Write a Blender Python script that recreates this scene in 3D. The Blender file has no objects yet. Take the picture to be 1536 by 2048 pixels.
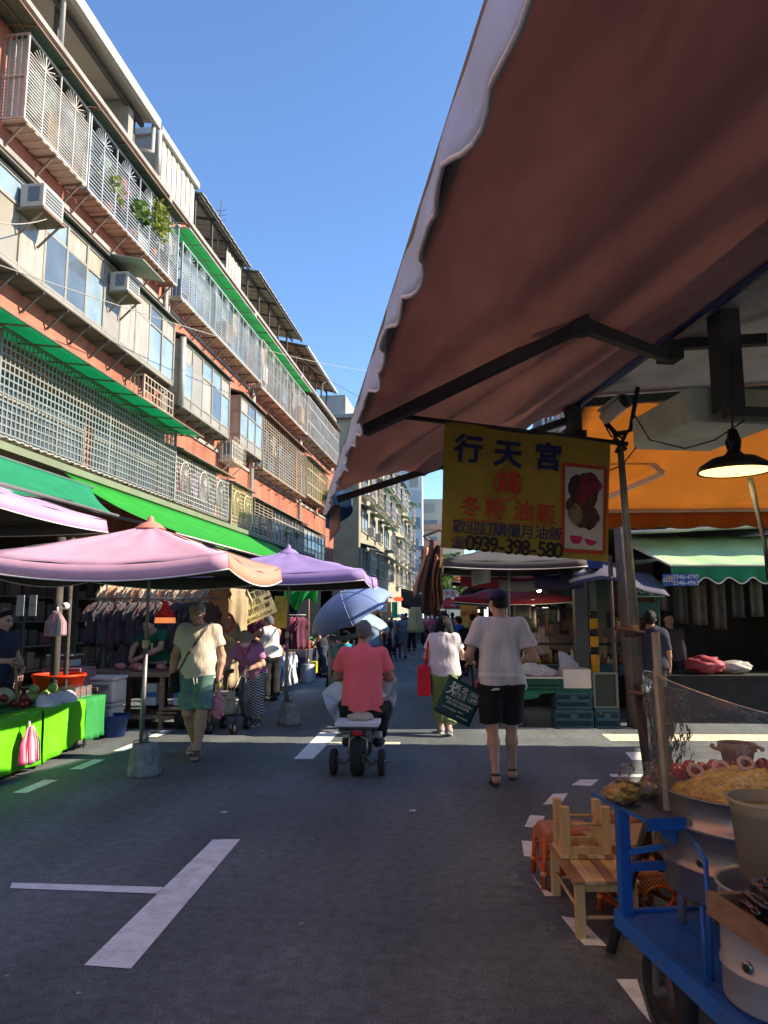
import bpy,math,random
import numpy as np
from mathutils import Vector,Matrix,noise as mnoise
random.seed(7)
C=bpy.context.scene.collection
PI=math.pi
R=math.radians
# camera
F_PX,CAM_H=1500.0,1.55
YAW,PITCH=R(3.67),R(7.82)
scene=bpy.context.scene
cam_d=bpy.data.cameras.new('camera')
cam=bpy.data.objects.new('camera',cam_d)
C.objects.link(cam)
cam.location=(0,0,CAM_H)
cam.rotation_euler=(PI/2+PITCH,0,YAW)
cam_d.sensor_fit='VERTICAL'
cam_d.sensor_height=36
cam_d.lens=36*F_PX/2048
cam_d.clip_start=0.05
cam_d.clip_end=3000
scene.camera=cam
# sky, sun, exposure
SUN_EL,SUN_AZ=R(31),R(5)
w=bpy.data.worlds.new('World')
scene.world=w
w.use_nodes=True
nt=w.node_tree
bg=nt.nodes['Background']
sky=nt.nodes.new('ShaderNodeTexSky')
sky.sky_type='NISHITA'
sky.sun_disc=False
sky.sun_elevation=SUN_EL
sky.sun_rotation=PI/2-SUN_AZ
sky.air_density=1.0
sky.dust_density=0.0
sky.ozone_density=6.0
nt.links.new(sky.outputs[0],bg.inputs[0])
bg.inputs[1].default_value=0.125
sun_d=bpy.data.lights.new('sun','SUN')
sun_d.energy=4.8
sun_d.angle=R(0.5)
sun_d.color=(1.0,0.86,0.66)
sun=bpy.data.objects.new('sun',sun_d)
C.objects.link(sun)
sun.rotation_euler=Vector((math.cos(SUN_EL)*math.cos(SUN_AZ),math.cos(SUN_EL)*math.sin(SUN_AZ),math.sin(SUN_EL))).to_track_quat('Z','Y').to_euler()
sun.location=(30,5,20)
scene.view_settings.view_transform='Standard'
scene.view_settings.look='None'
scene.view_settings.exposure=1.25
scene.view_settings.gamma=1
scene.cycles.max_bounces=8
scene.cycles.transparent_max_bounces=12
# photo pixel -> place in the street
_fw=Vector((-math.sin(YAW)*math.cos(PITCH),math.cos(YAW)*math.cos(PITCH),math.sin(PITCH)))
_rt=Vector((math.cos(YAW),math.sin(YAW),0))
_up=_rt.cross(_fw)
def ray(x,y):
 return _fw+_rt*((x-768)/F_PX)+_up*((1024-y)/F_PX)
def G(x,y,z=0.0):
 r=ray(x,y);t=(z-CAM_H)/r.z
 return Vector((r.x*t,r.y*t,z))
def PY(x,y,Y):
 r=ray(x,y);t=Y/r.y
 return Vector((r.x*t,Y,CAM_H+r.z*t))
def PX(x,y,X):
 r=ray(x,y);t=X/r.x
 return Vector((X,r.y*t,CAM_H+r.z*t))
def frame(ang):
 return Matrix.Rotation(ang,4,'Z')
 # mesh builder
_txt={}
def text_geo(s,bold=0.0,ext=0.002):
 key=(s,bold,ext)
 if key not in _txt:
  cu=bpy.data.curves.new('lettering','FONT')
  cu.body=s;cu.size=1.0;cu.align_x='CENTER';cu.align_y='CENTER'
  cu.extrude=ext;cu.offset=bold;cu.resolution_u=3
  o=bpy.data.objects.new('lettering',cu)
  C.objects.link(o)
  dg=bpy.context.evaluated_depsgraph_get()
  me=bpy.data.meshes.new_from_object(o.evaluated_get(dg))
  vs=[tuple(v.co)for v in me.vertices];fs=[tuple(p.vertices)for p in me.polygons]
  bpy.data.objects.remove(o);bpy.data.curves.remove(cu);bpy.data.meshes.remove(me)
  _txt[key]=(vs,fs)
 return _txt[key]
class MB:
 def __init__(s,T=None):
  s.v=[];s.f=[];s.m=[];s.sm=[];s.T=T
 def add(s,vs,fs,m=0,smooth=False):
  n=len(s.v)
  if s.T is not None:
   vs=[s.T@Vector(p)for p in vs]
  s.v+=[tuple(p)for p in vs]
  for f in fs:
   s.f.append([i+n for i in f]);s.m.append(m);s.sm.append(smooth)
  return s
 def box(s,c,d,m=0,rz=0,ry=0,rx=0):
  x,y,z=d[0]/2,d[1]/2,d[2]/2
  vs=[Vector((i*x,j*y,k*z))for i in(-1,1)for j in(-1,1)for k in(-1,1)]
  if rz or ry or rx:
   Q=Matrix.Rotation(rz,3,'Z')@Matrix.Rotation(ry,3,'Y')@Matrix.Rotation(rx,3,'X')
   vs=[Q@p for p in vs]
  vs=[p+Vector(c)for p in vs]
  return s.add(vs,[(0,1,3,2),(4,6,7,5),(0,4,5,1),(2,3,7,6),(0,2,6,4),(1,5,7,3)],m)
 def bx(s,a,b,m=0):
  return s.box([(a[i]+b[i])/2 for i in range(3)],[abs(b[i]-a[i])for i in range(3)],m)
 def bar(s,a,b,w,h=None,m=0,upv=(0,0,1)):
  a,b=Vector(a),Vector(b);h=h or w
  d=(b-a)
  if d.length<1e-6:return s
  d.normalize();u=Vector(upv)
  if abs(d.dot(u))>.98:u=Vector((0,1,0))if abs(d.y)<.9 else Vector((1,0,0))
  x=d.cross(u).normalized();z=x.cross(d)
  vs=[p+x*(i*w/2)+z*(k*h/2)for p in(a,b)for i,k in((-1,-1),(1,-1),(1,1),(-1,1))]
  return s.add(vs,[(3,2,1,0),(4,5,6,7),(0,1,5,4),(1,2,6,5),(2,3,7,6),(3,0,4,7)],m)
 def tube(s,pts,r,n=8,m=0,caps=True):
  pts=[Vector(p)for p in pts]
  rs=r if isinstance(r,(list,tuple))else[r]*len(pts)
  vs=[];u=None
  for i,p in enumerate(pts):
   d=(pts[min(i+1,len(pts)-1)]-pts[max(i-1,0)]).normalized()
   if u is None:
    u=Vector((0,0,1))if abs(d.z)<.9 else Vector((1,0,0))
   x=d.cross(u)
   if x.length<1e-4:x=d.cross(Vector((.3,1,.2)))
   x.normalize();y=x.cross(d).normalized();u=y
   for k in range(n):
    a=2*PI*k/n
    vs.append(p+(x*math.cos(a)+y*math.sin(a))*rs[i])
  fs=[]
  for i in range(len(pts)-1):
   for k in range(n):
    fs.append((i*n+k,(i+1)*n+k,(i+1)*n+(k+1)%n,i*n+(k+1)%n))
  if caps:
   fs.append(list(range(n)));fs.append([(len(pts)-1)*n+k for k in range(n)][::-1])
  s.add(vs,fs,m,True)
  return s
 def lathe(s,prof,c=(0,0,0),n=20,m=0,sx=1,sy=1):
  vs=[];fs=[]
  for r_,z in prof:
   for k in range(n):
    a=2*PI*k/n
    vs.append((c[0]+r_*sx*math.cos(a),c[1]+r_*sy*math.sin(a),c[2]+z))
  for i in range(len(prof)-1):
   for k in range(n):
    fs.append((i*n+k,i*n+(k+1)%n,(i+1)*n+(k+1)%n,(i+1)*n+k))
  return s.add(vs,fs,m,True)
 def ball(s,c,r,n=10,m=0,sz=1.0,sx=1.0,sy=1.0):
  pr=[(max(1e-4,r*math.sin(PI*i/(n//2+1))),-r*sz*math.cos(PI*i/(n//2+1)))for i in range(n//2+2)]
  return s.lathe(pr,c,n,m,sx,sy)
 def sheet(s,fn,nu,nv,m=0,smooth=True):
  vs=[fn(i/nu,j/nv)for i in range(nu+1)for j in range(nv+1)]
  fs=[(i*(nv+1)+j,(i+1)*(nv+1)+j,(i+1)*(nv+1)+j+1,i*(nv+1)+j+1)for i in range(nu)for j in range(nv)]
  return s.add(vs,fs,m,smooth)
 def poly(s,pts,m=0):
  return s.add(pts,[list(range(len(pts)))],m)
 def prism(s,pts,d,m=0):
  n=len(pts);d=Vector(d)
  vs=[Vector(p)for p in pts]+[Vector(p)+d for p in pts]
  fs=[list(range(n))[::-1],[n+i for i in range(n)]]+[(i,(i+1)%n,n+(i+1)%n,n+i)for i in range(n)]
  return s.add(vs,fs,m)
 def text(s,st,o,ex,ez,size,m=0,bold=0.0,lift=.003,sx=1.0):
  ex=Vector(ex).normalized();ez=Vector(ez).normalized();nn=ex.cross(ez)
  vs,fs=text_geo(st,bold,.002/max(size,.01))
  o=Vector(o)
  return s.add([o+ex*(p[0]*size*sx)+ez*(p[1]*size)+nn*(p[2]*size+lift)for p in vs],fs,m)
 def raw(s,vs,fs,m=0):
  return s.add(vs,fs,m,True)
def world_loc(o):
 M=Matrix.Identity(4)
 while o is not None:
  M=Matrix.LocRotScale(o.location,o.rotation_euler,o.scale)@M
  o=o.parent
 return M
def obj(name,mb,mats,parent=None,label=None,cat=None,group=None,kind=None,local=False,solid=0,bevel=0,sub=0):
 me=bpy.data.meshes.new(name)
 vs=[Vector(p)for p in mb.v]
 loc=Vector((0,0,0))
 if parent is not None and not local:
  inv=world_loc(parent).inverted();vs=[inv@p for p in vs]
 elif parent is None and vs and kind is None:
  lo=[min(p[i]for p in vs)for i in range(3)];hi=[max(p[i]for p in vs)for i in range(3)]
  loc=Vector(((lo[0]+hi[0])/2,(lo[1]+hi[1])/2,lo[2]))
  vs=[p-loc for p in vs]
 me.from_pydata([tuple(p)for p in vs],[],mb.f)
 if not isinstance(mats,(list,tuple)):mats=[mats]
 for m_ in mats:me.materials.append(m_)
 me.polygons.foreach_set('material_index',mb.m)
 me.polygons.foreach_set('use_smooth',mb.sm)
 me.update()
 o=bpy.data.objects.new(name,me);C.objects.link(o)
 o.location=loc
 if parent is not None:o.parent=parent
 if solid:
  q=o.modifiers.new('thickness','SOLIDIFY');q.thickness=solid;q.offset=0
 if bevel:
  q=o.modifiers.new('bevel','BEVEL');q.width=bevel;q.segments=2;q.limit_method='ANGLE'
  q.harden_normals=False
 if sub:
  q=o.modifiers.new('subdivision','SUBSURF');q.levels=sub;q.render_levels=sub
 tag(o,label,cat,group,kind)
 return o
def tag(o,label=None,cat=None,group=None,kind=None):
 if label:o['label']=label
 if cat:o['category']=cat
 if group:o['group']=group
 if kind:o['kind']=kind
 return o
def thing(name,label,cat,loc=(0,0,0),rz=0,group=None):
 o=bpy.data.objects.new(name,None);C.objects.link(o)
 o.location=loc;o.rotation_euler=(0,0,rz);o.empty_display_size=.2
 return tag(o,label,cat,group)
def dup(root,loc=None,rz=None,label=None,group=None,parent=None):
 c=root.copy();C.objects.link(c)
 if loc is not None:c.location=loc
 if rz is not None:c.rotation_euler=(c.rotation_euler[0],c.rotation_euler[1],rz)
 if label:c['label']=label
 if group:c['group']=group
 if parent is not None:c.parent=parent
 for ch in list(root.children):dup(ch,parent=c)
 return c
 # materials
_mats={}
def M(name,col,rough=.75,metal=0,var=.12,vs=5.0,bump=0.0,bs=40.0,trans=0.0,spec=.35,stretch=None,dirt=0.0,dcol=(.05,.045,.04),ds=2.0,sheen=0):
 if name in _mats:return _mats[name]
 m=bpy.data.materials.new(name);m.use_nodes=True
 t=m.node_tree;n=t.nodes;L=t.links
 b=n['Principled BSDF']
 b.inputs['Roughness'].default_value=rough;b.inputs['Metallic'].default_value=metal
 b.inputs['Specular IOR Level'].default_value=spec
 col=tuple(col)
 tc=n.new('ShaderNodeTexCoord');src=tc.outputs['Object']
 if stretch:
  mp=n.new('ShaderNodeMapping');mp.inputs['Scale'].default_value=stretch
  L.new(src,mp.inputs[0]);src=mp.outputs[0]
 out=None
 if var:
  nz=n.new('ShaderNodeTexNoise');nz.inputs['Scale'].default_value=vs;nz.inputs['Detail'].default_value=5;nz.inputs['Roughness'].default_value=.6
  L.new(src,nz.inputs['Vector'])
  rp=n.new('ShaderNodeValToRGB')
  rp.color_ramp.elements[0].position=.3;rp.color_ramp.elements[1].position=.7
  rp.color_ramp.elements[0].color=tuple(c*(1-var)for c in col)+(1,)
  rp.color_ramp.elements[1].color=tuple(min(1,c*(1+var))for c in col)+(1,)
  L.new(nz.outputs['Fac'],rp.inputs[0]);out=rp.outputs[0]
 if dirt:
  nz=n.new('ShaderNodeTexNoise');nz.inputs['Scale'].default_value=ds;nz.inputs['Detail'].default_value=8;nz.inputs['Roughness'].default_value=.7
  L.new(src,nz.inputs['Vector'])
  rp=n.new('ShaderNodeValToRGB');rp.color_ramp.elements[0].position=.48;rp.color_ramp.elements[1].position=.72
  rp.color_ramp.elements[0].color=(0,0,0,1);rp.color_ramp.elements[1].color=(dirt,)*3+(1,)
  L.new(nz.outputs['Fac'],rp.inputs[0])
  mx=n.new('ShaderNodeMix');mx.data_type='RGBA'
  L.new(rp.outputs[0],mx.inputs[0]);mx.inputs[7].default_value=tuple(dcol)+(1,)
  if out:L.new(out,mx.inputs[6])
  else:mx.inputs[6].default_value=col+(1,)
  out=mx.outputs[2]
 if out:L.new(out,b.inputs['Base Color'])
 else:b.inputs['Base Color'].default_value=col+(1,)
 if bump:
  nz=n.new('ShaderNodeTexNoise');nz.inputs['Scale'].default_value=bs;nz.inputs['Detail'].default_value=4
  L.new(src,nz.inputs['Vector'])
  bp=n.new('ShaderNodeBump');bp.inputs['Strength'].default_value=bump;bp.inputs['Distance'].default_value=.02
  L.new(nz.outputs['Fac'],bp.inputs['Height']);L.new(bp.outputs[0],b.inputs['Normal'])
 if trans:
  tr=n.new('ShaderNodeBsdfTranslucent');mxs=n.new('ShaderNodeMixShader');mxs.inputs[0].default_value=trans
  if out:L.new(out,tr.inputs[0])
  else:tr.inputs[0].default_value=col+(1,)
  L.new(b.outputs[0],mxs.inputs[1]);L.new(tr.outputs[0],mxs.inputs[2])
  L.new(mxs.outputs[0],n['Material Output'].inputs[0])
 _mats[name]=m
 return m
def Memit(name,col,strength):
 if name in _mats:return _mats[name]
 m=bpy.data.materials.new(name);m.use_nodes=True
 b=m.node_tree.nodes['Principled BSDF']
 b.inputs['Base Color'].default_value=tuple(col)+(1,)
 b.inputs['Emission Color'].default_value=tuple(col)+(1,)
 b.inputs['Emission Strength'].default_value=strength
 _mats[name]=m
 return m
def Mclear(name,tint,alpha,rough=.08,bump=0,bs=20,spec=.5):
 """thin clear or milky plastic: mostly see-through with a glossy skin"""
 if name in _mats:return _mats[name]
 m=bpy.data.materials.new(name);m.use_nodes=True
 t=m.node_tree;n=t.nodes;L=t.links
 b=n['Principled BSDF'];b.inputs['Base Color'].default_value=tuple(tint)+(1,)
 b.inputs['Roughness'].default_value=rough;b.inputs['Specular IOR Level'].default_value=spec
 tr=n.new('ShaderNodeBsdfTransparent');tr.inputs[0].default_value=tuple(.5+.5*c for c in tint)+(1,)
 mx=n.new('ShaderNodeMixShader');mx.inputs[0].default_value=alpha
 L.new(tr.outputs[0],mx.inputs[1]);L.new(b.outputs[0],mx.inputs[2])
 gl=n.new('ShaderNodeBsdfGlossy');gl.inputs['Roughness'].default_value=rough
 fr=n.new('ShaderNodeFresnel');fr.inputs[0].default_value=1.45
 m2=n.new('ShaderNodeMixShader')
 L.new(fr.outputs[0],m2.inputs[0]);L.new(mx.outputs[0],m2.inputs[1]);L.new(gl.outputs[0],m2.inputs[2])
 L.new(m2.outputs[0],n['Material Output'].inputs[0])
 if bump:
  nz=n.new('ShaderNodeTexNoise');nz.inputs['Scale'].default_value=bs;nz.inputs['Detail'].default_value=3
  tc=n.new('ShaderNodeTexCoord');L.new(tc.outputs['Object'],nz.inputs['Vector'])
  bp=n.new('ShaderNodeBump');bp.inputs['Strength'].default_value=bump;bp.inputs['Distance'].default_value=.03
  L.new(nz.outputs['Fac'],bp.inputs['Height'])
  for q in(b,gl,fr):L.new(bp.outputs[0],q.inputs['Normal'])
 _mats[name]=m
 return m
 # rounded forms: signed distance field -> mesh
class Field:
 def __init__(s,lo,hi,res):
  s.lo=np.array(lo,np.float32);s.res=res
  s.n=np.maximum(4,np.ceil((np.array(hi)-np.array(lo))/res).astype(int)+1)
  s.ax=[s.lo[i]+res*np.arange(s.n[i],dtype=np.float32)for i in range(3)]
  s.D=np.full(s.n,.08,np.float32)
 def _sub(s,lo,hi):
  i0=np.clip(np.floor((np.array(lo)-s.lo)/s.res).astype(int),0,s.n)
  i1=np.clip(np.ceil((np.array(hi)-s.lo)/s.res).astype(int)+1,0,s.n)
  if np.any(i1<=i0):return None,None
  sl=tuple(slice(int(a),int(b))for a,b in zip(i0,i1))
  X=s.ax[0][sl[0]][:,None,None];Y=s.ax[1][sl[1]][None,:,None];Z=s.ax[2][sl[2]][None,None,:]
  return sl,(X,Y,Z)
 def _put(s,sl,d,k,op='u'):
  D=s.D[sl]
  if op=='u':
   if k>0:
    h=np.clip(.5+.5*(D-d)/k,0,1)
    s.D[sl]=D*(1-h)+d*h-k*h*(1-h)
   else:s.D[sl]=np.minimum(D,d)
  else:
   if k>0:
    h=np.clip(.5-.5*(D+d)/k,0,1)
    s.D[sl]=D*(1-h)-d*h+k*h*(1-h)
   else:s.D[sl]=np.maximum(D,-d)
 def cap(s,a,b,ra,rb=None,k=.03,flat=(1,1,1),clip=(),op='u'):
  rb=ra if rb is None else rb
  a=np.array(a,float);b=np.array(b,float);fl=np.array(flat,float)
  mr=max(ra,rb);pad=mr*fl+.06
  sl,P=s._sub(np.minimum(a,b)-pad,np.maximum(a,b)+pad)
  if sl is None:return s
  q=[(P[i]-a[i])/fl[i]for i in range(3)]
  e=(b-a)/fl;L2=float(e@e)or 1e-9
  t=np.clip((q[0]*e[0]+q[1]*e[1]+q[2]*e[2])/L2,0,1)
  d=np.sqrt(sum((q[i]-t*e[i])**2 for i in range(3)))-(ra+(rb-ra)*t)
  d=d*float(min(fl))if min(fl)<1 else d
  for p,nn in clip:
   nn=np.array(nn,float);nn=nn/np.linalg.norm(nn)
   d=np.maximum(d,sum((P[i]-p[i])*nn[i]for i in range(3)))
  s._put(sl,d.astype(np.float32),k,op)
  return s
 def ell(s,c,r,k=.03,op='u',clip=(),rot=None):
  c=np.array(c,float);r=np.array(r,float)
  pad=(r if rot is None else np.full(3,r.max()))+.06
  sl,P=s._sub(c-pad,c+pad)
  if sl is None:return s
  q=[P[i]-c[i]for i in range(3)]
  if rot is not None:
   m=np.array(rot.inverted());q=[m[i][0]*q[0]+m[i][1]*q[1]+m[i][2]*q[2]for i in range(3)]
  k0=np.sqrt(sum((q[i]/r[i])**2 for i in range(3)));k1=np.sqrt(sum((q[i]/r[i]**2)**2 for i in range(3)))
  d=k0*(k0-1)/np.maximum(k1,1e-6)
  for p,nn in clip:
   nn=np.array(nn,float);nn=nn/np.linalg.norm(nn)
   d=np.maximum(d,sum((P[i]-p[i])*nn[i]for i in range(3)))
  s._put(sl,d.astype(np.float32),k,op)
  return s
 def box(s,c,h,k=.01,rnd=.01,rot=None,op='u'):
  c=np.array(c,float);h=np.array(h,float);pad=np.full(3,float(np.linalg.norm(h))if rot is not None else 0)+h*(rot is None)+.06
  sl,P=s._sub(c-pad,c+pad)
  if sl is None:return s
  q=[P[i]-c[i]for i in range(3)]
  if rot is not None:
   m=np.array(rot.inverted());q=[m[i][0]*q[0]+m[i][1]*q[1]+m[i][2]*q[2]for i in range(3)]
  q=[np.abs(q[i])-(h[i]-rnd)for i in range(3)]
  d=np.sqrt(sum(np.maximum(v,0)**2 for v in q))+np.minimum(np.maximum(np.maximum(q[0],q[1]),q[2]),0)-rnd
  s._put(sl,d.astype(np.float32),k,op)
  return s
 def clip(s,p,nn):
  nn=np.array(nn,float);nn=nn/np.linalg.norm(nn)
  s.D=np.maximum(s.D,((s.ax[0][:,None,None]-p[0])*nn[0]+(s.ax[1][None,:,None]-p[1])*nn[1]+(s.ax[2][None,None,:]-p[2])*nn[2]).astype(np.float32))
  return s
 def warp(s,fn):
  s.D=s.D+fn(s.ax[0][:,None,None],s.ax[1][None,:,None],s.ax[2][None,None,:]).astype(np.float32)
  return s
 def mesh(s):
  D=s.D;S=D<0
  c=np.zeros(tuple(np.array(D.shape)-1),np.uint8)
  offs=[(i,j,k)for i in(0,1)for j in(0,1)for k in(0,1)]
  nx,ny,nz=c.shape
  for i,j,k in offs:c+=S[i:i+nx,j:j+ny,k:k+nz]
  act=(c>0)&(c<8)
  idx=np.argwhere(act)
  if len(idx)==0:return np.zeros((0,3)),np.zeros((0,4),int)
  val=np.stack([D[idx[:,0]+i,idx[:,1]+j,idx[:,2]+k]for i,j,k in offs],1)
  acc=np.zeros((len(idx),3));cnt=np.zeros(len(idx))
  for a in range(8):
   for b in range(a+1,8):
    oa,ob=np.array(offs[a]),np.array(offs[b])
    if np.abs(oa-ob).sum()!=1:continue
    va,vb=val[:,a],val[:,b]
    x=(va<0)!=(vb<0)
    t=np.where(x,va/np.where(np.abs(va-vb)<1e-9,1,va-vb),0)
    acc+=x[:,None]*(oa+t[:,None]*(ob-oa));cnt+=x
  V=(idx+acc/cnt[:,None])*s.res+s.lo
  ids=np.full(c.shape,-1,np.int64);ids[act]=np.arange(len(idx))
  quads=[]
  for ax in range(3):
   s0=[slice(None)]*3;s1=[slice(None)]*3
   s0[ax]=slice(0,-1);s1[ax]=slice(1,None)
   A,B=S[tuple(s0)],S[tuple(s1)]
   e=np.argwhere(A!=B)
   fl=A[tuple(e.T)]
   u,v=(ax+1)%3,(ax+2)%3
   ok=(e[:,u]>0)&(e[:,v]>0)&(e[:,u]<D.shape[u]-1)&(e[:,v]<D.shape[v]-1)
   e,fl=e[ok],fl[ok]
   def g(du,dv):
    q=e.copy();q[:,u]-=du;q[:,v]-=dv
    return ids[tuple(q.T)]
   q=np.stack([g(1,1),g(0,1),g(0,0),g(1,0)],1)
   q[~fl]=q[~fl][:,::-1]
   quads.append(q)
  Q=np.concatenate(quads);Q=Q[(Q>=0).all(1)]
  return V,Q
def fobj(name,field,mats,parent,T=None,matfn=None,**kw):
 V,Q=field.mesh()
 me=bpy.data.meshes.new(name)
 if T is not None:
  m=np.array(T);V=V@m[:3,:3].T+m[:3,3]
 loc=Vector((0,0,0))
 if parent is None and len(V):
  loc=Vector(((V[:,0].min()+V[:,0].max())/2,(V[:,1].min()+V[:,1].max())/2,V[:,2].min()))
  V=V-np.array(loc)
 me.vertices.add(len(V));me.vertices.foreach_set('co',V.astype(np.float32).ravel())
 me.loops.add(len(Q)*4);me.loops.foreach_set('vertex_index',Q.astype(np.int32).ravel())
 me.polygons.add(len(Q));me.polygons.foreach_set('loop_start',np.arange(len(Q),dtype=np.int32)*4)
 me.polygons.foreach_set('use_smooth',np.ones(len(Q),bool))
 if not isinstance(mats,(list,tuple)):mats=[mats]
 for m_ in mats:me.materials.append(m_)
 if matfn is not None:
  me.polygons.foreach_set('material_index',matfn(V[Q].mean(1)).astype(np.int32))
 me.update(calc_edges=True);me.validate()
 o=bpy.data.objects.new(name,me);C.objects.link(o);o.location=loc
 if parent is not None:o.parent=parent
 tag(o,**kw)
 return o
 # SETTING
def asphalt():
 m=bpy.data.materials.new('asphalt');m.use_nodes=True
 t=m.node_tree;n=t.nodes;L=t.links;b=n['Principled BSDF']
 tc=n.new('ShaderNodeTexCoord')
 def nz(sc,det,ro=.6):
  q=n.new('ShaderNodeTexNoise');q.inputs['Scale'].default_value=sc;q.inputs['Detail'].default_value=det;q.inputs['Roughness'].default_value=ro
  L.new(tc.outputs['Object'],q.inputs['Vector']);return q.outputs['Fac']
 def ramp(src,p0,c0,p1,c1):
  r_=n.new('ShaderNodeValToRGB');r_.color_ramp.elements[0].position=p0;r_.color_ramp.elements[1].position=p1
  r_.color_ramp.elements[0].color=c0+(1,);r_.color_ramp.elements[1].color=c1+(1,)
  L.new(src,r_.inputs[0]);return r_.outputs[0]
 def mix(f,a,c,mode='MIX'):
  q=n.new('ShaderNodeMix');q.data_type='RGBA';q.blend_type=mode
  if isinstance(f,float):q.inputs[0].default_value=f
  else:L.new(f,q.inputs[0])
  for s_,v in((6,a),(7,c)):
   if isinstance(v,tuple):q.inputs[s_].default_value=v+(1,)
   else:L.new(v,q.inputs[s_])
  return q.outputs[2]
 base=ramp(nz(.55,6),.32,(.092,.106,.112),.7,(.165,.186,.192))
 fine=ramp(nz(130,3),.32,(.45,.45,.45),.70,(1.65,1.65,1.62))
 c=mix(1.0,base,fine,'MULTIPLY')
 mp=n.new('ShaderNodeMapping');mp.inputs['Scale'].default_value=(1.6,.22,1);L.new(tc.outputs['Object'],mp.inputs[0]);q=n.new('ShaderNodeTexNoise');q.inputs['Scale'].default_value=1.0;q.inputs['Detail'].default_value=8;L.new(mp.outputs[0],q.inputs['Vector'])
 c=mix(1.0,c,ramp(q.outputs['Fac'],.3,(.72,.72,.72),.72,(1.25,1.25,1.25)),'MULTIPLY')
 c=mix(1.0,c,ramp(nz(14,6,.75),.34,(.70,.70,.70),.68,(1.30,1.30,1.30)),'MULTIPLY')
 st=ramp(nz(1.7,8,.75),.57,(0,0,0),.72,(.75,.75,.75))
 c=mix(st,c,(.085,.086,.092))
 pale=ramp(nz(3.1,9,.8),.62,(0,0,0),.78,(.4,.4,.4))
 c=mix(pale,c,(.32,.32,.31))
 vo=n.new('ShaderNodeTexVoronoi');vo.inputs['Scale'].default_value=2.3;vo.inputs['Randomness'].default_value=1
 L.new(tc.outputs['Object'],vo.inputs['Vector'])
 sp=ramp(vo.outputs['Distance'],.022,(.6,.6,.6),.034,(0,0,0))
 c=mix(sp,c,(.45,.44,.43))
 L.new(c,b.inputs['Base Color'])
 b.inputs['Specular IOR Level'].default_value=.3
 rr=ramp(nz(1.1,5),.3,(.62,.62,.62),.7,(.86,.86,.86));L.new(rr,b.inputs['Roughness'])
 bp=n.new('ShaderNodeBump');bp.inputs['Strength'].default_value=.45;bp.inputs['Distance'].default_value=.008
 L.new(nz(150,4),bp.inputs['Height']);L.new(bp.outputs[0],b.inputs['Normal'])
 return m
mb=MB();mb.sheet(lambda u,v:(-300+600*u,-120+900*v,0),8,8,smooth=False)
obj('road',mb,asphalt(),kind='structure')
paint=M('road_paint',(.84,.85,.82),.7,var=.08,vs=9,dirt=.6,dcol=(.32,.32,.32),ds=7,bump=.3,bs=90)
ypaint=M('pale_yellow_paint',(.80,.74,.52),.7,var=.1,vs=9,dirt=.6,dcol=(.2,.19,.16),ds=7)
mk=MB()
def quadpx(b,pts,m=0,z=.004):
 b.poly([G(x,y,z)for x,y in pts],m)
quadpx(mk,[(168,1931),(258,1938),(481,1678),(426,1679)][:4]if 0 else[(168,1930),(262,1937),(481,1678),(426,1679)])
quadpx(mk,[(20,1776),(314,1787),(327,1774),(24,1765)])
quadpx(mk,[(587,1518),(626,1518),(677,1465),(640,1465)])
quadpx(mk,[(652,1490),(800,1490),(801,1484),(656,1484)],1)
for q in([(1143,1570),(1160,1559),(1198,1559),(1182,1572)],[(1086,1609),(1105,1588),(1136,1586),(1122,1608)],[(1049,1653),(1060,1630),(1090,1632),(1077,1656)],[(1043,1681),(1064,1682),(1066,1714),(1048,1712)],[(1062,1746),(1080,1770),(1110,1792),(1090,1792)],[(1122,1832),(1162,1838),(1214,1892),(1168,1890)],[(1232,1958),(1274,1958),(1302,2046),(1280,2020)],[(1330,2026),(1340,2020),(1390,2060),(1350,2060)],[(1250,1504),(1330,1505),(1345,1520),(1264,1520)],[(1218,1548),(1330,1549),(1330,1554),(1224,1554)]):
 quadpx(mk,q[::-1])
quadpx(mk,[(1203,1468),(1560,1469),(1575,1482),(1222,1482)][::-1],1)
for k in range(26):
 y0=4.6+k*1.02
 x0=-3.72+.012*k
 mk.poly([(x0,y0,.004),(x0+.13,y0,.004),(x0+.145,y0+.52,.004),(x0+.012,y0+.52,.004)],0)
for(x,y)in((1035,1458),(1120,1458),(1200,1457)):
 a=G(x,y);mk.poly([(a.x,a.y,.004),(a.x+.5,a.y,.004),(a.x+.52,a.y+.1,.004),(a.x+.02,a.y+.1,.004)])
a=G(848,1311);mk.poly([(a.x,a.y,.004),(a.x+.5,a.y,.004),(a.x+.5,a.y+.5,.004),(a.x+.1,a.y+.5,.004)])
obj('road_marking',mk,[paint,ypaint],kind='structure')
sc_=MB()
for k in range(6):
 t0=k/6;p0=G(1026+240*t0,1700+262*t0,.003);p1=G(1026+240*(t0+.13),1700+262*(t0+.13),.003)
 sc_.poly([p0,p0+Vector((.008,0,0)),p1+Vector((.008,0,0)),p1])
obj('asphalt_joint',sc_,M('joint_grit',(.12,.115,.11),.9),kind='structure')
litter=M('white_litter',(.7,.7,.68),.7)
for i,(x,y,w_)in enumerate(((448,1625,.05),(826,1622,.055),(735,1598,.02),(1150,1545,.03),(905,1570,.03))):
 g=G(x,y,.004);b_=MB()
 b_.sheet(lambda u,v:(g.x+(u-.5)*w_+.004*math.sin(9*v),g.y+(v-.5)*w_*.7,g.z+.008*math.sin(5*u+2*v)**2),4,3)
 if i<2:
  obj('paper_scrap',b_,litter,label=['crumpled white paper scrap on the asphalt left of the scooter','crumpled white paper scrap on the asphalt right of the scooter'][i],cat='litter',solid=.002)
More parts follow.
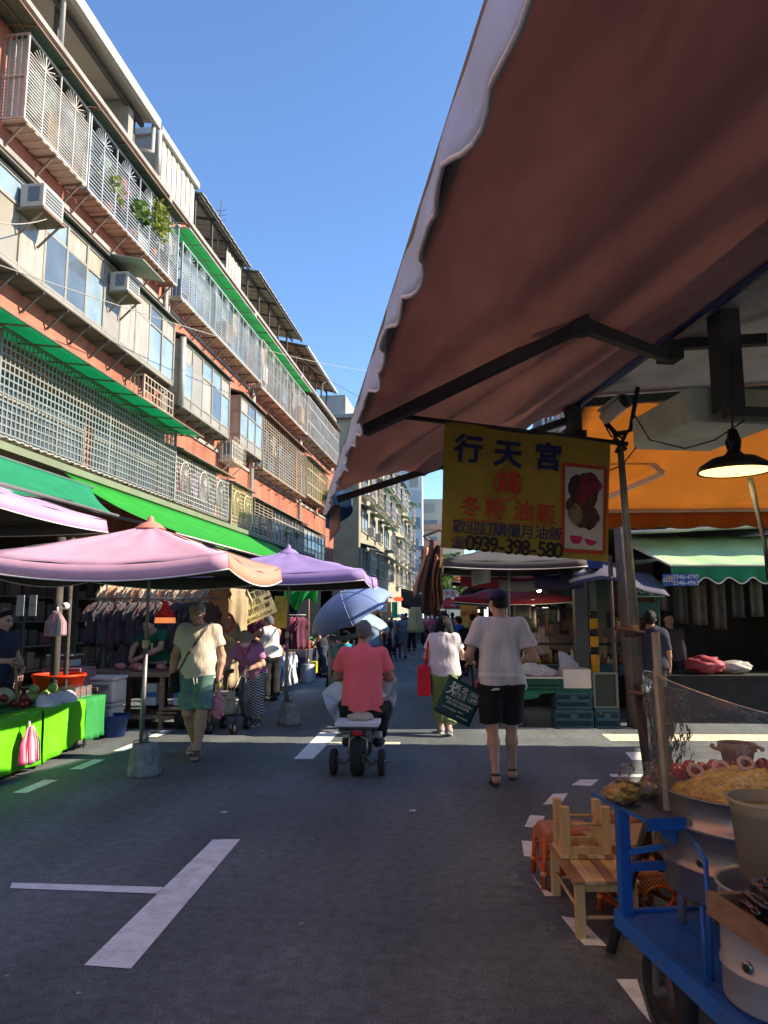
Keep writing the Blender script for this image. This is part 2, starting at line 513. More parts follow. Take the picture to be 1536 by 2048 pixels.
  # LEFT: red brick apartment row
BET=R(3.45)
NB=Vector((math.cos(BET),-math.sin(BET),0));UB=Vector((math.sin(BET),math.cos(BET),0))
WD=7.85
apt=thing('apartment_building','long four storey red brick apartment row with caged balconies above the left stalls','building',NB*-WD,-BET)
def brick(name,c1,c2,mortar,along='y',s=1.0):
 m=bpy.data.materials.new(name);m.use_nodes=True
 t=m.node_tree;n=t.nodes;L=t.links;b=n['Principled BSDF'];b.inputs['Roughness'].default_value=.85
 tc=n.new('ShaderNodeTexCoord');sp=n.new('ShaderNodeSeparateXYZ');cb=n.new('ShaderNodeCombineXYZ')
 L.new(tc.outputs['Object'],sp.inputs[0])
 ad=n.new('ShaderNodeMath');ad.operation='ADD'
 L.new(sp.outputs['X'],ad.inputs[0]);L.new(sp.outputs['Y'],ad.inputs[1])
 L.new(ad.outputs[0],cb.inputs[0]);L.new(sp.outputs['Z'],cb.inputs[1])
 br=n.new('ShaderNodeTexBrick');L.new(cb.outputs[0],br.inputs[0])
 br.inputs['Color1'].default_value=c1+(1,);br.inputs['Color2'].default_value=c2+(1,);br.inputs['Mortar'].default_value=mortar+(1,)
 br.inputs['Scale'].default_value=1;br.inputs['Mortar Size'].default_value=.009;br.inputs['Brick Width'].default_value=.22*s;br.inputs['Row Height'].default_value=.075*s
 nz=n.new('ShaderNodeTexNoise');nz.inputs['Scale'].default_value=.9;nz.inputs['Detail'].default_value=7;L.new(tc.outputs['Object'],nz.inputs[0])
 rp=n.new('ShaderNodeValToRGB');rp.color_ramp.elements[0].position=.3;rp.color_ramp.elements[1].position=.7
 rp.color_ramp.elements[0].color=(.62,.6,.58,1);rp.color_ramp.elements[1].color=(1.1,1.1,1.1,1);L.new(nz.outputs['Fac'],rp.inputs[0])
 mp=n.new('ShaderNodeMapping');mp.inputs['Scale'].default_value=(2.5,2.5,.22);L.new(tc.outputs['Object'],mp.inputs[0]);n2=n.new('ShaderNodeTexNoise');n2.inputs['Scale'].default_value=1;n2.inputs['Detail'].default_value=6;L.new(mp.outputs[0],n2.inputs[0]);n3=n.new('ShaderNodeMath');n3.operation='ADD';L.new(nz.outputs['Fac'],n3.inputs[0]);L.new(n2.outputs['Fac'],n3.inputs[1]);n4=n.new('ShaderNodeMath');n4.operation='MULTIPLY';n4.inputs[1].default_value=.5;L.new(n3.outputs[0],n4.inputs[0]);L.new(n4.outputs[0],rp.inputs[0])
 rp.color_ramp.elements[0].position=.38;rp.color_ramp.elements[1].position=.58
 mx=n.new('ShaderNodeMix');mx.data_type='RGBA';mx.blend_type='MULTIPLY';mx.inputs[0].default_value=1
 L.new(br.outputs['Color'],mx.inputs[6]);L.new(rp.outputs[0],mx.inputs[7]);L.new(mx.outputs[2],b.inputs['Base Color'])
 return m
brickm=brick('red_brick_tile',(.45,.14,.08),(.37,.11,.062),(.24,.12,.085))
conc=M('stained_concrete',(.30,.29,.27),.9,var=.2,vs=1.5,dirt=.6,dcol=(.12,.115,.1),ds=1.1,bump=.2,bs=30)
darkroom=M('unlit_room',(.035,.033,.032),.9)
glass=M('window_glass',(.09,.12,.15),.08,var=.25,vs=1.3,spec=.9)
glass_b=M('bluish_window_glass',(.22,.30,.36),.12,var=.25,vs=1.3,spec=.8)
glass_c=M('curtained_window_glass',(.33,.30,.245),.25,var=.22,vs=2.2,stretch=(1,2.5,.5),spec=.6)
glass_f=M('frosted_window_glass',(.27,.25,.205),.3,var=.15,vs=1.2,spec=.6)
alu=M('weathered_aluminium',(.30,.28,.235),.5,.3,var=.18,vs=3,dirt=.4,dcol=(.2,.18,.15),ds=3)
alu_w=M('pale_aluminium',(.44,.42,.38),.45,.2,var=.1,vs=3)
bar_w=M('white_cage_bars',(.42,.41,.385),.5,.1,var=.2,vs=2,dirt=.55,dcol=(.20,.13,.08),ds=2.2)
bar_b=M('blue_white_cage_bars',(.34,.39,.44),.5,.1,var=.2,vs=2,dirt=.4,dcol=(.18,.14,.10),ds=2.4)
bar_g=M('grey_lattice',(.19,.215,.205),.6,.1,var=.15,vs=3)  # grey-green colour holds the canopy's shade and tint on the lattice
bar_t=M('tan_cage_bars',(.38,.32,.24),.6,.1,var=.15,vs=3,dirt=.3,dcol=(.25,.14,.08),ds=5)
bar_gold=M('golden_cage_bars',(.55,.47,.26),.5,.2,var=.1)
rust=M('rusty_bracket',(.17,.12,.09),.85,var=.25,vs=6)
tanpanel=M('tan_corrugated_panel',(.52,.43,.33),.8,var=.15,vs=2,dirt=.4,dcol=(.2,.13,.08),ds=2)
dgreen=M('dark_green_canopy',(.08,.12,.09),.6,var=.2,vs=2)
fgreen=M('green_fibreglass',(.12,.46,.22),.5,var=.18,vs=2,trans=.75,dirt=.2,dcol=(.06,.12,.05),ds=2)
tgreen=M('teal_green_fibreglass',(.05,.40,.24),.5,var=.18,vs=2,trans=.75,dirt=.25,dcol=(.03,.1,.06),ds=2)
rwhite=M('cream_roof_sheet',(.46,.43,.37),.7,var=.08,vs=1.2,dirt=.35,dcol=(.3,.2,.12),ds=1.3)
rgrey=M('grey_roof_sheet',(.30,.30,.28),.7,var=.15,vs=1.2,dirt=.4,dcol=(.13,.12,.11),ds=1.1)
leafm=M('plant_leaf',(.075,.14,.028),.55,var=.45,vs=9,trans=.35)
leafy=M('yellowish_leaf',(.20,.24,.04),.55,var=.4,vs=9,trans=.35)
U0,U1=-9,40.4
L_=True
mb=MB();mb.bx((-9,U0,3.3),(0,U1,12.28))
obj('wall',mb,brickm,apt,local=True)
mb=MB();mb.bx((-9,U0,12.28),(.12,U1,12.39));mb.bx((.0,U0,11.9),(.045,U1,11.96))
for z in(9.35,6.45,3.9):mb.bx((0,U0,z),(.05,U1,z+.1))
obj('cornice',mb,conc,apt,local=True)
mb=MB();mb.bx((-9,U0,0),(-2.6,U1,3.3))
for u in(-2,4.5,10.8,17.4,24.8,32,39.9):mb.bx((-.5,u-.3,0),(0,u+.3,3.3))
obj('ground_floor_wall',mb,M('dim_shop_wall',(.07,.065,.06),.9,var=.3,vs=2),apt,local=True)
def wall_window(u0,u1,z0,z1,m=None):
 b=MB();b.bx((.005,u0,z0),(.05,u1,z1))
 o=obj('window',b,m or glass,apt,local=True)
 f=MB()
 n_=max(2,int((u1-u0)/.9))
 for i in range(n_+1):
  u=u0+(u1-u0)*i/n_;f.bx((.05,u-.025,z0),(.08,u+.025,z1))
 for z in(z0,z1,z0+(z1-z0)*.65):f.bx((.052,u0,z-.025),(.078,u1,z+.025))
 obj('window_frame',f,alu,o,local=True)
for(a,b_)in((10.9,12.5),(13.2,16.8),(18,24),(25.2,31.2),(32.6,38.6)):wall_window(a,b_,9.8,11.3,random.choice((glass,glass_b,glass)))
for(a,b_)in((25.6,28.2),(28.6,31.3),(32.5,35.5)):wall_window(a,b_,6.9,8.4)
for(a,b_)in((11,13.8),(14.2,17.2),(17.9,19.3),(19.7,21.4),(22,23.7),(24.3,27.3),(27.8,31.2)):wall_window(a,b_,4.35,5.6)
def brackets(u0,u1,z,depth,step,par,mat=rust,drop=.42):
 n_=max(1,round((u1-u0)/step));first=None
 for i in range(n_+1):
  u=u0+(u1-u0)*i/n_
  if first is None:
   b=MB();b.bar((depth-.03,0,0),(0.02,0,-drop),.035);b.bar((.0,0,-.03),(depth-.02,0,-.03),.03,.03)
   o=first=obj('bracket',b,mat,par,local=True)
  else:o=dup(first)
  o.location=(0,u,z)
def canopy(u0,u1,zw,ze,depth,mat,par,ribs=True,ribm=None):
 b=MB();n_=int((u1-u0)/.25)+1
 b.sheet(lambda a,c:(c*depth,u0+(u1-u0)*a,zw+(ze-zw)*c+.02*(1-c)*math.sin(a*n_*3)*0),n_,5)
 o=obj('canopy',b,mat,par,local=True,solid=.012)
 if ribs:
  r_=MB();k=max(2,int((u1-u0)/.9))
  for i in range(k+1):
   u=u0+(u1-u0)*i/k
   r_.bar((0,u,zw-.03),(depth-.01,u,ze-.03),.025)
  r_.bar((depth,u0,ze-.02),(depth,u1,ze-.02),.03);r_.bar((depth*.5,u0,(zw+ze)/2-.03),(depth*.5,u1,(zw+ze)/2-.03),.025)
  obj('canopy_rib',r_,ribm or rust,par,local=True)
 return o
def floorpanel(u0,u1,z,depth,par,mat=tanpanel):
 b=MB();n_=int((u1-u0)/.11)
 for i in range(n_):
  u=u0+(u1-u0)*i/n_
  b.bx((.03,u,z-.03-.018*(i%2)),(depth-.01,u+(u1-u0)/n_*.98,z-.012-.012*(i%2)))
 obj('floor_panel',b,mat,par,local=True)
def cage(u0,u1,z0,z1,mat,style,depth=.45,post=.52,pitch=.085,name='window_cage'):
 b=MB();d=depth
 nP=max(1,round((u1-u0)/post))
 us=[u0+(u1-u0)*i/nP for i in range(nP+1)]
 if style=='fan':
  zf=z1-.32
  for u in us:b.bx((d-.03,u-.014,z0),(d,u+.014,z1))
  k=int((zf-z0)/pitch)
  for i in range(k+1):
   z=z0+(zf-z0)*i/k;b.bx((d-.02,u0,z-.009),(d-.004,u1,z+.009))
  for i in range(nP):
   if i%2:continue
   uc=us[i]+(us[min(i+1,nP)]-us[i]);r_=min(.36,(u1-u0)/nP*.8)
   for a in range(1,10):
    an=PI*a/10
    b.bar((d-.012,uc,zf),(d-.012,uc+r_*math.cos(an),zf+r_*.82*math.sin(an)),.012)
  b.bx((d-.03,u0,z1-.03),(d,u1,z1));b.bx((d-.03,u0,z0-.03),(d,u1,z0+.02))
 elif style=='vert':
  k=int((u1-u0)/pitch)
  for i in range(k+1):
   u=u0+(u1-u0)*i/k;b.bx((d-.02,u-.008,z0),(d-.004,u+.008,z1))
  for z in(z0,z0+(z1-z0)*.35,z0+(z1-z0)*.75,z1):b.bx((d-.03,u0,z-.016),(d,u1,z+.016))
  for u in us:b.bx((d-.032,u-.016,z0),(d+.002,u+.016,z1))
 elif style=='grid':
  k=int((u1-u0)/pitch)
  for i in range(k+1):
   u=u0+(u1-u0)*i/k;w_=.013 if i%30 else .03;b.bx((d-.012,u-w_,z0),(d,u+w_,z1))
  k=int((z1-z0)/pitch)
  for i in range(k+1):
   z=z0+(z1-z0)*i/k;b.bx((d-.010,u0,z-.013),(d-.002,u1,z+.013))
 elif style=='horiz':
  for u in us:b.bx((d-.03,u-.014,z0),(d,u+.014,z1))
  k=int((z1-z0)/pitch)
  for i in range(k+1):
   z=z0+(z1-z0)*i/k;b.bx((d-.02,u0,z-.010),(d-.004,u1,z+.010))
 elif style=='arch':
  k=int((u1-u0)/.12)
  for i in range(k+1):
   u=u0+(u1-u0)*i/k;b.bx((d-.02,u-.009,z0),(d-.005,u+.009,z1))
  for j in range(int((z1-z0)/.12)+1):
   z=z0+.12*j;b.bx((d-.018,u0,z-.009),(d-.006,u1,z+.009))
  na=max(1,round((u1-u0)/1.35))
  for i in range(na):
   uc=u0+(u1-u0)*(i+.45)/na;r_=.34;zb=z0+.28;zt=z1-.5
   pts=[(d+.01,uc-r_,zb),(d+.01,uc-r_,zt)]+[(d+.01,uc-r_*math.cos(PI*a/8),zt+r_*math.sin(PI*a/8))for a in range(1,8)]+[(d+.01,uc+r_,zt),(d+.01,uc+r_,zb)]
   b.tube(pts,.022,5)
   for a in range(1,8):b.bar((d+.01,uc,zt),(d+.01,uc+r_*math.cos(PI*a/8),zt+r_*math.sin(PI*a/8)),.016)
   for a in range(-3,4):b.bx((d,uc+a*.085-.008,zb),(d+.014,uc+a*.085+.008,zt))
 for u in(u0,u1):
  for i in range(int(d/.1)+1):
   x=i*.1;b.bx((x,u-.009,z0),(x+.014,u+.009,z1))
  for z in(z0,(z0+z1)/2,z1):b.bx((0,u-.014,z-.014),(d,u+.014,z+.014))
  b.bx((d-.035,u-.02,z0-.03),(d+.004,u+.02,z1+.01))
 for u in us[::2]:b.bx((0,u-.012,z1-.02),(d,u+.012,z1))
 return obj(name,b,mat,apt,local=True)
c=cage(10.7,12.7,9.81,11.36,bar_w,'fan',pitch=.06);floorpanel(10.7,12.7,9.8,.45,c);brackets(10.8,12.6,9.78,.45,.9,c);canopy(9.6,12.75,11.56,11.46,.62,dgreen,c)
mb=MB();mb.bx((.03,10.74,9.85),(.42,10.755,11.3));obj('end_panel',mb,M('pale_green_panel',(.33,.38,.34),.5,var=.1),c,local=True)
c=cage(12.78,17.15,9.78,11.36,bar_b,'fan',pitch=.075);floorpanel(12.78,17.15,9.77,.45,c,M('red_tan_slats',(.36,.22,.15),.8,var=.2));brackets(12.9,17,9.75,.45,.75,c);canopy(12.78,17.2,11.56,11.46,.62,dgreen,c)
c=cage(17.45,24.55,9.62,11.1,bar_b,'fan',pitch=.075);floorpanel(17.45,24.55,9.6,.45,c,tanpanel);brackets(17.6,24.4,9.58,.45,.9,c);canopy(17.4,24.7,11.52,11.45,.62,fgreen,c,ribm=bar_w)
c=cage(24.65,31.8,9.5,11.2,bar_w,'fan',pitch=.09);floorpanel(24.65,31.8,9.48,.45,c,tanpanel);brackets(24.8,31.6,9.45,.45,.9,c);canopy(24.7,31.9,11.52,11.45,.62,fgreen,c,ribm=bar_w)
c=cage(31.9,39.4,9.55,11.3,bar_w,'vert');floorpanel(31.9,39.4,9.53,.45,c,alu);brackets(32,39.3,9.5,.45,1.2,c);canopy(31.9,39.6,11.8,11.5,.62,rgrey,c)
c=cage(25.1,31.7,6.68,8.52,bar_t,'horiz',pitch=.11,post=.3);floorpanel(25.1,31.7,6.66,.45,c,tanpanel);brackets(25.2,31.6,6.63,.45,1.0,c);canopy(25.1,31.8,8.8,8.6,.62,M('dark_red_canopy',(.22,.09,.07),.7),c)
c=cage(32.0,36.0,6.85,8.4,bar_gold,'vert',pitch=.16);floorpanel(32,36,6.83,.45,c);brackets(32.1,35.9,6.8,.45,1.0,c);canopy(32,36.2,8.65,8.5,.62,rgrey,c)
c=cage(36.4,39.8,6.85,8.4,bar_t,'grid',pitch=.16);floorpanel(36.4,39.8,6.83,.45,c)
c=cage(10.55,17.5,4.4,6.05,bar_g,'grid',depth=.45,pitch=.118);floorpanel(10.55,17.5,4.38,.45,c,M('dusty_panel',(.33,.31,.27),.8,var=.2));brackets(10.7,17.3,4.35,.45,1.1,c)
canopy(9.4,17.75,6.14,6.0,1.05,tgreen,c)
c=cage(17.6,21.6,4.4,5.6,bar_w,'arch',depth=.42);floorpanel(17.6,21.6,4.38,.42,c,alu);canopy(17.6,21.7,5.85,5.68,.6,rgrey,c)
c=cage(21.85,23.9,4.32,5.54,bar_gold,'arch',depth=.45);floorpanel(21.85,23.9,4.3,.45,c);canopy(21.85,23.95,5.7,5.6,.55,rgrey,c)
c=cage(24.05,26.2,4.26,5.4,bar_t,'horiz',pitch=.1,depth=.5);floorpanel(24.05,26.2,4.24,.5,c)
c=cage(26.3,31.5,4.26,5.35,bar_w,'vert',pitch=.16,depth=.45);floorpanel(26.3,31.5,4.24,.45,c);canopy(24.05,31.6,5.6,5.42,.62,rgrey,c)
c=cage(15.6,17.2,6.05,6.95,bar_t,'grid',depth=.45,pitch=.16)
def bay(u0,u1,z0,z1,depth=.45,seed=1,n_=None,solidb=.28,pale=False):
 rr=random.Random(seed);b=MB();d=depth;fm=alu_w if pale else alu
 n_=n_ or round((u1-u0)/.72)
 us=[u0+(u1-u0)*i/n_ for i in range(n_+1)]
 zt=z0+(z1-z0)*.70;zs=z0+(z1-z0)*solidb
 for i,u in enumerate(us):b.bx((d-.05,u-.03,z0),(d,u+.03,z1))
 for z in(z0+.02,zs,zt,z1-.02):b.bx((d-.045,u0,z-.025),(d-.005,u1,z+.025))
 for u in(u0,u1):
  b.bx((0,u-.03,z0),(.05,u+.03,z1))
  for z in(z0+.02,zs,zt,z1-.02):b.bx((0,u-.025,z-.025),(d,u+.025,z+.025))
 b.bx((0,u0,z0-.03),(d,u1,z0));b.bx((0,u0,z1),(d,u1,z1+.03))
 fr=obj('bay_window',b,fm,apt,local=True)
 p=MB()
 for i in range(n_):
  a,c_=us[i]+.03,us[i+1]-.03
  p.bx((d-.035,a,z0+.05),(d-.02,c_,zs-.025),3)
  off=rr.choice((.0,.012,.02))
  p.bx((d-.04+off,a,zs+.025),(d-.03+off,c_,zt-.025),rr.choice((0,1,1,2,2,3)))
  p.bx((d-.04,a,zt+.025),(d-.03,c_,z1-.045),rr.choice((0,1,2,2,3)))
 for u in(u0,u1):
  p.bx((.05,u-.008,zs+.03),(d-.05,u+.008,z1-.045),2);p.bx((.05,u-.012,z0+.05),(d-.05,u+.012,zs-.03),3)
 obj('pane',p,[glass,glass_b,glass_c,glass_f],fr,local=True)
 b=MB();b.bx((.0,u0,z0-.045),(d-.01,u1,z0-.032));obj('underside',b,M('dim_underside',(.13,.12,.11),.9,var=.2),fr,local=True)  # dark sheet puts the shade below the bay into colour
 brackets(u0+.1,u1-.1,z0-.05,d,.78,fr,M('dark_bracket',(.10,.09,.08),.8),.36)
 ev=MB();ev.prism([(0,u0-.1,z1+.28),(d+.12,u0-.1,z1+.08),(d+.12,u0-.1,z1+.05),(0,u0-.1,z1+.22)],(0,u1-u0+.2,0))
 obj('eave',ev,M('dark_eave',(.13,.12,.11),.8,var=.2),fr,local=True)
 return fr
bay(4.5,17.15,7.18,8.7,seed=3,solidb=.05)
b2=bay(17.65,21.4,6.85,8.55,seed=5,n_=5,solidb=.16)
mb=MB();mb.tube([(.48,17.62,6.8),(.48,17.62,8.6)],.075,10);obj('corner_pipe',mb,alu_w,b2,local=True)
bay(22.5,24.95,6.9,8.5,seed=8,n_=3,solidb=.22)
bay(31.7,36.2,3.95,5.3,seed=9,n_=6,solidb=.4,depth=.4)
for u in(17.32,24.85,32.0):
 for du,r_,zt in((0,.06,12.3),(.18,.04,11)):
  mb=MB();mb.tube([(.1,u+du,3.4),(.1,u+du,zt)],r_,7);obj('drain_pipe',mb,M('grey_pipe',(.33,.31,.29),.7,var=.2),apt,local=True)
s1=MB();s1.prism([(.2,5,13.55),(-4.6,5,14.35),(-4.6,5,14.45),(.2,5,13.65)],(0,11.2,0));sh=obj('roof_shed',s1,rwhite,apt,local=True)
s1=MB();s1.bx((.15,5,13.42),(.27,16.25,13.68));s1.tube([(.15,16.1,13.5),(.15,16.1,12.75),(-.1,15.9,12.7)],.05,7);s1.tube([(.06,12.2,12.3),(.06,12.2,13.4),(.15,12.1,13.5)],.05,7);obj('roof_gutter',s1,alu_w,sh,local=True)
s1=MB()
for u in(6.5,9.5,12.6,15.9):s1.bx((-.35,u-.05,12.39),(-.25,u+.05,13.6))
s1.bx((-.2,6,13.42),(-.1,16.1,13.52));s1.bx((-1.9,5.2,13.63),(-1.8,16.1,13.73))
obj('roof_post',s1,M('dark_steel',(.09,.085,.08),.7),sh,local=True)
s1=MB();s1.bx((-3.2,5,12.39),(-3,15.6,14.05));s1.bx((-3,15.3,12.39),(-.1,15.55,13.55));obj('shed_wall',s1,M('dull_shed_wall',(.26,.25,.22),.8,var=.2,vs=1.5),sh,local=True)
s1=MB()
def corr(b,u0,u1,z0,z1,x,m=0,pitch=.16):
 k=int((u1-u0)/pitch)
 for i in range(k):b.bx((x,u0+i*pitch,z0),(x+.03+.025*(i%2),u0+(i+1)*pitch,z1+(0)),m)
corr(s1,16.8,19.25,12.39,13.68,-.05);sh=obj('roof_shed',s1,rwhite,apt,local=True)
s1=MB();s1.bx((-3.0,16.7,13.68),(.1,19.3,13.86));s1.tube([(.05,16.65,12.5),(.05,16.65,13.7)],.07,8);s1.bx((-3,16.8,12.39),(-.06,16.9,13.68));s1.bx((-3,19.15,12.39),(-.06,19.25,13.68));obj('roof_trim',s1,alu_w,sh,local=True)
def lean(u0,u1,z0,z1,x0,x1,mat,posts=True):
 b=MB();k=int((u1-u0)/.2)
 for i in range(k):
  a,c_=u0+(u1-u0)*i/k,u0+(u1-u0)*(i+1)/k;dz=.02*(i%2)
  b.prism([(x1,a,z0+dz),(x0,a,z1+dz),(x0,a,z1+dz+.03),(x1,a,z0+dz+.03)],(0,c_-a,0))
 o=obj('roof_shed',b,mat,apt,local=True)
 q=MB()
 for i in range(int((u1-u0)/1.4)+1):
  u=u0+.1+i*1.4
  q.bx((-.15,u-.03,12.39),(-.08,u+.03,z0+.05));q.bar((x1-.05,u,z0-.02),(x0,u,z1-.04),.05)
 q.bx((x1-.12,u0,z0-.06),(x1-.06,u1,z0-.01));q.bx((-.2,u0,z0-.0),(-.14,u1,z0+.05))
 obj('roof_post',q,M('dark_steel',(.09,.085,.08),.7),o,local=True)
 q=MB();q.bx((-2.6,u0,12.39),(-2.4,u1,z1));q.bx((-2.4,u0+.2,12.39),(-1.2,u0+.3,z0));obj('shed_wall',q,M('dull_shed_wall',(.26,.25,.22),.8),o,local=True)
 return o
lean(19.4,24.2,13.62,14.3,-3.2,.15,rgrey)
s1=MB();corr(s1,22.0,23.5,12.39,13.2,-.03);sh=obj('roof_shed',s1,rwhite,apt,local=True)
lean(24.4,31.3,13.6,14.4,-3.2,.35,M('tan_roof_sheet',(.36,.32,.25),.8,var=.15,dirt=.4,ds=1.5))
lean(31.6,38.8,13.5,14.4,-3.2,.4,M('red_brown_roof',(.34,.20,.15),.8,var=.15))
mb=MB();mb.bx((.35,31.6,13.42),(.47,38.8,13.54));mb.tube([(.1,36.5,12.9),(.1,36.5,13.3),(.3,36.5,13.4)],.06,7);obj('roof_gutter',mb,alu_w,apt,local=True)
for i,(u,x,h_,ln)in enumerate(((21.6,-.2,13.0,1.9),(29.5,-.6,14,1.2))):
 mb=MB();T0=apt.matrix_basis
 Tm=Matrix.LocRotScale(apt.location,apt.rotation_euler,None);mb.T=Tm
 mb.tube([(x,u,h_),(x,u+.35,h_+ln)],.02,5);mb.bar((x,u-.25,h_+ln*.45),(x,u+.35,h_+ln*.5),.02)
 for k in range(4):mb.bar((x-.2,u+.2+.03*k,h_+ln*(.5+.1*k)),(x+.2,u+.2+.03*k,h_+ln*(.5+.1*k)),.012)
 obj('roof_antenna',mb,M('dark_steel',(.09,.085,.08),.7),label=['thin rusty antenna pole leaning on the brick parapet','thin antenna above the tan tin roof'][i],cat='antenna')
AT=Matrix.LocRotScale(apt.location,apt.rotation_euler,None)
def aircon(u,z,x,w_,h_,d,label,roof=False,cagey=False):
 t_=thing('air_conditioner',label,'air conditioner',AT@Vector((x+d/2,u+w_/2,z)),-BET,'air conditioners on the brick facade')
 b=MB();b.bx((-d/2,-w_/2,0),(d/2,w_/2,h_));obj('body',b,M('ac_casing',(.40,.38,.33),.6,var=.1,dirt=.3,dcol=(.3,.26,.2),ds=4),t_,local=True,bevel=.015)
 b=MB();yy=-w_/2-.004
 b.bx((-d*.15,yy-.01,h_*.25),(d*.35,yy,h_*.85))
 for k in range(5):b.bx((d/2,-w_/2+.06,h_*(.2+.14*k)),(d/2+.012,w_/2-.06,h_*(.26+.14*k)))
 obj('vent_grille',b,M('ac_grille',(.10,.13,.17),.6),t_,local=True)
 b=MB();b.bx((-d/2-.02,-w_/2-.03,-.05),(d/2+.03,w_/2+.03,0))
 for s_ in(-1,1):b.bar((d/2,s_*w_*.42,-.04),(-d/2,s_*w_*.42,-.42),.03)
 if cagey:
  for k in range(9):b.bx((d/2+.05,-w_/2-.05+k*(w_+.1)/8-.006,-.1),(d/2+.062,-w_/2-.05+k*(w_+.1)/8+.006,h_+.08))
  for k in range(6):b.bx((d/2+.05,-w_/2-.05,-.1+k*(h_+.18)/5),(d/2+.06,w_/2+.05,-.09+k*(h_+.18)/5))
  for k in range(6):b.bx((-d/2+k*.12,-w_/2-.06,-.1),(-d/2+k*.12+.012,-w_/2-.048,h_+.08))
 obj('bracket',b,tanpanel if cagey else rust,t_,local=True)
 if roof:
  b=MB();b.prism([(-d/2-.1,-w_/2-.2,h_+.32),(d/2+.4,-w_/2-.2,h_+.12),(d/2+.4,-w_/2-.2,h_+.14),(-d/2-.1,-w_/2-.2,h_+.34)],(0,w_+.5,0))
  obj('tin_cover',b,rgrey,t_,local=True)
 return t_
aircon(10.7,8.18,.47,.6,.42,.42,'beige box air conditioner bolted to the glazed third floor bay')
aircon(13.75,8.1,.47,.55,.42,.4,'air conditioner under a small tilted tin sheet',roof=True)
aircon(21.7,6.27,.05,1.1,.6,.42,'air conditioner inside a tan wire cage on the brick',cagey=True)
def leaf_cluster(b,c,r,n,size,rng,m=0,droop=.3,sz=1.0):
 for i in range(n):
  a=rng.uniform(0,2*PI);e=rng.uniform(-.6,1.2);q=r*rng.random()**.5
  p=Vector(c)+Vector((math.cos(a)*math.cos(e)*q,math.sin(a)*math.cos(e)*q,math.sin(e)*q*sz))
  d=Vector((rng.gauss(0,1),rng.gauss(0,1),rng.gauss(-droop,.7))).normalized()
  s_=size*rng.uniform(.6,1.4);x=d.cross(Vector((rng.gauss(0,1),rng.gauss(0,1),rng.gauss(0,1)))).normalized()*s_*.3
  b.add([p,p+d*s_*.5+x,p+d*s_,p+d*s_*.5-x],[(0,1,2,3)],m)
def plant(u,z,x,r,n,size,label,m,sz=1.0,pot=True,T=AT,group='balcony plants on the brick facade',seed=0):
 rng=random.Random(seed+int(u*100));base=T@Vector((x,u,z))
 t_=thing('potted_plant',label,'plant',base,0,group)
 b=MB();hh=r*sz
 for k in range(6):
  a=rng.uniform(0,2*PI);b.tube([base+Vector((0,0,.15)),base+Vector((math.cos(a)*r*.3,math.sin(a)*r*.3,.2+hh*.7)),base+Vector((math.cos(a)*r*.6,math.sin(a)*r*.6,.2+hh*1.2))],[.014,.009,.004],5)
 obj('stem',b,M('plant_stem',(.14,.10,.05),.8),t_)
 b=MB();leaf_cluster(b,base+Vector((0,0,.2+hh)),r,n,size,rng,0,sz=sz);obj('foliage',b,m,t_)
 if pot:
  b=MB();b.lathe([(.001,0),(.09,0),(.12,.2),(.105,.2),(.10,.17),(.001,.17)],base,12);obj('pot',b,M('clay_pot',(.28,.12,.07),.8),t_)
plant(15.9,9.9,.34,.42,1300,.10,'bushy yellow green plant poking through the top floor cage bars',leafy,1.5)
plant(15.0,9.9,.25,.34,200,.26,'dark green strappy plant inside the top floor cage',leafm,1.2)
plant(13.9,9.9,.25,.3,110,.2,'small pale plant at the near end of the blue barred cage',leafy,1.2)
plant(30.0,4.28,.35,.22,120,.12,'green potted plant in the white barred second floor cage',leafm,1.2)
plant(28.4,4.28,.35,.18,90,.12,'small potted plant in the white barred second floor cage, nearer',leafy,1.2)
plant(35.6,6.6,.6,.5,260,.16,'yellow green plant spilling from the golden third floor cage',leafy,.9)
def garment(mbx,c,wdt,h,ax,rng,m=0,sleeves=True,dep=.05):
 """a shirt on a hanger: body sheet with folds; ax = unit vector along its width"""
 c=Vector(c);ax=Vector(ax);nn=ax.cross(Vector((0,0,1)))
 ph=rng.uniform(0,6);fl=rng.uniform(.85,1.15)
 def prof(v):
  return .34+.66*min(1,v*6)if v<.18 else(1.0-.10*math.sin(v*3)if v<.5 else .92+.12*(v-.5))
 mbx.sheet(lambda u,v:c+ax*((u-.5)*wdt*prof(v)*fl)+Vector((0,0,-v*h))+nn*(dep*math.sin(u*13+ph)*(.2+v)*.4+.02*math.sin(7*v+ph)),10,8,m)
 if sleeves:
  for s_ in(-1,1):
   mbx.sheet(lambda u,v:c+ax*(s_*(wdt*.40+u*wdt*.26))+Vector((0,0,-.05*h-u*h*.20-v*h*.22))+nn*(.03*math.sin(6*v+ph)),4,4,m)
cl_cols=[(.45,.10,.14),(.35,.28,.45),(.5,.48,.45),(.12,.16,.28),(.16,.3,.4)]
for i,(u,z,lab)in enumerate(((18.5,5.45,'dark red shirt drying in the arched second floor cage'),(19.5,5.45,'lilac shirt drying in the arched second floor cage'),(20.2,5.45,'white shirt drying in the arched second floor cage'),(27.2,8.3,'white shirt drying in the tan third floor cage'),(28.2,8.2,'blue cloth drying in the tan third floor cage'))):
 b=MB(AT);garment(b,(.22,u,z),.55,.75,(0,1,0),random.Random(i))
 obj('shirt',b,M('laundry_%d'%i,cl_cols[[0,1,2,2,4][i]],.9,trans=.2),label=lab,cat='shirt',group='laundry in the cages',solid=.006)
rgl=random.Random(77)
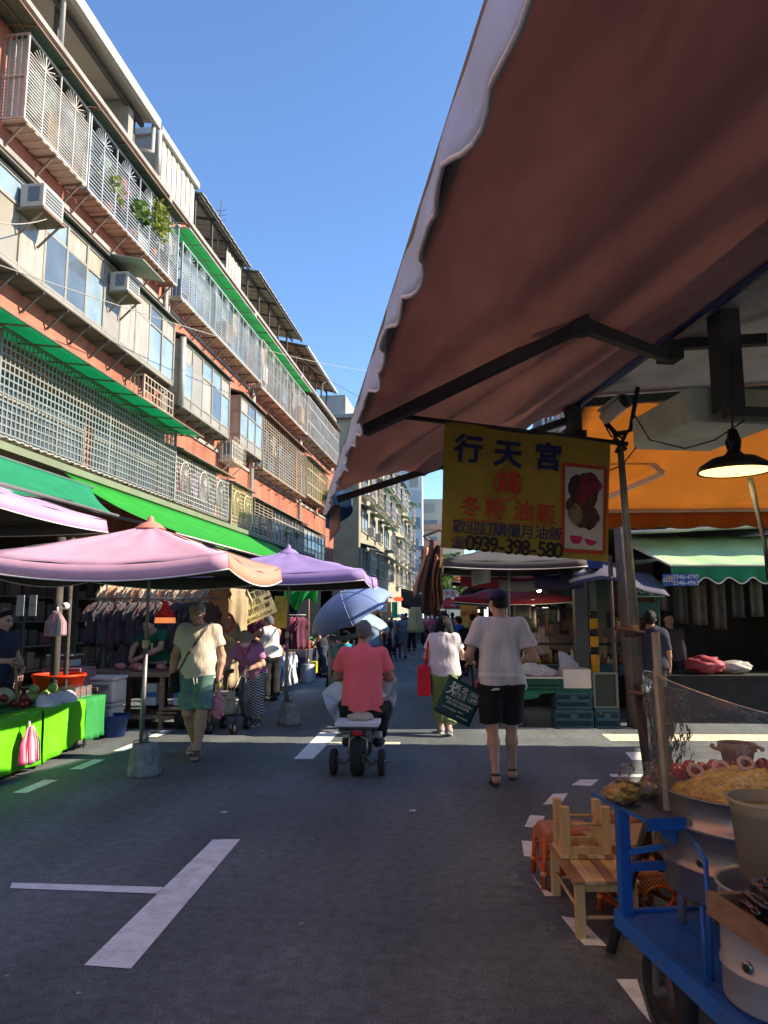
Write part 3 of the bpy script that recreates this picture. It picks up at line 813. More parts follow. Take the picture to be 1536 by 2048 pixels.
for i in range(22):
 u=rgl.uniform(11,38.5);z=rgl.choice((11.2,11.15,8.3))if u>25.5 else 11.2;c_=rgl.choice(((.40,.38,.35),(.12,.15,.24),(.30,.12,.12),(.20,.26,.22),(.45,.36,.25)))
 b=MB(AT);garment(b,(.2,u,z),rgl.uniform(.4,.6),rgl.uniform(.6,.95),(0,1,0),rgl)
 obj('shirt',b,M('faded_laundry_%d'%(int(c_[0]*100)),c_,.9,trans=.2,var=.2),label='faded garment drying behind the upper floor window cages',cat='shirt',group='faded garments behind the upper cages',solid=.006)
for i in range(8):
 u=11.3+i*3.3+rgl.uniform(-.6,.6);b=MB(AT);h_=rgl.uniform(.3,.7);b.bx((.06,u,9.83),(.38,u+rgl.uniform(.3,.7),9.83+h_));obj('storage_box',b,M('stored_box_%d'%(i%3),[(.32,.22,.13),(.42,.42,.40),(.12,.18,.28)][i%3],.8,var=.2),label='box stored behind the top floor cage bars',cat='box',group='boxes stored in the top floor cages')
def wire(pts,r,label,mat):
 b=MB();P=[Vector(p)for p in pts];b.tube(P,r,5);obj('cable',b,mat,label=label,cat='cable')
cabm=M('pale_cable',(.30,.28,.25),.7);cabd=M('dark_cable',(.05,.05,.05),.7)
def sagline(a,b_,s,n=14):
 a,b_=Vector(a),Vector(b_);return[a.lerp(b_,i/n)-Vector((0,0,s*4*(i/n)*(1-i/n)))for i in range(n+1)]
wire(sagline(PX(-60,510,-6.6),PY(735,742,30),.25),.010,'pale cable sagging across the brick facade to the right',cabm)
wire(sagline(PX(-40,436,-6.3),AT@Vector((.8,11.2,8.3)),.12),.010,'pale cable looping to the beige air conditioner',cabm)
wire(sagline(AT@Vector((.2,30,12.6)),PY(735,800,40),.2),.012,'thin dark cable beside the awning corner',cabd)
# buildings farther down the street
def block(name,label,T,w_,d,h,wall,floors,bays,rng,roofmat=None,cages=True,side=None):
 """a plain walk-up block; local x = out to the street, y = along"""
 t_=thing(name,label,'building',T.to_translation(),T.to_euler().z)
 b=MB();b.bx((-w_,0,0),(0,d,h));b.bx((-w_-.05,-.05,h),(.08,d+.05,h+.25))
 obj('wall',b,wall,t_,local=True)
 fh=(h-3.6)/floors
 for f in range(floors):
  for k in range(bays):
   u=(k+.5)*d/bays+rng.uniform(-.15,.15);z=3.6+f*fh+.75;ww=d/bays*rng.uniform(.5,.75);hh=fh*.52
   b=MB()
   for(a0,a1,c0,c1)in((u-ww/2,u+ww/2,z-.05,z),(u-ww/2,u+ww/2,z+hh,z+hh+.05),(u-ww/2-.05,u-ww/2,z-.05,z+hh+.05),(u+ww/2,u+ww/2+.05,z-.05,z+hh+.05),(u-.02,u+.02,z,z+hh)):
    b.bx((0,a0,c0),(.09,a1,c1))
   wf=obj('window',b,alu_w,t_,local=True)
   b=MB();b.bx((-.02,u-ww/2,z),(.03,u+ww/2,z+hh));obj('pane',b,rng.choice((glass,glass_b,glass_c,glass)),wf,local=True)
   q=rng.random()
   if cages and q<.55:
    b=MB();dd=.65
    for j in range(int(ww/.16)+1):b.bx((dd-.03,u-ww/2+j*.16-.015,z-.25),(dd,u-ww/2+j*.16+.015,z+hh))
    for j in range(4):b.bx((dd-.035,u-ww/2-.02,z-.25+j*(hh+.25)/3-.02),(dd+.005,u+ww/2+.02,z-.25+j*(hh+.25)/3+.02))
    b.bx((0,u-ww/2-.02,z-.3),(dd,u+ww/2+.02,z-.24))
    obj('window_cage',b,rng.choice((bar_w,bar_w,bar_t,bar_g)),t_,local=True)
   if cages and q<.85:
    b=MB();b.prism([(0,u-ww/2-.15,z+hh+.35),(.9,u-ww/2-.15,z+hh+.1),(.9,u-ww/2-.15,z+hh+.14),(0,u-ww/2-.15,z+hh+.39)],(0,ww+.3,0))
    obj('canopy',b,rng.choice((M('faded_green_canopy',(.22,.36,.24),.6,trans=.3),rgrey,rgrey,rwhite,dgreen)),t_,local=True)
   if rng.random()<.35:
    b=MB();b.bx((.02,u+ww/2+.1,z-.1),(.45,u+ww/2+.75,z+.45));b.bx((.45,u+ww/2+.16,z-.04),(.46,u+ww/2+.55,z+.38),1)
    obj('air_conditioner',b,[M('ac_casing',(.52,.5,.45),.6),M('ac_grille',(.1,.13,.17),.6)],t_,local=True)
 return t_
rg=random.Random(11)
olive=M('olive_plaster',(.36,.34,.23),.9,var=.12,vs=.7,dirt=.4,dcol=(.14,.13,.09),ds=.8)
cream=M('cream_plaster',(.28,.265,.20),.9,var=.12,vs=.8,dirt=.4,dcol=(.28,.27,.23),ds=.8)
greyw=M('grey_white_tile',(.56,.58,.60),.8,var=.12,vs=1.0,dirt=.3,dcol=(.3,.31,.32),ds=1)
P0=PY(704,1000,46)
T2=Matrix.LocRotScale(Vector((P0.x+.45,46,0)),Matrix.Rotation(-BET,3,'Z').to_euler(),None)
b2_=block('apartment_building','olive walled apartment block with green canopies just past the brick row',T2,9,36,13.6,cream,4,9,rg)
mb=MB();mb.bx((-9,-.06,0),(-.02,0,13.6));obj('side_wall',mb,olive,b2_,local=True)
mb=MB();mb.bx((-9.1,-.4,13.85),(.3,9,14.1));mb.bx((-6,.5,14.1),(-1,6,15.6));obj('roof_shed',mb,rgrey,b2_,local=True)
mb=MB(T2)
P1=PY(805,1100,96)
T3=Matrix.LocRotScale(Vector((-1.1,96,0)),Matrix.Rotation(-PI/2,3,'Z').to_euler(),None)
b3=block('apartment_building','pale grey tiled block facing down the street',Matrix.LocRotScale(Vector((-7.2,94,0)),Matrix.Rotation(-PI/2,3,'Z').to_euler(),None),12,6.0,19.6,greyw,6,3,rg,cages=False)
mb=MB();corr(mb,.2,5.9,15.5,17.2,.1,pitch=.3);obj('tin_panel',mb,M('pale_tin',(.42,.44,.46),.6),b3,local=True)
b4=block('apartment_building','beige block behind the grey tiled one with red trimmed balconies',Matrix.LocRotScale(Vector((-2.2,112,0)),Matrix.Rotation(-PI/2,3,'Z').to_euler(),None),12,7,18.6,M('beige_plaster',(.50,.46,.36),.9,var=.1),6,2,rg,cages=False)
mb=MB()
for f in range(5):mb.bx((.0,.3,4.2+f*2.5),(.7,6.7,5.0+f*2.5))
obj('balcony',mb,M('salmon_panel',(.5,.28,.2),.8),b4,local=True)
b5=block('apartment_building','low pale block with window cages seen behind the orange awning',Matrix.LocRotScale(Vector((5.6,62,0)),Matrix.Rotation(PI,3,'Z').to_euler(),None),9,38,11.5,M('pale_plaster',(.52,.52,.50),.9,var=.1),3,9,rg)
def tree(name,label,loc,h,r,seed,n=1500,ls=.5):
 rng=random.Random(seed);t_=thing(name,label,'tree',loc);loc=Vector(loc)
 b=MB();b.tube([loc,loc+Vector((.1,0,h*.3)),loc+Vector((-.05,.1,h*.6))],[.22,.16,.1],8)
 cl=[]
 for k in range(9):
  a=rng.uniform(0,2*PI);q=Vector((math.cos(a)*r*rng.uniform(.2,.75),math.sin(a)*r*rng.uniform(.2,.75),h*rng.uniform(.5,.92)))
  b.tube([loc+Vector((0,.05,h*.45)),loc+q*.6+Vector((0,0,h*.2)),loc+q],[.09,.06,.02],5);cl.append(loc+q)
 obj('trunk',b,M('bark',(.12,.09,.06),.9),t_)
 b=MB()
 for q in cl:leaf_cluster(b,q,r*.5,n//9,ls,rng,sz=.8)
 obj('crown',b,leafm,t_)
tree('street_tree','leafy green tree at the far bend of the street',(1.4,82,0),8,3,5)
tree('street_tree','green tree rising beyond the orange awning gap',(4.0,34,0),9.6,1.6,9,900,.35)
# LEFT SIDE STALLS
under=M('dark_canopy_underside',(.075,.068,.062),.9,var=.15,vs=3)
pipe_m=M('steel_pole',(.26,.25,.24),.45,.6,var=.2,vs=6,dirt=.4,dcol=(.12,.08,.05),ds=6)
conc_b=M('painted_concrete_base',(.17,.18,.175),.75,var=.25,vs=7,dirt=.6,dcol=(.4,.4,.38),ds=12,bump=.4,bs=30)
wood_d=M('worn_wood',(.22,.15,.10),.8,var=.3,vs=4,stretch=(1,6,6),dirt=.3,dcol=(.08,.06,.04),ds=6)
piping=M('pale_piping',(.75,.70,.66),.7,var=0)
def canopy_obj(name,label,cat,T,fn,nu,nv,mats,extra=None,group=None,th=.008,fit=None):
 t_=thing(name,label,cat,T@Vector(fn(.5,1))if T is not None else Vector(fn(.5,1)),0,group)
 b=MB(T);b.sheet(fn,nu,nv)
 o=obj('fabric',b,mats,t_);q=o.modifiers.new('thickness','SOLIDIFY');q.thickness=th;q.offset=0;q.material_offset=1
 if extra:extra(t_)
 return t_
emer=M('emerald_tarp',(.03,.36,.17),.6,var=.12,vs=2.5,trans=.45,bump=.5,bs=7)
lime=M('lime_green_tarp',(.05,.52,.06),.55,var=.12,vs=2,trans=.5,bump=.4,bs=6)
def sag(f):return 4*f*(1-f)
def fA(u,v):
 uu=4.2+u*(7.6-2.2*v)
 return(1.35+1.6*v,uu,3.72-.80*v-.1*sag(v)-.07*sag(u)*v+.03*math.sin(uu*3+2*v)*v)
def poles_A(t_):
 b=MB(AT);b.tube([(1.35,4.2,3.70),(1.35,11.9,3.70)],.03,7);b.tube([(2.95,4.2,2.90),(2.95,9.7,2.90)],.022,7)
 obj('frame_pole',b,pipe_m,t_)
 for u in(4.5,8.8,11.5):
  b=MB(AT);b.bar((0,u,3.62),(2.8,u,2.95),.05);obj('support_arm',b,M('dark_steel',(.09,.085,.08),.7),t_)
canopy_obj('awning','emerald green tarp awning at the left edge above the purple umbrella','awning',AT,fA,24,10,[under,emer],poles_A)
def fB(u,v):
 uu=12.0-.6*v+u*(13.5+.6*v)
 return(.72+2.35*v,uu,4.02-1.16*v-.10*sag(v)+.02*math.sin(uu*4)*v-.06*sag((u*4)%1)*v)
def poles_B(t_):
 b=MB(AT);b.tube([(.75,11.8,4.05),(.75,25.6,4.05)],.045,7);obj('roller_tube',b,alu,t_)
 b=MB(AT);b.tube([(3.07,11.4,2.84),(3.07,25.5,2.84)],.025,7);obj('front_bar',b,pipe_m,t_)
 for u in(12.2,16.5,20.8,25):
  b=MB(AT);b.bar((0,u,3.7),(2.95,u,2.88),.045);obj('support_arm',b,M('dark_steel',(.09,.085,.08),.7),t_)
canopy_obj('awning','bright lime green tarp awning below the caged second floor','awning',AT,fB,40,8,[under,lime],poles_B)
mb=MB(AT);mb.prism([(0,4,4.12),(.8,4,4.02),(.8,4,4.14),(0,4,4.24)],(0,28,0));obj('fascia_roof',mb,M('olive_fascia',(.15,.18,.11),.7,var=.12,vs=2),apt,local=False)
far_cols=[('dull green',dgreen),('pale grey',rgrey),('teal',tgreen)]
for i,(u0,u1,zo,zi,cm,lab)in enumerate(((25.6,31,2.75,3.8,rgrey,'grey tin stall awning past the lime green tarp'),(31.2,36.5,2.6,3.6,dgreen,'dark green stall awning near the far end of the brick row'),(36.8,44,2.55,3.5,M('olive_yellow_tarp',(.42,.45,.08),.6,trans=.4),'olive yellow stall awning past the brick row'))):
 canopy_obj('awning',lab,'awning',AT,(lambda u0,u1,zo,zi:lambda u,v:(.0+2.9*v,u0+(u1-u0)*u,zi+(zo-zi)*v-.06*sag((u*3)%1)*v))(u0,u1,zo,zi),16,5,[under,cm])
brlime=M('bright_lime_cloth',(.10,.62,.05),.6,trans=.45,var=.1)
canopy_obj('awning','small bright green cloth awning far down the left side','awning',None,lambda u,v:(PY(802,1182,30).x+1.15*u,30+.3*v,2.62-.75*v-.35*u),6,5,[brlime,under])
canopy_obj('awning','second small bright green awning beyond, nearer the street middle','awning',None,lambda u,v:(PY(826,1200,36).x+.75*u,36+.3*v,2.2-.4*v-.3*u),6,5,[brlime,under])
def market_umbrella(name,label,c,half,zp,ze,panels,sagd=.12,base=True,rot=0.0,pole_top=None,flap=.0,drop=0.14,pole=True,lit_under=None):
 """square market parasol: panels front, right, back, left"""
 cx,cy=c;t_=thing(name,label,'umbrella',(cx,cy,0),0,'market parasols over the stalls')
 Q=Matrix.Rotation(rot,3,'Z')
 cor=[Vector((-half,-half,0)),Vector((half,-half,0)),Vector((half,half,0)),Vector((-half,half,0))]
 b=MB();pi_=MB();n=14
 mats=[];
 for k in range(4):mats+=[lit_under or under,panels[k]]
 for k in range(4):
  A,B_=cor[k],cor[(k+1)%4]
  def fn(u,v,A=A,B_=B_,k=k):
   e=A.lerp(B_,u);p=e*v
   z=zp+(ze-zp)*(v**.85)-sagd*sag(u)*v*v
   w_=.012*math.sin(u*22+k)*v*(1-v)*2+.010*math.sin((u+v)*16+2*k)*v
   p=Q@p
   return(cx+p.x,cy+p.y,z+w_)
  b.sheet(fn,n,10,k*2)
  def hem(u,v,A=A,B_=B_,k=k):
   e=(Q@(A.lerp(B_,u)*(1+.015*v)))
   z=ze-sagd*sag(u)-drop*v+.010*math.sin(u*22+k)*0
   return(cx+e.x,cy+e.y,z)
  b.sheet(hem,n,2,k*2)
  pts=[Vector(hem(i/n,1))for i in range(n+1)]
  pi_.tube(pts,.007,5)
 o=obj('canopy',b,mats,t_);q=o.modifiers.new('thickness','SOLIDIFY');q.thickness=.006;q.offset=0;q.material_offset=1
 obj('hem_piping',pi_,piping,o)
 b=MB();b.lathe([(.16,-.05),(.10,.0),(.035,.03),(.03,.07),(.001,.09)],(cx,cy,zp),12);obj('peak_cap',b,panels[1],t_)
 for k in range(4):
  e=Q@cor[k]
  b=MB();b.tube([(cx,cy,zp-.05),(cx+e.x*.98,cy+e.y*.98,ze-.01)],.012,6);obj('rib',b,M('dark_steel',(.09,.085,.08),.7),t_)
 if pole:
  b=MB();b.tube([(cx,cy,.3),(cx+.005,cy,1.28)],.024,9);b.tube([(cx+.005,cy,1.25),(cx+.01,cy,zp)],.017,9);obj('pole',b,pipe_m,t_)
  b=MB();b.lathe([(.001,1.22),(.034,1.22),(.034,1.30),(.001,1.30)],(cx,cy,0),10);b.tube([(cx+.03,cy,1.26),(cx+.07,cy-.01,1.27),(cx+.07,cy-.01,1.2)],.01,6);obj('pole_clamp',b,M('yellowed_plastic',(.5,.42,.25),.6),t_)
 return t_
def conc_base(c,label,h=.3,r0=.165,r1=.12,sq=False,mat=None):
 t_=thing('parasol_stand',label,'stand',(c[0],c[1],0),0,'heavy parasol bases')
 b=MB();b.lathe([(.001,.001),(r0,.001),(r0*1.01,.03),(r1,h-.01),(r1*.95,h),(.001,h+.005)],(c[0],c[1],0),5 if sq else 22)
 o=obj('body',b,mat or conc_b,t_)
 b=MB();b.tube([(c[0]-.05+.05*math.cos(a),c[1]-r1*.6,h+.04*math.sin(a))for a in[PI*k/8 for k in range(9)]],.005,5);obj('handle',b,M('dark_steel',(.09,.085,.08),.7),t_)
 b=MB();b.tube([(c[0],c[1],h-.02),(c[0],c[1],h+.12)],.032,10);obj('pole_socket',b,pipe_m,t_)
pinkm=M('mauve_parasol_cloth',(.74,.43,.54),.75,var=.10,vs=3,trans=.18,dirt=.2,dcol=(.3,.22,.3),ds=2)
mauve_lit=M('salmon_parasol_cloth',(.72,.28,.20),.75,var=.08,vs=3,trans=.18)  # mauve cloth with sunlight put into its colour, for the sunward panel
purp=M('purple_parasol_cloth',(.36,.26,.56),.75,var=.12,vs=3,trans=.18)
lav=M('lavender_parasol_cloth',(.48,.31,.50),.75,var=.10,vs=3,trans=.18)
market_umbrella('market_umbrella','square mauve and salmon parasol in front of the meat stall',(-2.87,7.45),1.12,2.47,2.08,[pinkm,mauve_lit,pinkm,pinkm],.10)
conc_base((-2.83,7.45),'dark tapered concrete base under the mauve parasol, nearest the camera')
market_umbrella('market_umbrella','square purple parasol with a peach peak, farther along the left stalls',(-2.12,10.97),1.22,2.5,2.14,[purp,purp,purp,purp],.06)
conc_base((-2.06,10.97),'dark tapered concrete base under the purple parasol')
market_umbrella('market_umbrella','lavender parasol cut off by the left edge of the photo',(-5.35,7.35),1.42,3.2,2.68,[lav,lav,lav,lav],.04,pole=True)
for k,(x,y,lab,cm)in enumerate(((-2.9,17.6,'small blue parasol base tin beside the white shirts',None),)):
 conc_base((x,y),'grey tin bucket base holding a brown pole by the white shirts',.42,.2,.155,mat=M('zinc_bucket',(.42,.43,.44),.5,.5))
 b=MB();b.tube([(x,y,.4),(x,y,2.3)],.02,8);obj('parasol_pole',b,M('brown_pole',(.25,.13,.06),.7),label='brown pole standing in the grey tin bucket',cat='pole')
 # green fruit table
gcl=M('lime_table_cloth',(.12,.58,.004),.6,var=.08,vs=4,bump=.8,bs=7)
gcl2=M('dark_green_cloth',(.02,.22,.05),.7,var=.15,vs=3)
t_=thing('fruit_table','low fruit table draped in bright lime green cloth','table',(-4.5,7.3,0))
b=MB();b.bx((-5.3,5.4,.52),(-4.02,9.1,.56));obj('tabletop',b,wood_d,t_)
for(x,y)in((-4.08,5.6),(-4.12,7.0),(-4.1,7.5),(-4.12,8.9),(-5.2,5.6),(-5.2,8.9)):
 b=MB();b.tube([(x,y,0),(x,y,.54)],.018,7);obj('leg',b,M('blue_grey_leg',(.2,.27,.33),.6,.3),t_)
def drape(y0,y1,m,name,zb,sl=0.0,x0=-4.0):
 b=MB()
 b.sheet(lambda u,v:(x0-.22*(1-min(1,v*4))+.10*max(0,v-.25)*.35+.018*math.sin(u*21+y0)*v+.01*math.sin(u*7+5*v),y0+(y1-y0)*u+.10*v*(u-.5)*0,.585-(0 if v<.25 else(v-.25)/.75*(.585-zb(u)))),28,12)
 return obj(name,b,m,t_,solid=.006)
drape(5.3,7.62,gcl,'cloth_panel',lambda u:.05+.03*math.sin(3*u))
drape(7.66,8.62,gcl,'cloth_panel',lambda u:.05+.12*u)
drape(8.60,9.15,gcl2,'cloth_panel',lambda u:.12)  # far end of the front cloth, its shade put into a darker green
b=MB();b.sheet(lambda u,v:(-5.25+1.1*u,5.3+3.8*v,.572+.006*math.sin(9*u)*math.sin(14*v)),8,20);obj('cloth_top',b,gcl2,t_,solid=.006)
redfruit=M('dark_red_fruit',(.20,.018,.016),.35,var=.4,vs=14,spec=.5)
guava=M('green_guava',(.26,.40,.10),.5,var=.2,vs=10)
rng=random.Random(3)
def fruits(n,x0,x1,y0,y1,z,r,mat,name,label,cat,group,layers=1):
 k=0;used=[]
 proto=None
 for i in range(n*12):
  if k>=n:break
  la=0 if k<n*.72 else 1
  x,y=rng.uniform(x0+la*.06,x1-la*.06),rng.uniform(y0+la*.06,y1-la*.06)
  if any((x-a)**2+(y-b_)**2<(1.8*r)**2 and l_==la for a,b_,l_ in used):continue
  used.append((x,y,la));k+=1
  if proto is None:
   b=MB();b.ball((0,0,r),r,14,sz=.93);b.tube([(0,0,1.85*r),(.003,0,2.1*r)],.004,5)
   proto=obj(name,b,mat,kind='thing',label=label,cat=cat,group=group);o=proto
  else:o=dup(proto)
  o.location=(x,y,z+la*1.45*r);o.rotation_euler=(rng.uniform(-.4,.4),rng.uniform(-.4,.4),rng.uniform(0,6))
fruits(34,-4.85,-4.2,6.4,7.95,.585,.045,redfruit,'red_fruit','dark red round fruit in the heap on the lime green table','fruit','dark red fruit heaped on the green table')
fruits(10,-4.55,-4.22,8.05,8.55,.60,.055,guava,'guava','pale green guava in the pile on the lime green table','fruit','green guavas on the green table')
foam=M('white_foam_net',(.72,.72,.70),.8,bump=.8,bs=60)
for i,(x,y)in enumerate(((-4.13,8.02),(-4.12,8.38))):
 f=Field((x-.2,y-.2,.5),(x+.2,y+.2,.8),.012);f.ell((x,y,.6),(.12,.17,.08));f.ell((x-.03,y-.07,.65),(.06,.06,.06));f.ell((x,y+.07,.65),(.06,.06,.06))
 fobj('foam_wrapped_fruit',f,foam,None,label=['white foam netted fruit mound, nearer one on the green table','white foam netted fruit mound, farther one on the green table'][i],cat='fruit')
f=Field((-4.9,7.4,.5),(-4.3,8.2,.9),.014);f.ell((-4.62,7.95,.68),(.13,.2,.1),rot=Matrix.Rotation(.5,3,'Z'));fobj('melon',f,M('pale_melon',(.5,.45,.25),.6,var=.2),None,label='pale yellow melon behind the red fruit heap',cat='melon')
clearm=Mclear('clear_punnet',(.9,.9,.9),.15)
for i in range(3):
 t_=thing('fruit_punnet',['clear punnet of small red fruit, nearest of three on the green table','clear punnet of small red fruit, middle of three on the green table','clear punnet of small red fruit, farthest of three on the green table'][i],'punnet',(-4.25,8.68+.15*i,.585),0,'punnets of red fruit')
 z0=.585;b=MB();b.bx((-4.37,8.62+.15*i,z0),(-4.13,8.75+.15*i,z0+.13));obj('box',b,clearm,t_)
 b=MB()
 for k in range(14):b.ball((-4.35+rng.random()*.2,8.64+.15*i+rng.random()*.09,z0+.03+rng.random()*.07),.022,8)
 obj('small_fruit',b,M('strawberry',(.45,.03,.02),.4),t_)
def bag_bundle(c,h,wd,label,cols,ax=(0,1,0),n=9,seed=0):
 c=Vector(c);ax=Vector(ax);nn=ax.cross(Vector((0,0,1)));rg_=random.Random(seed)
 t_=thing('bag_bundle',label,'bags',c-Vector((0,0,h)))
 b=MB()
 for k in range(n):
  t=(k+.5)/n-.5;ph=rg_.uniform(0,6);m=k%len(cols)
  b.sheet(lambda u,v:c+ax*(t*wd*(.25+.75*min(1,v*2.2))+(u-.5)*wd/n*1.7*(.3+.7*min(1,v*2)))+nn*(.02+.028*math.sin(u*6+ph)*v+.012*math.sin(ph+k))+Vector((0,0,-v*h*(1-.08*abs(t)))),5,10,m)
 o=obj('bags',b,cols,t_,solid=.003)
 b=MB();b.tube([c+Vector((0,0,.05)),c+Vector((0,0,-.02))],.012,6);b.ball(c+Vector((0,0,-.03)),.025,8);obj('tie',b,cols[-1],t_)
hot=M('hot_pink_plastic',(.72,.06,.22),.4,var=.2,vs=20,trans=.25);palep=M('pale_pink_plastic',(.75,.42,.48),.4,var=.15,trans=.25);whp=M('white_plastic',(.78,.74,.74),.4,trans=.25)
g0=PX(58,1452,-3.9)
bag_bundle((-3.9,g0.y,g0.z+.0),.36,.27,'bundle of hot pink and white striped bags hanging on the green cloth',[hot,palep,hot,whp],n=13)
p_=PY(119,1222,8.8)
bag_bundle((p_.x,8.75,p_.z),.30,.22,'bundle of pale pink bags hanging on the stall post',[palep,palep,whp],ax=(1,0,0),n=7,seed=4)
p_=PY(113,1230,8.9)
b=MB();b.tube([(p_.x,8.95,0),(p_.x-.02,8.95,2.5)],.055,9);b.tube([(p_.x+.11,9.0,0),(p_.x+.1,9,2.5)],.03,7);obj('stall_post',b,M('dark_wrapped_post',(.06,.05,.045),.8,var=.4,vs=9),label='dark wrapped wooden post behind the pink bags',cat='post')
p_=PY(127,1212,8.8)
t_=thing('tape_roll','round white roll hanging above the pale pink bags','roll',p_)
b=MB();b.tube([p_+Vector((.02,-.03,0)),p_+Vector((.02,.03,0))],.042,18);obj('roll',b,M('white_paper',(.75,.73,.68),.8),t_)
b=MB();b.tube([p_+Vector((.02,-.034,0)),p_+Vector((.02,-.028,0))],.015,12);obj('core',b,M('dark_hole',(.03,.03,.03),.9),t_)
for i,x in enumerate((41,66)):
 a,c_=PY(x-6,1190,9.6),PY(x+6,1232,9.6)
 b=MB();b.bx((a.x,9.59,c_.z),(c_.x,9.6,a.z));obj('price_card',b,M('dull_card',(.42,.41,.38),.8),label=['pale blank card hanging in the dark stall, left of two','pale card with a dark caret mark hanging in the dark stall'][i],cat='card')
 if i:
  b=MB();q=(a+c_)/2;b.bar((q.x-.02,9.585,q.z),(q.x+.02,9.585,q.z+.02),.004);b.bar((q.x-.02,9.585,q.z),(q.x+.02,9.585,q.z-.02),.004);obj('ink_mark',b,darkroom,bpy.data.objects['price_card.001'])
def tub(c,r0,r1,h,mat,label,name='plastic_tub',sy=1.0,rim=.015,n=26):
 t_=thing(name,label,'tub',c)
 b=MB();b.lathe([(.001,.012),(r0*.98,.012),(r1*.96,h-.01),(r1*.96,h),(r1+rim,h),(r1+rim,h-.03),(r1,h-.03),(r0,0),(.001,0)],c,n,sy=sy);obj('body',b,mat,t_)
 for s_ in(-1,1):
  b=MB();b.tube([Vector(c)+Vector((s_*(r1+rim+.02*math.sin(a)),.06*math.cos(a),h-.02))for a in[PI*k/6 for k in range(7)]],.008,5);obj('handle',b,mat,t_)
 return t_
tub((-4.62,9.2,.47),.24,.30,.36,M('orange_red_plastic',(.72,.06,.012),.4,var=.08,trans=.3),'large orange red plastic tub behind the fruit table')
b=MB();b.bx((-4.95,8.9,0),(-4.3,9.5,.46));obj('crate_stand',b,M('dim_crate',(.10,.09,.08),.8),label='dark crate under the orange red tub',cat='crate',bevel=.01)
tub((-4.15,9.75,0),.16,.20,.27,M('blue_plastic',(.02,.05,.20),.4,var=.15),'dark blue plastic bucket on the ground beside the foam boxes','plastic_bucket')
t_=thing('basket','dim pinkish mesh basket behind the orange red tub','basket',(-5.35,9.1,.45))
b=MB()
for k in range(30):
 a=2*PI*k/30;b.bar((-5.35+.24*math.cos(a),9.1+.2*math.sin(a),.47),(-5.35+.29*math.cos(a),9.1+.25*math.sin(a),.8),.012)
for z,r_ in((.47,.24),(.55,.255),(.63,.265),(.72,.28),(.8,.29)):b.tube([(-5.35+r_*math.cos(a),9.1+(r_-.04)*math.sin(a),z)for a in[2*PI*k/24 for k in range(25)]],.01,5)
obj('weave',b,M('dusty_pink_plastic',(.22,.13,.13),.6),t_)
sty=M('white_foam_box',(.66,.62,.54),.85,var=.08,vs=6,dirt=.25,dcol=(.45,.38,.28),ds=5,bump=.15,bs=60)
for i in range(2):
 t_=thing('foam_box',['white foam box on top of the other by the meat table','lower white foam box by the meat table'][i],'box',(-4.42,10.0,.34-.33*i+.02),0,'white foam boxes by the meat table')
 z0=.40-.345*i;b=MB();b.bx((-4.70-.03*i,9.85,z0),(-4.2-.02*i,10.3,z0+.285));obj('body',b,sty,t_,bevel=.03)
 b=MB();b.bx((-4.71-.03*i,9.84,z0+.29),(-4.19-.02*i,10.31,z0+.335));obj('lid',b,sty,t_,bevel=.015)
p_=PY(128,1325,9.7)
t_=thing('weighing_scale','small grey weighing scale on a box in the dim stall','scale',p_)
b=MB();b.bx((p_.x-.14,9.6,p_.z-.05),(p_.x+.14,9.9,p_.z+.04));obj('body',b,M('grey_scale_body',(.30,.32,.33),.5),t_,bevel=.015)
b=MB();b.bx((p_.x-.17,9.56,p_.z+.09),(p_.x+.17,9.94,p_.z+.105));b.tube([(p_.x,9.75,p_.z+.03),(p_.x,9.75,p_.z+.1)],.04,8);obj('pan',b,M('steel_pan',(.5,.5,.5),.35,.8),t_)
b=MB();b.bx((p_.x-.12,9.592,p_.z-.03),(p_.x+.05,9.6,p_.z+.02));obj('display',b,M('scale_display',(.15,.2,.17),.3),t_)
b=MB();b.bx((p_.x-.22,9.55,p_.z-.3),(p_.x+.3,10.0,p_.z-.06));obj('storage_box',b,M('faded_pink_box',(.28,.12,.13),.7,var=.2),label='faded pink storage box under the scale',cat='box',bevel=.01)
b=MB();b.bx((p_.x-.5,9.5,p_.z-.34),(p_.x+.55,10.3,p_.z-.30))
for x in(-.45,.5):b.bx((p_.x+x-.02,9.55,0),(p_.x+x+.02,9.6,p_.z-.34));b.bx((p_.x+x-.02,10.2,0),(p_.x+x+.02,10.25,p_.z-.34))
obj('counter',b,M('dim_crate',(.10,.09,.08),.8),label='dim counter carrying the pink box and scale',cat='counter')
t_=thing('meat_table','worn wooden butcher table loaded with pink meat','table',(-4.0,10.7,0))
b=MB();b.bx((-4.95,10.35,.70),(-2.95,11.2,.76));obj('tabletop',b,wood_d,t_,bevel=.006)
for(x,y)in((-4.5,10.42),(-3.75,10.42),(-3.05,10.42),(-4.5,11.1),(-3.05,11.1)):
 b=MB();b.bx((x-.03,y-.03,.0),(x+.03,y+.03,.7));obj('leg',b,wood_d,t_)
b=MB();b.bx((-4.55,10.38,.13),(-3.0,11.1,.18));b.bx((-3.8,10.37,.2),(-3.1,10.9,.23));b.bx((-3.75,10.38,.25),(-3.12,10.9,.28));obj('shelf',b,wood_d,t_)
b=MB();b.tube([(-3.42,10.36,.13),(-3.42,10.44,.13)],.13,18);obj('wheel',b,M('rubber',(.02,.02,.02),.8),t_)
meat=M('raw_meat',(.50,.20,.16),.45,var=.5,vs=12,spec=.6)
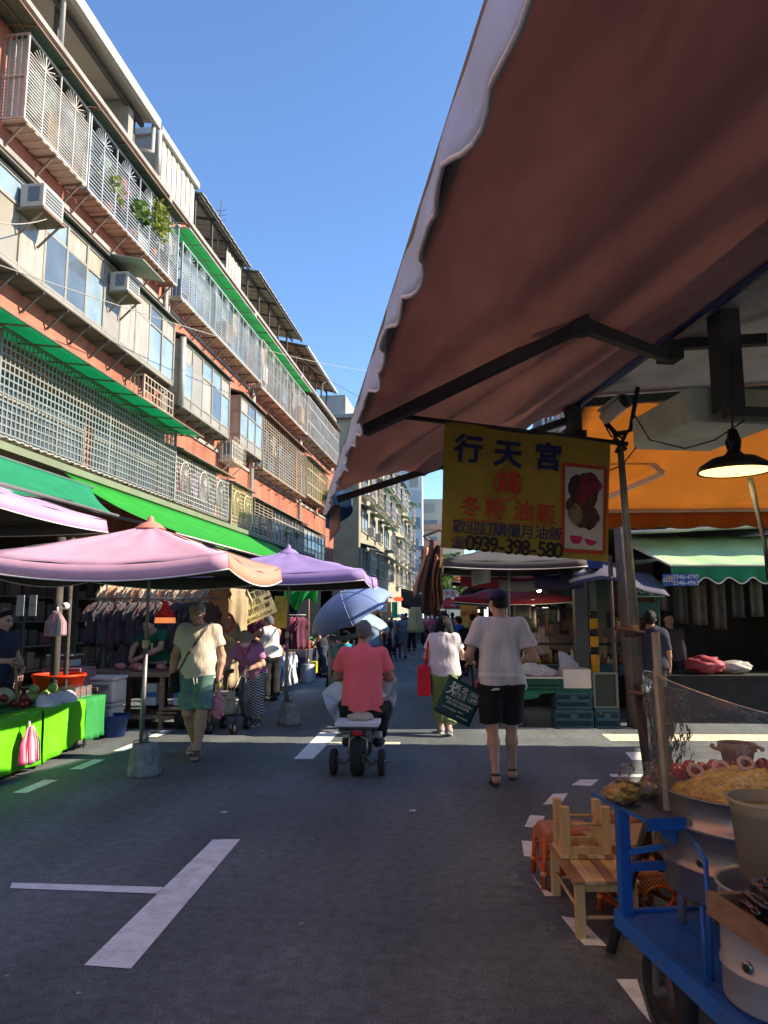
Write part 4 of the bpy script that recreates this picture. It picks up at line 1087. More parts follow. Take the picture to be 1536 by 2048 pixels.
for i in range(7):
 x=-4.5+i*.2+rng.uniform(-.04,.04);y=10.6+rng.uniform(-.1,.25)
 f=Field((x-.25,y-.25,.7),(x+.25,y+.25,1.0),.014)
 for k in range(3):f.ell((x+rng.uniform(-.06,.06),y+rng.uniform(-.06,.06),.79+rng.uniform(0,.03)),(rng.uniform(.06,.11),rng.uniform(.05,.09),rng.uniform(.03,.055)),rot=Matrix.Rotation(rng.uniform(0,3),3,'Z'))
 fobj('meat_piece',f,meat,None,label='piece of raw pink meat lying on the butcher table',cat='meat',group='meat on the butcher table')
f=Field((-4.1,10.4,.1),(-3.4,11,.6),.014)
for(x,y,w_,h_,c_,lab)in((-3.99,10.6,.18,.3,M('blue_white_carton',(.55,.6,.66),.5),'blue and white carton under the meat table, left'),(-3.6,10.6,.1,.28,M('blue_white_carton',(.55,.6,.66),.5),'slim blue and white carton under the meat table, right')):
 t_=thing('carton',lab,'carton',(x,y,.18),0,None)
 b=MB();b.bx((x-w_/2,y,.29),(x+w_/2,y+.2,.29+h_));obj('box',b,c_,t_);b=MB();b.bx((x-w_/2-.002,y-.003,.4),(x+w_/2+.002,y,.47));obj('blue_band',b,M('blue_print',(.04,.16,.5),.5),t_)
p_=PY(330,1246,10.2)
t_=thing('pendant_lamp','red and orange cone shaped market lamp over the meat table','lamp',p_)
b=MB();b.lathe([(.02,.30),(.035,.29),(.06,.2),(.10,.16),(.135,.075),(.128,.075),(.09,.155),(.05,.2)],p_,22);obj('lamp_shade',b,M('red_lamp_shade',(.60,.012,.01),.4,trans=.35),t_)
b=MB();b.lathe([(.135,.073),(.142,.0),(.136,.0),(.13,.073)],p_,22);obj('shade_rim',b,Memit('glowing_orange_rim',(.9,.27,.08),.35),t_)
b=MB();b.tube([p_+Vector((0,0,.3)),p_+Vector((.06,.1,1.0))],.006,5);obj('cord',b,cabd,t_)
gm=[M('garment_cream',(.62,.50,.33),.9,trans=.15,var=.15),M('garment_orange',(.62,.33,.18),.9,trans=.15,var=.15),M('garment_peach',(.62,.42,.30),.9,trans=.15,var=.15)]  # orange and peach carry the sunlight on cream garments in their colour
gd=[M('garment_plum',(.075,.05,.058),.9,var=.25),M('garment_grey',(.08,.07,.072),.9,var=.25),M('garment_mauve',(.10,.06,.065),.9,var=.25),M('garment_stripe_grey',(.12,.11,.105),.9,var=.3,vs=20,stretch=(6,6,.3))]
gt=[M('garment_tan',(.52,.37,.20),.9,trans=.15,var=.2),M('garment_khaki',(.46,.36,.22),.9,trans=.1,var=.2),M('garment_dusty_rose',(.40,.2,.16),.9,var=.2)]
def rail(a,b_,label):
 b=MB();b.tube([a,b_],.013,7);obj('clothes_rail',b,pipe_m,label=label,cat='rail')
def hang(c,wd,h,m,label,cat,group,seed,ax=(.75,.66,0),dep=.04):
 t_=thing('hanging_garment',label,cat,Vector(c)-Vector((0,0,h)),0,group)
 b=MB();garment(b,c,wd,h,Vector(ax).normalized(),random.Random(seed),0,dep=dep);obj('cloth',b,m,t_,solid=.006)
 c=Vector(c);axv=Vector(ax).normalized()
 b=MB();b.tube([c+Vector((0,0,.07)),c+Vector((0,0,.015)),c-axv*wd*.22-Vector((0,0,.02))],.004,4);b.tube([c+Vector((0,0,.015)),c+axv*wd*.22-Vector((0,0,.02))],.004,4);obj('hanger',b,M('pale_hanger',(.6,.58,.52),.6),t_)
rail((-5.15,11.5,2.09),(-3.2,11.5,2.09),'upper clothes rail of cream garments behind the meat table')
rail((-5.25,11.3,1.80),(-3.2,11.3,1.80),'lower clothes rail of dark dresses behind the meat table')
for i in range(14):
 hang((-5.05+i*.135,11.5,2.03),.30,.62,gm[i%3],'cream to orange garment on the upper rail behind the meat table','garment','cream and orange garments on the upper rail',i)
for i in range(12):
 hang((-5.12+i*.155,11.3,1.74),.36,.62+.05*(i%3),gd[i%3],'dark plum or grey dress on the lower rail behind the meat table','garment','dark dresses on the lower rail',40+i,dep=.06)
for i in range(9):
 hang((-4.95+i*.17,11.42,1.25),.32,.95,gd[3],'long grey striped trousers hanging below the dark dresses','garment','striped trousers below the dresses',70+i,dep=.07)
for i in range(4):
 hang((-3.62+i*.13,12.2+.05*i,2.08-.03*(i%2)),.42,.9,gt[i%2],'tan cotton garment hanging right of the dark dresses','garment','tan garments right of the dark dresses',90+i)
for i in range(4):
 hang((-3.62+i*.12,12.0,1.5),.36,1.1,gt[(i+1)%3],'long tan or rose garment hanging below the tan cotton ones','garment','long tan garments hanging low',110+i)
p_=PY(455,1245,11.6)
b=MB();b.tube([p_+Vector((.09*math.cos(a),0,.13*math.sin(a)))for a in[2*PI*k/14 for k in range(15)]],.028,7);obj('coiled_belt',b,M('red_coil',(.50,.09,.05),.5),label='coil of red cord hanging beside the old woman',cat='cord')
p_=PY(456,1276,11.4)
b=MB();b.tube([p_+Vector((-.07,0,.03)),p_+Vector((.08,-.02,-.04))],.035,10);obj('paper_roll',b,M('yellow_roll',(.62,.48,.18),.7),label='short pale yellow roll beside the old woman hat',cat='roll')
def bulb_light(p,label,col,e,power):
 t_=thing('hanging_bulb',label,'lamp',p)
 b=MB();b.ball(Vector(p),.035,12);obj('bulb',b,Memit('bulb_glow_%d'%int(e),col,e),t_)
 b=MB();b.lathe([(.09,.03),(.035,.07),(.02,.1),(.018,.1),(.03,.07),(.085,.03)],p,14);obj('lamp_shade',b,M('tin_shade',(.4,.38,.34),.5,.4),t_)
 b=MB();b.tube([Vector(p)+Vector((0,0,.1)),Vector(p)+Vector((0,.02,.7))],.005,5);obj('cord',b,cabd,t_)
 l=bpy.data.lights.new('bulb_light','POINT');l.energy=power;l.color=col;l.shadow_soft_size=.05
 lo=bpy.data.objects.new('bulb_light',l);C.objects.link(lo);lo.location=(0,0,-.07);lo.parent=t_
bulb_light(PY(467,1217,12.4),'glowing yellow bulb beside the tilted fish seller sign',(1,.85,.4),14,5)
sc=PY(509,1212,12.9);an=R(24)
ex=Vector((math.cos(an),0,math.sin(an)));ez=Vector((-math.sin(an),0,math.cos(an)))
t_=thing('shop_sign','tilted cream hand lettered fish seller sign above the old woman','sign',sc)
b=MB();W_,H_=.66,.50
b.prism([sc-ex*W_/2-ez*H_/2,sc+ex*W_/2-ez*H_/2,sc+ex*W_/2+ez*H_/2,sc-ex*W_/2+ez*H_/2],(0,.012,0));obj('board',b,M('cream_sign_board',(.62,.55,.36),.7,var=.1,dirt=.2,dcol=(.4,.32,.2)),t_)
b=MB();blk=M('black_lettering',(.03,.028,.03),.7)
def tx(st,a,c_,size,m=0,bold=.012,sx=1.0):b.text(st,sc+ex*a+ez*c_,ex,ez,size,m,bold,.004,sx)
tx('哥是賣魚的',.02,.165,.115);tx('阿昌',.03,.045,.11);tx('現撈海鮮',.06,-.075,.105);tx('☎0965-315763',0,-.195,.078)
for a,c_ in((-.24,-.0),(-.22,-.1),(.25,.04)):
 b.add([sc+ex*(a+.06*math.cos(q))+ez*(c_+.025*math.sin(q))+Vector((0,-.004,0))for q in[2*PI*k/10 for k in range(10)]],[list(range(10))])
 b.add([sc+ex*(a+.05+i)+ez*(c_+j)+Vector((0,-.0045,0))for i,j in((0,0),(.05,.03),(.05,-.03))],[(0,2,1)])
obj('lettering',b,blk,t_)
b=MB();b.tube([sc-ex*.55+ez*.1,sc+ex*.05+ez*.42],.006,5);obj('hanging_rod',b,M('dark_steel',(.09,.085,.08),.7),t_)
b=MB();a=PY(567,1172,13);e=PY(635,1172,13)
b.sheet(lambda u,v:(a.x+(e.x-a.x)*u,13+.06*math.sin(u*15+3*v),a.z-v*(.33-.10*math.cos(u*9))*(1-.3*(u-.5)**2*4)+.0),26,10)
obj('hanging_cloth',b,M('bright_green_net',(.03,.40,.09),.5,trans=.5,var=.25,vs=8),label='bunched bright green cloth hanging below the purple parasol',cat='cloth',solid=.006)
b=MB();q0,q1=PY(549,1192,14),PY(573,1256,14);b.bx((q0.x,14,q1.z),(q1.x,14.01,q0.z));o=obj('price_board',b,M('dull_yellow_board',(.40,.28,.03),.7,var=.3,vs=9),label='dull yellow board hanging behind the tank top man',cat='board')
veg_g=M('leafy_veg',(.10,.20,.05),.6,var=.5,vs=18);veg_w=M('pale_veg',(.48,.46,.36),.6,var=.25,vs=18);veg_r=M('red_veg',(.38,.04,.03),.5,var=.4,vs=18);veg_p=M('purple_veg',(.15,.06,.12),.5,var=.4,vs=18);veg_y=M('yellow_veg',(.50,.34,.06),.5,var=.3,vs=18)
tabled=M('dark_table_skirt',(.03,.035,.06),.8,var=.3,vs=3)
stall_lab=['vegetable','flower']
k=0
for i,(x0,y0,x1,y1)in enumerate(((-4.6,14.8,-3.15,17.2),(-4.6,18.2,-3.0,21.4),(-4.3,22.4,-2.6,26.5),(-4.0,28,-2.1,34),(-3.5,36,-1.6,44))):
 t_=thing('stall_table',['dark skirted table of mixed produce behind the tank top man','dark skirted produce table behind the blue hand umbrella','dark skirted stall table behind the scooter rider','far stall table on the left of the street','farthest stall table on the left'][i],'table',((x0+x1)/2,(y0+y1)/2,0),0,'stall tables down the left side')
 b=MB();b.bx((x0,y0,.68),(x1,y1,.72));obj('tabletop',b,wood_d,t_)
 b=MB();b.sheet(lambda u,v:(x1+.02+.03*math.sin(u*30)*v,y0+(y1-y0)*u,.72-v*.66),40,3);b.sheet(lambda u,v:(x0+(x1-x0)*u,y0-.02+.03*math.sin(u*20)*v,.72-v*.66),24,3);obj('skirt',b,tabled,t_,solid=.006)
 for j in range(int((y1-y0)/.36)*3):
  y=y0+.2+(j//3)*.36;x=x1-.2-(j%3)*.36;m=rng.choice((veg_g,veg_w,veg_r,veg_p,veg_y,veg_g,veg_w))
  if x<x0+.1:continue
  b=MB()
  for q in range(9):b.ball((x+rng.uniform(-.13,.13),y+rng.uniform(-.13,.13),.74+rng.uniform(0,.12)),rng.uniform(.035,.065),7)
  if m in(veg_g,):leaf_cluster(b,(x,y,.82),.16,40,.14,rng)
  obj('produce_heap',b,m,label='small heap of produce on a stall table down the left side',cat='produce',group='heaps of produce on the left stalls')
rail((-4.3,17.8,1.55),(-3.0,17.8,1.55),'clothes rail of maroon garments beyond the tank top man')
for i in range(9):hang((-4.2+i*.14,17.8,1.5),.34,.75,M('garment_maroon_%d'%(i%3),[(.16,.02,.04),(.2,.04,.06),(.12,.03,.06)][i%3],.9,var=.3),'maroon garment on the rail beyond the tank top man','garment','maroon garments beyond the tank top man',130+i)
p_=PX(590,1322,-3.05)
for i in range(5):hang((-3.05+.04*i,15.2+i*.16,.72),.34,.6,M('garment_white',(.62,.66,.74),.9,trans=.2,var=.1),'white shirt hanging from the edge of the produce table','garment','white shirts on the produce table edge',150+i,ax=(0,1,0))
b=MB();b.bx((-3.25,18.6,.12),(-2.85,19.0,.42));obj('storage_crate',b,M('yellow_plastic',(.62,.50,.03),.5),label='bright yellow plastic crate under the produce stall',cat='crate',bevel=.02)
rng2=random.Random(21)
for i,(u0,u1)in enumerate(((2.5,6.5),(6.8,9.4),(12.6,15.8),(16.2,19.4),(20.2,24.2),(25.2,29),(30,36))):
 t_=thing('goods_shelf',['dim shelf of goods deep in the left arcade, nearest bay','dim shelf of goods behind the fruit table','dim shelf of goods behind the clothes rails','dim shelf behind the tilted sign','dim shelf behind the produce stalls','dim shelf far along the left arcade','dim shelf at the far end of the left arcade'][i],'shelf',AT@Vector((-1.2,(u0+u1)/2,0)),-BET,'goods shelves in the left arcade')
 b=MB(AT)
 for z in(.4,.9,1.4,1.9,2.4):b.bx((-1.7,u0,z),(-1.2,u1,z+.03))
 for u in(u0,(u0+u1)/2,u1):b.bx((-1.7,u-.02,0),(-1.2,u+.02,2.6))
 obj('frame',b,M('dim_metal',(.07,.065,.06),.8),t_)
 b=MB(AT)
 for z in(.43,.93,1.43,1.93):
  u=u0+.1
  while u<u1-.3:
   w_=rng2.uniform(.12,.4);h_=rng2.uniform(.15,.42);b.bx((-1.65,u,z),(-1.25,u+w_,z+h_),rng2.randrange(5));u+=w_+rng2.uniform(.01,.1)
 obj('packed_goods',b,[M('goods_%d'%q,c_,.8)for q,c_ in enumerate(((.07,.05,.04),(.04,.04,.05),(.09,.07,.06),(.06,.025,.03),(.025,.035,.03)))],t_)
p0,p1=PY(752,1204,26),PY(782,1236,26)
t_=thing('shop_sign','orange sign with a white framed picture far down the left side','sign',(p0+p1)/2)
b=MB();b.bx((p0.x-.35,26,p1.z),(p1.x,26.05,p0.z));obj('board',b,M('orange_board',(.62,.26,.07),.6),t_)
b=MB();b.bx((p1.x-.42,25.985,p1.z+.22),(p1.x-.14,26,p0.z-.06));obj('white_frame',b,M('white_board',(.7,.7,.7),.6),t_)
b=MB();b.bx((p1.x-.38,25.975,p1.z+.26),(p1.x-.18,25.985,p0.z-.1));obj('picture',b,M('blue_grey_picture',(.3,.42,.6),.6,var=.5,vs=20),t_)
b=MB();b.bx((p1.x+.03,26,p1.z),(p1.x+.22,26.05,p0.z));obj('side_panel',b,M('green_board',(.03,.35,.14),.6),t_)
a=PY(832,1214,25.5)
for i in range(3):
 b=MB();b.sheet(lambda u,v:(a.x-.12+.1*i+(.12+.26*v)*(u-.5),25.5+.25*i+.05*math.sin(u*12+i),a.z-v*.85),10,6)
 obj('hanging_cloth',b,M('pale_yellow_cloth',(.72,.64,.36),.9,trans=.3),label=['sunlit pale yellow cloth hanging far down the left side, nearest of three','sunlit pale yellow cloth, middle of three far down the left','sunlit pale yellow cloth, farthest of three down the left'][i],cat='cloth',group='pale yellow cloths',solid=.01)
p_=PY(762,1256,22)
t_=thing('price_board','small bright red price board held up left of the rider head','board',p_)
b=MB();b.box((p_.x,22,p_.z),(.20,.01,.16),ry=R(-12));obj('board',b,M('bright_red_board',(.75,.05,.03),.6),t_)
b=MB();b.bar((p_.x+.02,22.01,p_.z-.08),(p_.x+.04,22.01,p_.z-.8),.012);obj('stick',b,wood_d,t_)
b=MB()
for i in range(12):
 b.ball((PY(790+i*1.2,1200,29).x,29,2.15+.04*math.sin(i*2)),.06,8)
obj('red_lantern_string',b,Memit('red_lantern',(.9,.12,.04),.5),label='string of small red lights under the grey awning',cat='lights',kind='stuff')
# RIGHT: corner food stall with the big red brown awning
AWA=R(10.8)
AW=frame(AWA)
def A3(a,s,z):return AW@Vector((a,s,z))
def SF(x,y,s):
 r=AW.inverted()@ray(x,y);t=s/r.y
 return AW@Vector((r.x*t,s,CAM_H+r.z*t))
def AF(x,y,a):
 r=AW.inverted()@ray(x,y);t=a/r.x
 return AW@Vector((a,r.y*t,CAM_H+r.z*t))
rustcloth=M('red_brown_awning_cloth',(.47,.30,.26),.85,var=.22,vs=1.3,trans=.42,bump=.5,bs=5,stretch=(1,.35,1),dirt=.35,dcol=(.10,.05,.035),ds=1.2)
greyval=M('grey_white_valance',(.42,.60,.84),.6,var=.12,vs=4,trans=.08,dirt=.35,dcol=(.25,.25,.25),ds=3,bump=.4,bs=9)
dsteel=M('dark_steel',(.09,.085,.08),.7)
navy=M('navy_tube',(.03,.07,.22),.4,.3)
S_END,ZF,ZB,AFR,ABK=6.3,2.57,3.36,.32,2.42
aw_=thing('awning','huge red brown folding awning with a scalloped grey valance overhead on the right','awning',A3(1.4,2,2.9))
def faw(u,v):
 s=-3.2+(S_END+3.2)*u;a=AFR+(ABK-AFR)*v
 d=S_END-s
 rip=.030*math.sin(a*9-d*2.2+1.0)*math.exp(-d*.25)+.022*math.sin(a*15-d*5.1)*math.exp(-d*.45)+.020*math.sin(d*4.5+a*3)*math.exp(-d*.5)+.014*math.sin(d*1.7+a*5)
 return(a,s-.06*sag(v)*(u>.98),ZF+(ZB-ZF)*v-.05*sag(v)+rip*sag(v)*1.6)
b=MB(AW);b.sheet(faw,90,26);obj('fabric',b,rustcloth,aw_,solid=.004)
def fval(u,v):
 s=-3.2+(S_END+.02+3.2)*u;k=s/.21
 drop=.185+.030*abs(math.sin(k*PI))+.012*math.sin(s*2.1)
 return(AFR-.012+.016*math.sin(s*8)*v+.010*math.sin(s*21+3*v)*v-.02*v,s,ZF-v*drop)
b=MB(AW);b.sheet(fval,260,5);vv=obj('valance',b,greyval,aw_,solid=.004)
b=MB(AW);b.tube([(fval(i/260,1)[0],fval(i/260,1)[1],fval(i/260,1)[2])for i in range(261)],.006,5);obj('valance_piping',b,M('pale_piping',(.75,.70,.66),.7,var=0),vv)
b=MB(AW);b.sheet(lambda u,v:(AFR-.03+.22*u+.02*math.sin(9*u),S_END+.02-.03*v,ZF-.0-v*(.34-.20*abs(u-.25))+.04*u),8,6);obj('corner_flap',b,[M('blue_tarp',(.05,.16,.36),.6,trans=.3)],aw_,solid=.004)
b=MB(AW);b.sheet(lambda u,v:(AFR+.0+.08*u,S_END-.1-.10*u,ZF-.12-v*(.30-.1*u)),5,5);obj('corner_flap',b,[rustcloth],aw_,solid=.004)
b=MB(AW);b.tube([(AFR+.01,-3.2,ZF-.02),(AFR+.01,S_END,ZF-.02)],.03,8);obj('front_bar',b,M('awning_bar',(.13,.12,.11),.5,.4),aw_)
b=MB(AW);b.tube([(ABK+.03,-3.2,ZB+.02),(ABK+.03,S_END-.15,ZB+.02)],.055,10);obj('roller_tube',b,navy,aw_)
def zp_(a):return ZF-.10+(ZB-ZF)*(a-AFR)/(ABK-AFR)
for s_off in(0,-4.4):
 b=MB(AW);b.bar((2.42,4.45+s_off,zp_(2.36)-.02),(1.24,3.02+s_off,zp_(1.24)),.05,.06);b.bar((1.24,3.02+s_off,zp_(1.24)-.01),(.37,3.75+s_off,zp_(.37)),.045,.055)
 b.tube([(1.24,3.02+s_off,zp_(1.24)-.05),(1.24,3.02+s_off,zp_(1.24)+.05)],.045,10);b.box((2.44,4.45+s_off,zp_(2.4)),(.12,.14,.12));obj('folding_arm',b,dsteel,aw_)
b=MB(AW);b.bar((2.4,6.15,zp_(2.38)),(1.31,6.22,zp_(1.31)),.05,.06);b.bar((1.31,6.22,zp_(1.31)-.01),(.38,6.1,zp_(.38)),.045,.055);b.tube([(1.31,6.22,zp_(1.31)-.05),(1.31,6.22,zp_(1.31)+.05)],.045,10);obj('folding_arm',b,dsteel,aw_)
b=MB(AW);b.bx((2.36,6.0,3.0),(2.46,6.12,3.45));b.bx((2.3,6.0,3.02),(2.5,6.15,3.12));b.bar((2.4,6.1,3.2),(2.3,6.05,3.5),.05);obj('end_bracket',b,dsteel,aw_)
shop=thing('corner_shop','low corner shop carrying the red brown awning, with dark steel posts and tin roof','building',A3(4.5,1,0))
tin=M('dusty_tin_ceiling',(.62,.60,.62),.55,.25,var=.2,vs=1.5,dirt=.4,dcol=(.16,.14,.13),ds=1.6)
b=MB(AW);b.prism([(2.5,-7,3.42),(7.6,-7,3.95),(7.6,-7,4.02),(2.5,-7,3.50)],(0,13.3,0));obj('roof',b,tin,shop)
b=MB(AW);b.bx((5.4,-7,0),(5.6,5.9,3.5));b.bx((5.4,5.7,0),(7.5,5.9,3.5));b.bx((2.5,-7,0),(2.7,-2,3.4));obj('wall',b,M('grimy_shop_wall',(.17,.16,.15),.85,var=.25,vs=2),shop)
for s in(-1.5,.8,2.6,6.0):
 b=MB(AW);b.bar((2.5,s,3.36),(7.4,s,3.88),.05,.07);obj('rafter',b,dsteel,shop)
b=MB(AW);b.bar((2.6,4.75,3.42),(3.6,4.1,3.3),.07);obj('brace',b,dsteel,shop)
b=MB(AW);b.bx((2.62,4.15,2.80),(2.75,4.30,3.5));obj('hanging_post',b,dsteel,shop)
b=MB(AW);b.bx((2.62,4.1,2.74),(5.4,4.2,2.80));b.bx((2.68,3.3,3.0),(2.72,3.34,3.4));obj('cross_beam',b,dsteel,shop)
b=MB(AW);b.bx((5.3,5.5,0),(5.5,5.7,3.5));obj("corner_post",b,M('dull_post',(.12,.11,.10),.8),shop)
steel=M('brushed_steel',(.30,.31,.31),.36,.75,var=.15,vs=5,stretch=(1,1,8),dirt=.3,dcol=(.25,.22,.18),ds=5)
b=MB(AW);b.bx((2.5,4.34,2.76),(3.1,5.15,2.99));obj('metal_duct',b,M('galvanised_duct',(.80,.84,.68),.45,0,var=.2,vs=3),label='galvanised duct box hanging from the shop roof above the lamp',cat='duct',bevel=.01)
b=MB(AW);b.bx((2.85,3.0,2.84),(3.9,4.05,3.25));obj('metal_duct',b,M('galvanised_duct',(.80,.84,.68),.45,0),label='larger grey hood box behind the hanging black post',cat='duct',bevel=.01)
p0,p1=SF(1208,838,5.9),SF(1250,803,5.7)
t_=thing('security_camera','dusty white security camera hanging by the orange awning corner','camera',p0)
b=MB();b.tube([p0,p1],.055,12);b.bar(p0+Vector((-.02,0,.06)),p1+Vector((0,0,.065)),.12,.012);obj('housing',b,M('dusty_white',(.72,.66,.58),.6,var=.15),t_)
d=(p1-p0).normalized();b=MB();b.tube([p1-d*.01,p1+d*.03],.06,12);obj('lens_hood',b,M('black_plastic',(.012,.012,.014),.4),t_)
b=MB();b.tube([p0+Vector((.02,0,-.04)),p0+Vector((.1,.02,-.12)),p0+Vector((.22,.02,-.1)),p0+Vector((.3,0,.3))],.02,7)
for k in range(3):b.tube([p0+Vector((.02*k,0,-.04)),p0+Vector((.06+.03*k,.02,-.15)),p0+Vector((.16,.03,-.13-.02*k)),p0+Vector((.24,.03,-.06))],.008,5)
obj('mount',b,M('black_plastic',(.012,.012,.014),.4),t_)
lp=SF(1470,944,3.5)
t_=thing('hanging_lamp','round metal food stall lamp glowing warm under the orange awning','lamp',lp)
b=MB();b.lathe([(.0,.115),(.03,.11),(.05,.085),(.11,.07),(.17,.03),(.183,.0),(.178,.0),(.165,.028),(.108,.062),(.05,.072),(.0,.075)],lp,30);obj('lamp_shade',b,M('dark_enamel',(.05,.045,.04),.4,.3),t_)
b=MB();b.lathe([(.0,.045),(.15,.022),(.168,.004),(.0,.004)],lp,28);obj('light_panel',b,Memit('warm_lamp_glow',(1,.66,.20),1.5),t_)
b=MB();
for k in range(6):b.tube([lp+Vector((.02*math.cos(k),.02*math.sin(k),.1)),lp+Vector((.03*math.cos(k*2),.03*math.sin(k),.16)),lp+Vector((.01*math.cos(k*3),0,.22))],.012,6)
obj('wrapped_hanger',b,M('black_plastic',(.012,.012,.014),.4),t_)
b=MB();b.tube([lp+Vector((0,0,.2)),lp+Vector((.02,0,.62))],.006,5);b.tube([SF(1500,955,3.5),SF(1512,1010,3.5),SF(1530,1090,3.5),SF(1538,1160,3.5)],[.016,.012,.01,.012],6);obj('cord',b,cabd,t_)
l=bpy.data.lights.new('lamp_light','SPOT');l.energy=14;l.color=(1,.75,.4);l.spot_size=R(120);l.shadow_soft_size=.12
lo=bpy.data.objects.new('lamp_light',l);C.objects.link(lo);lo.location=(0,0,-.01);lo.parent=t_
wire([SF(1268,828,4.9),SF(1300,880,4.8),SF(1370,897,4.6),SF(1430,880,4.3),SF(1490,840,4.1)],.005,'thin black cable drooping below the galvanised duct',cabd)
wire([SF(1221,940,3.72),SF(1245,930,3.9),SF(1272,895,4.3)],.004,'thin black wire from the banner to the duct',cabd)
orangec=M('orange_awning_cloth',(.70,.38,.10),.7,var=.10,vs=1.6,trans=.55,dirt=.2,dcol=(.4,.13,.02),ds=1.5,bump=.2,bs=5)
OX0,OX1,OY0,OY1,OZ0,OZ1=1.42,7.2,6.65,9.75,3.52,2.90
ow=thing('awning','orange folding awning over the side alley behind the round lamp','awning',(4,8,2.8))
b=MB();b.sheet(lambda u,v:(OX0+(OX1-OX0)*u,OY0+(OY1-OY0)*v,OZ0+(OZ1-OZ0)*v-.03*sag(v)+.006*math.sin(u*40+v*4)),50,12);obj('fabric',b,orangec,ow,solid=.004)
b=MB();b.sheet(lambda u,v:(OX0+(OX1-OX0)*u,OY1+.01+.02*math.sin(u*70)*v,OZ1-.01-v*(.21+.04*abs(math.sin(u*5.6*PI*2)))),220,3);obj('valance',b,M('dark_orange_valance',(.40,.11,.008),.7,var=.1,trans=.35),ow,solid=.004)
b=MB();b.tube([(OX0,OY1,OZ1-.02),(OX1,OY1,OZ1-.02)],.028,8);obj('front_bar',b,M('pale_bar',(.5,.42,.32),.5),ow)
b=MB();b.tube([(OX0-.003,OY0,OZ0),(OX0-.003,OY1,OZ1)],.014,6);obj('edge_trim',b,M('dark_green_trim',(.02,.09,.04),.6),ow)
whb=M('white_bar',(.62,.60,.56),.5)
for dx in(0,3.6):
 b=MB();q=[PY(1265,893,8.2),PY(1326,946,8.2),PY(1220,992,9.0),PY(1195,1004,9.6)];q=[Vector((p.x+dx,p.y,p.z))for p in q]
 b.bar(q[0],q[1],.045,.05);b.bar(q[1],q[2],.04,.045);b.bar(q[2],q[3],.04,.045);obj('folding_arm',b,whb,ow)
bn=thing('banner','yellow cloth food banner with blue and red writing hanging under the awning','banner',SF(1050,840,3.7))
def bp(x,y,lift=0):return SF(x,y,3.7-lift)
ycl=M('yellow_banner_cloth',(.35,.245,.035),.8,var=.14,vs=3,trans=.25,dirt=.75,dcol=(.16,.11,.03),ds=2.2)
c00,c10,c11,c01=(889,842),(1221,886),(1216,1124),(882,1095)
def bpx(u,v):
 x=(c00[0]*(1-u)+c10[0]*u)*(1-v)+(c01[0]*(1-u)+c11[0]*u)*v
 y=(c00[1]*(1-u)+c10[1]*u)*(1-v)+(c01[1]*(1-u)+c11[1]*u)*v
 return x,y
nA=A3(0,-1,0)-A3(0,0,0)
def bsurf(x,y,lift=0):
 return SF(x,y,3.7)+nA*(lift+(.008 if lift else 0)+.005*math.sin(x*.035)+.004*math.sin(y*.03+x*.01))
b=MB();b.sheet(lambda u,v:bsurf(*bpx(u,v)),24,18);obj('cloth',b,ycl,bn)
ex=(SF(1190,903,3.7)-SF(905,872,3.7)).normalized();exl=(SF(1118,1103,3.7)-SF(930,1085,3.7)).normalized();ez=Vector((0,0,1))
PXM=(SF(1200,950,3.7)-SF(900,950,3.7)).length/300
navyp=M('navy_print',(.012,.016,.10),.7);redp=M('red_print',(.50,.035,.02),.7);magp=M('magenta_print',(.50,.02,.10),.7)
b=MB()
def bt(st,x,y,px,m,bold=.02,e=None,sx=1.0):b.text(st,bsurf(x,y,.013),e or ex,ez-(e or ex)*ez.dot(e or ex),px*PXM,m,bold,.001,sx)
for st,x,y in(('行',935,903),('天',1014,912),('宮',1093,919)):bt(st,x,y,56,0,.03)
bt('錢',1014,969,44,1,.02)
for st,x,y in(('冬',938,1017),('粉',988,1022),('油',1045,1026),('飯',1089,1031)):bt(st,x,y,42,1,.01,exl)
for i,st in enumerate('歡迎訂購彌月油飯'):bt(st,916+i*27.4,1056+i*2.1,28,0,.0,exl)
bt('☎',914,1086,22,0,.0,exl)
for i,ch in enumerate('0939-398-580'):bt(ch,938+i*15.9,1088.5+i*1.35,42,2,.012,exl,.93)
def strip(pts,w_,m):
 for p,q in zip(pts,pts[1:]):
  P,Q=bsurf(*p,.005),bsurf(*q,.005);d=(Q-P).normalized();n_=d.cross(nA).normalized()*(w_*PXM/2)
  b.add([P-n_,Q-n_,Q+n_,P+n_],[(0,1,2,3)],m)
strip([(1014+27*math.cos(a),969+31*math.sin(a))for a in[2*PI*k/28 for k in range(29)]],2.6,1)
strip([(919,1038),(1004,1045)],2,1);strip([(1020,1046),(1105,1052)],2,1)
strip([(1124,929),(1210,937),(1206,1106),(1123,1102),(1124,929)],6,1)
b.add([bsurf(*p,.004)for p in((1128,934),(1206,941),(1203,1101),(1127,1097))],[(3,2,1,0)],3)
for x,y in((1150,1075),(1180,1078)):b.add([bsurf(x+13*math.cos(a),y+14*math.sin(a),.006)for a in[-2*PI*k/18 for k in range(18)]],[list(range(18))],4)
rng=random.Random(5)
for(x,y,rx,ry,m)in((1166,985,34,34,5),(1160,1015,32,38,6),(1176,972,26,24,7),(1150,968,18,16,5),(1165,995,16,18,7),(1148,1030,16,20,8),(1182,1035,16,20,6),(1176,1052,12,8,5)):
 b.add([bsurf(x+rx*(1+.12*math.sin(5*a+x))*math.cos(a)*.92,y+ry*(1+.12*math.cos(4*a))*math.sin(a),.006+.001*m)for a in[-2*PI*k/22 for k in range(22)]],[list(range(22))],m)
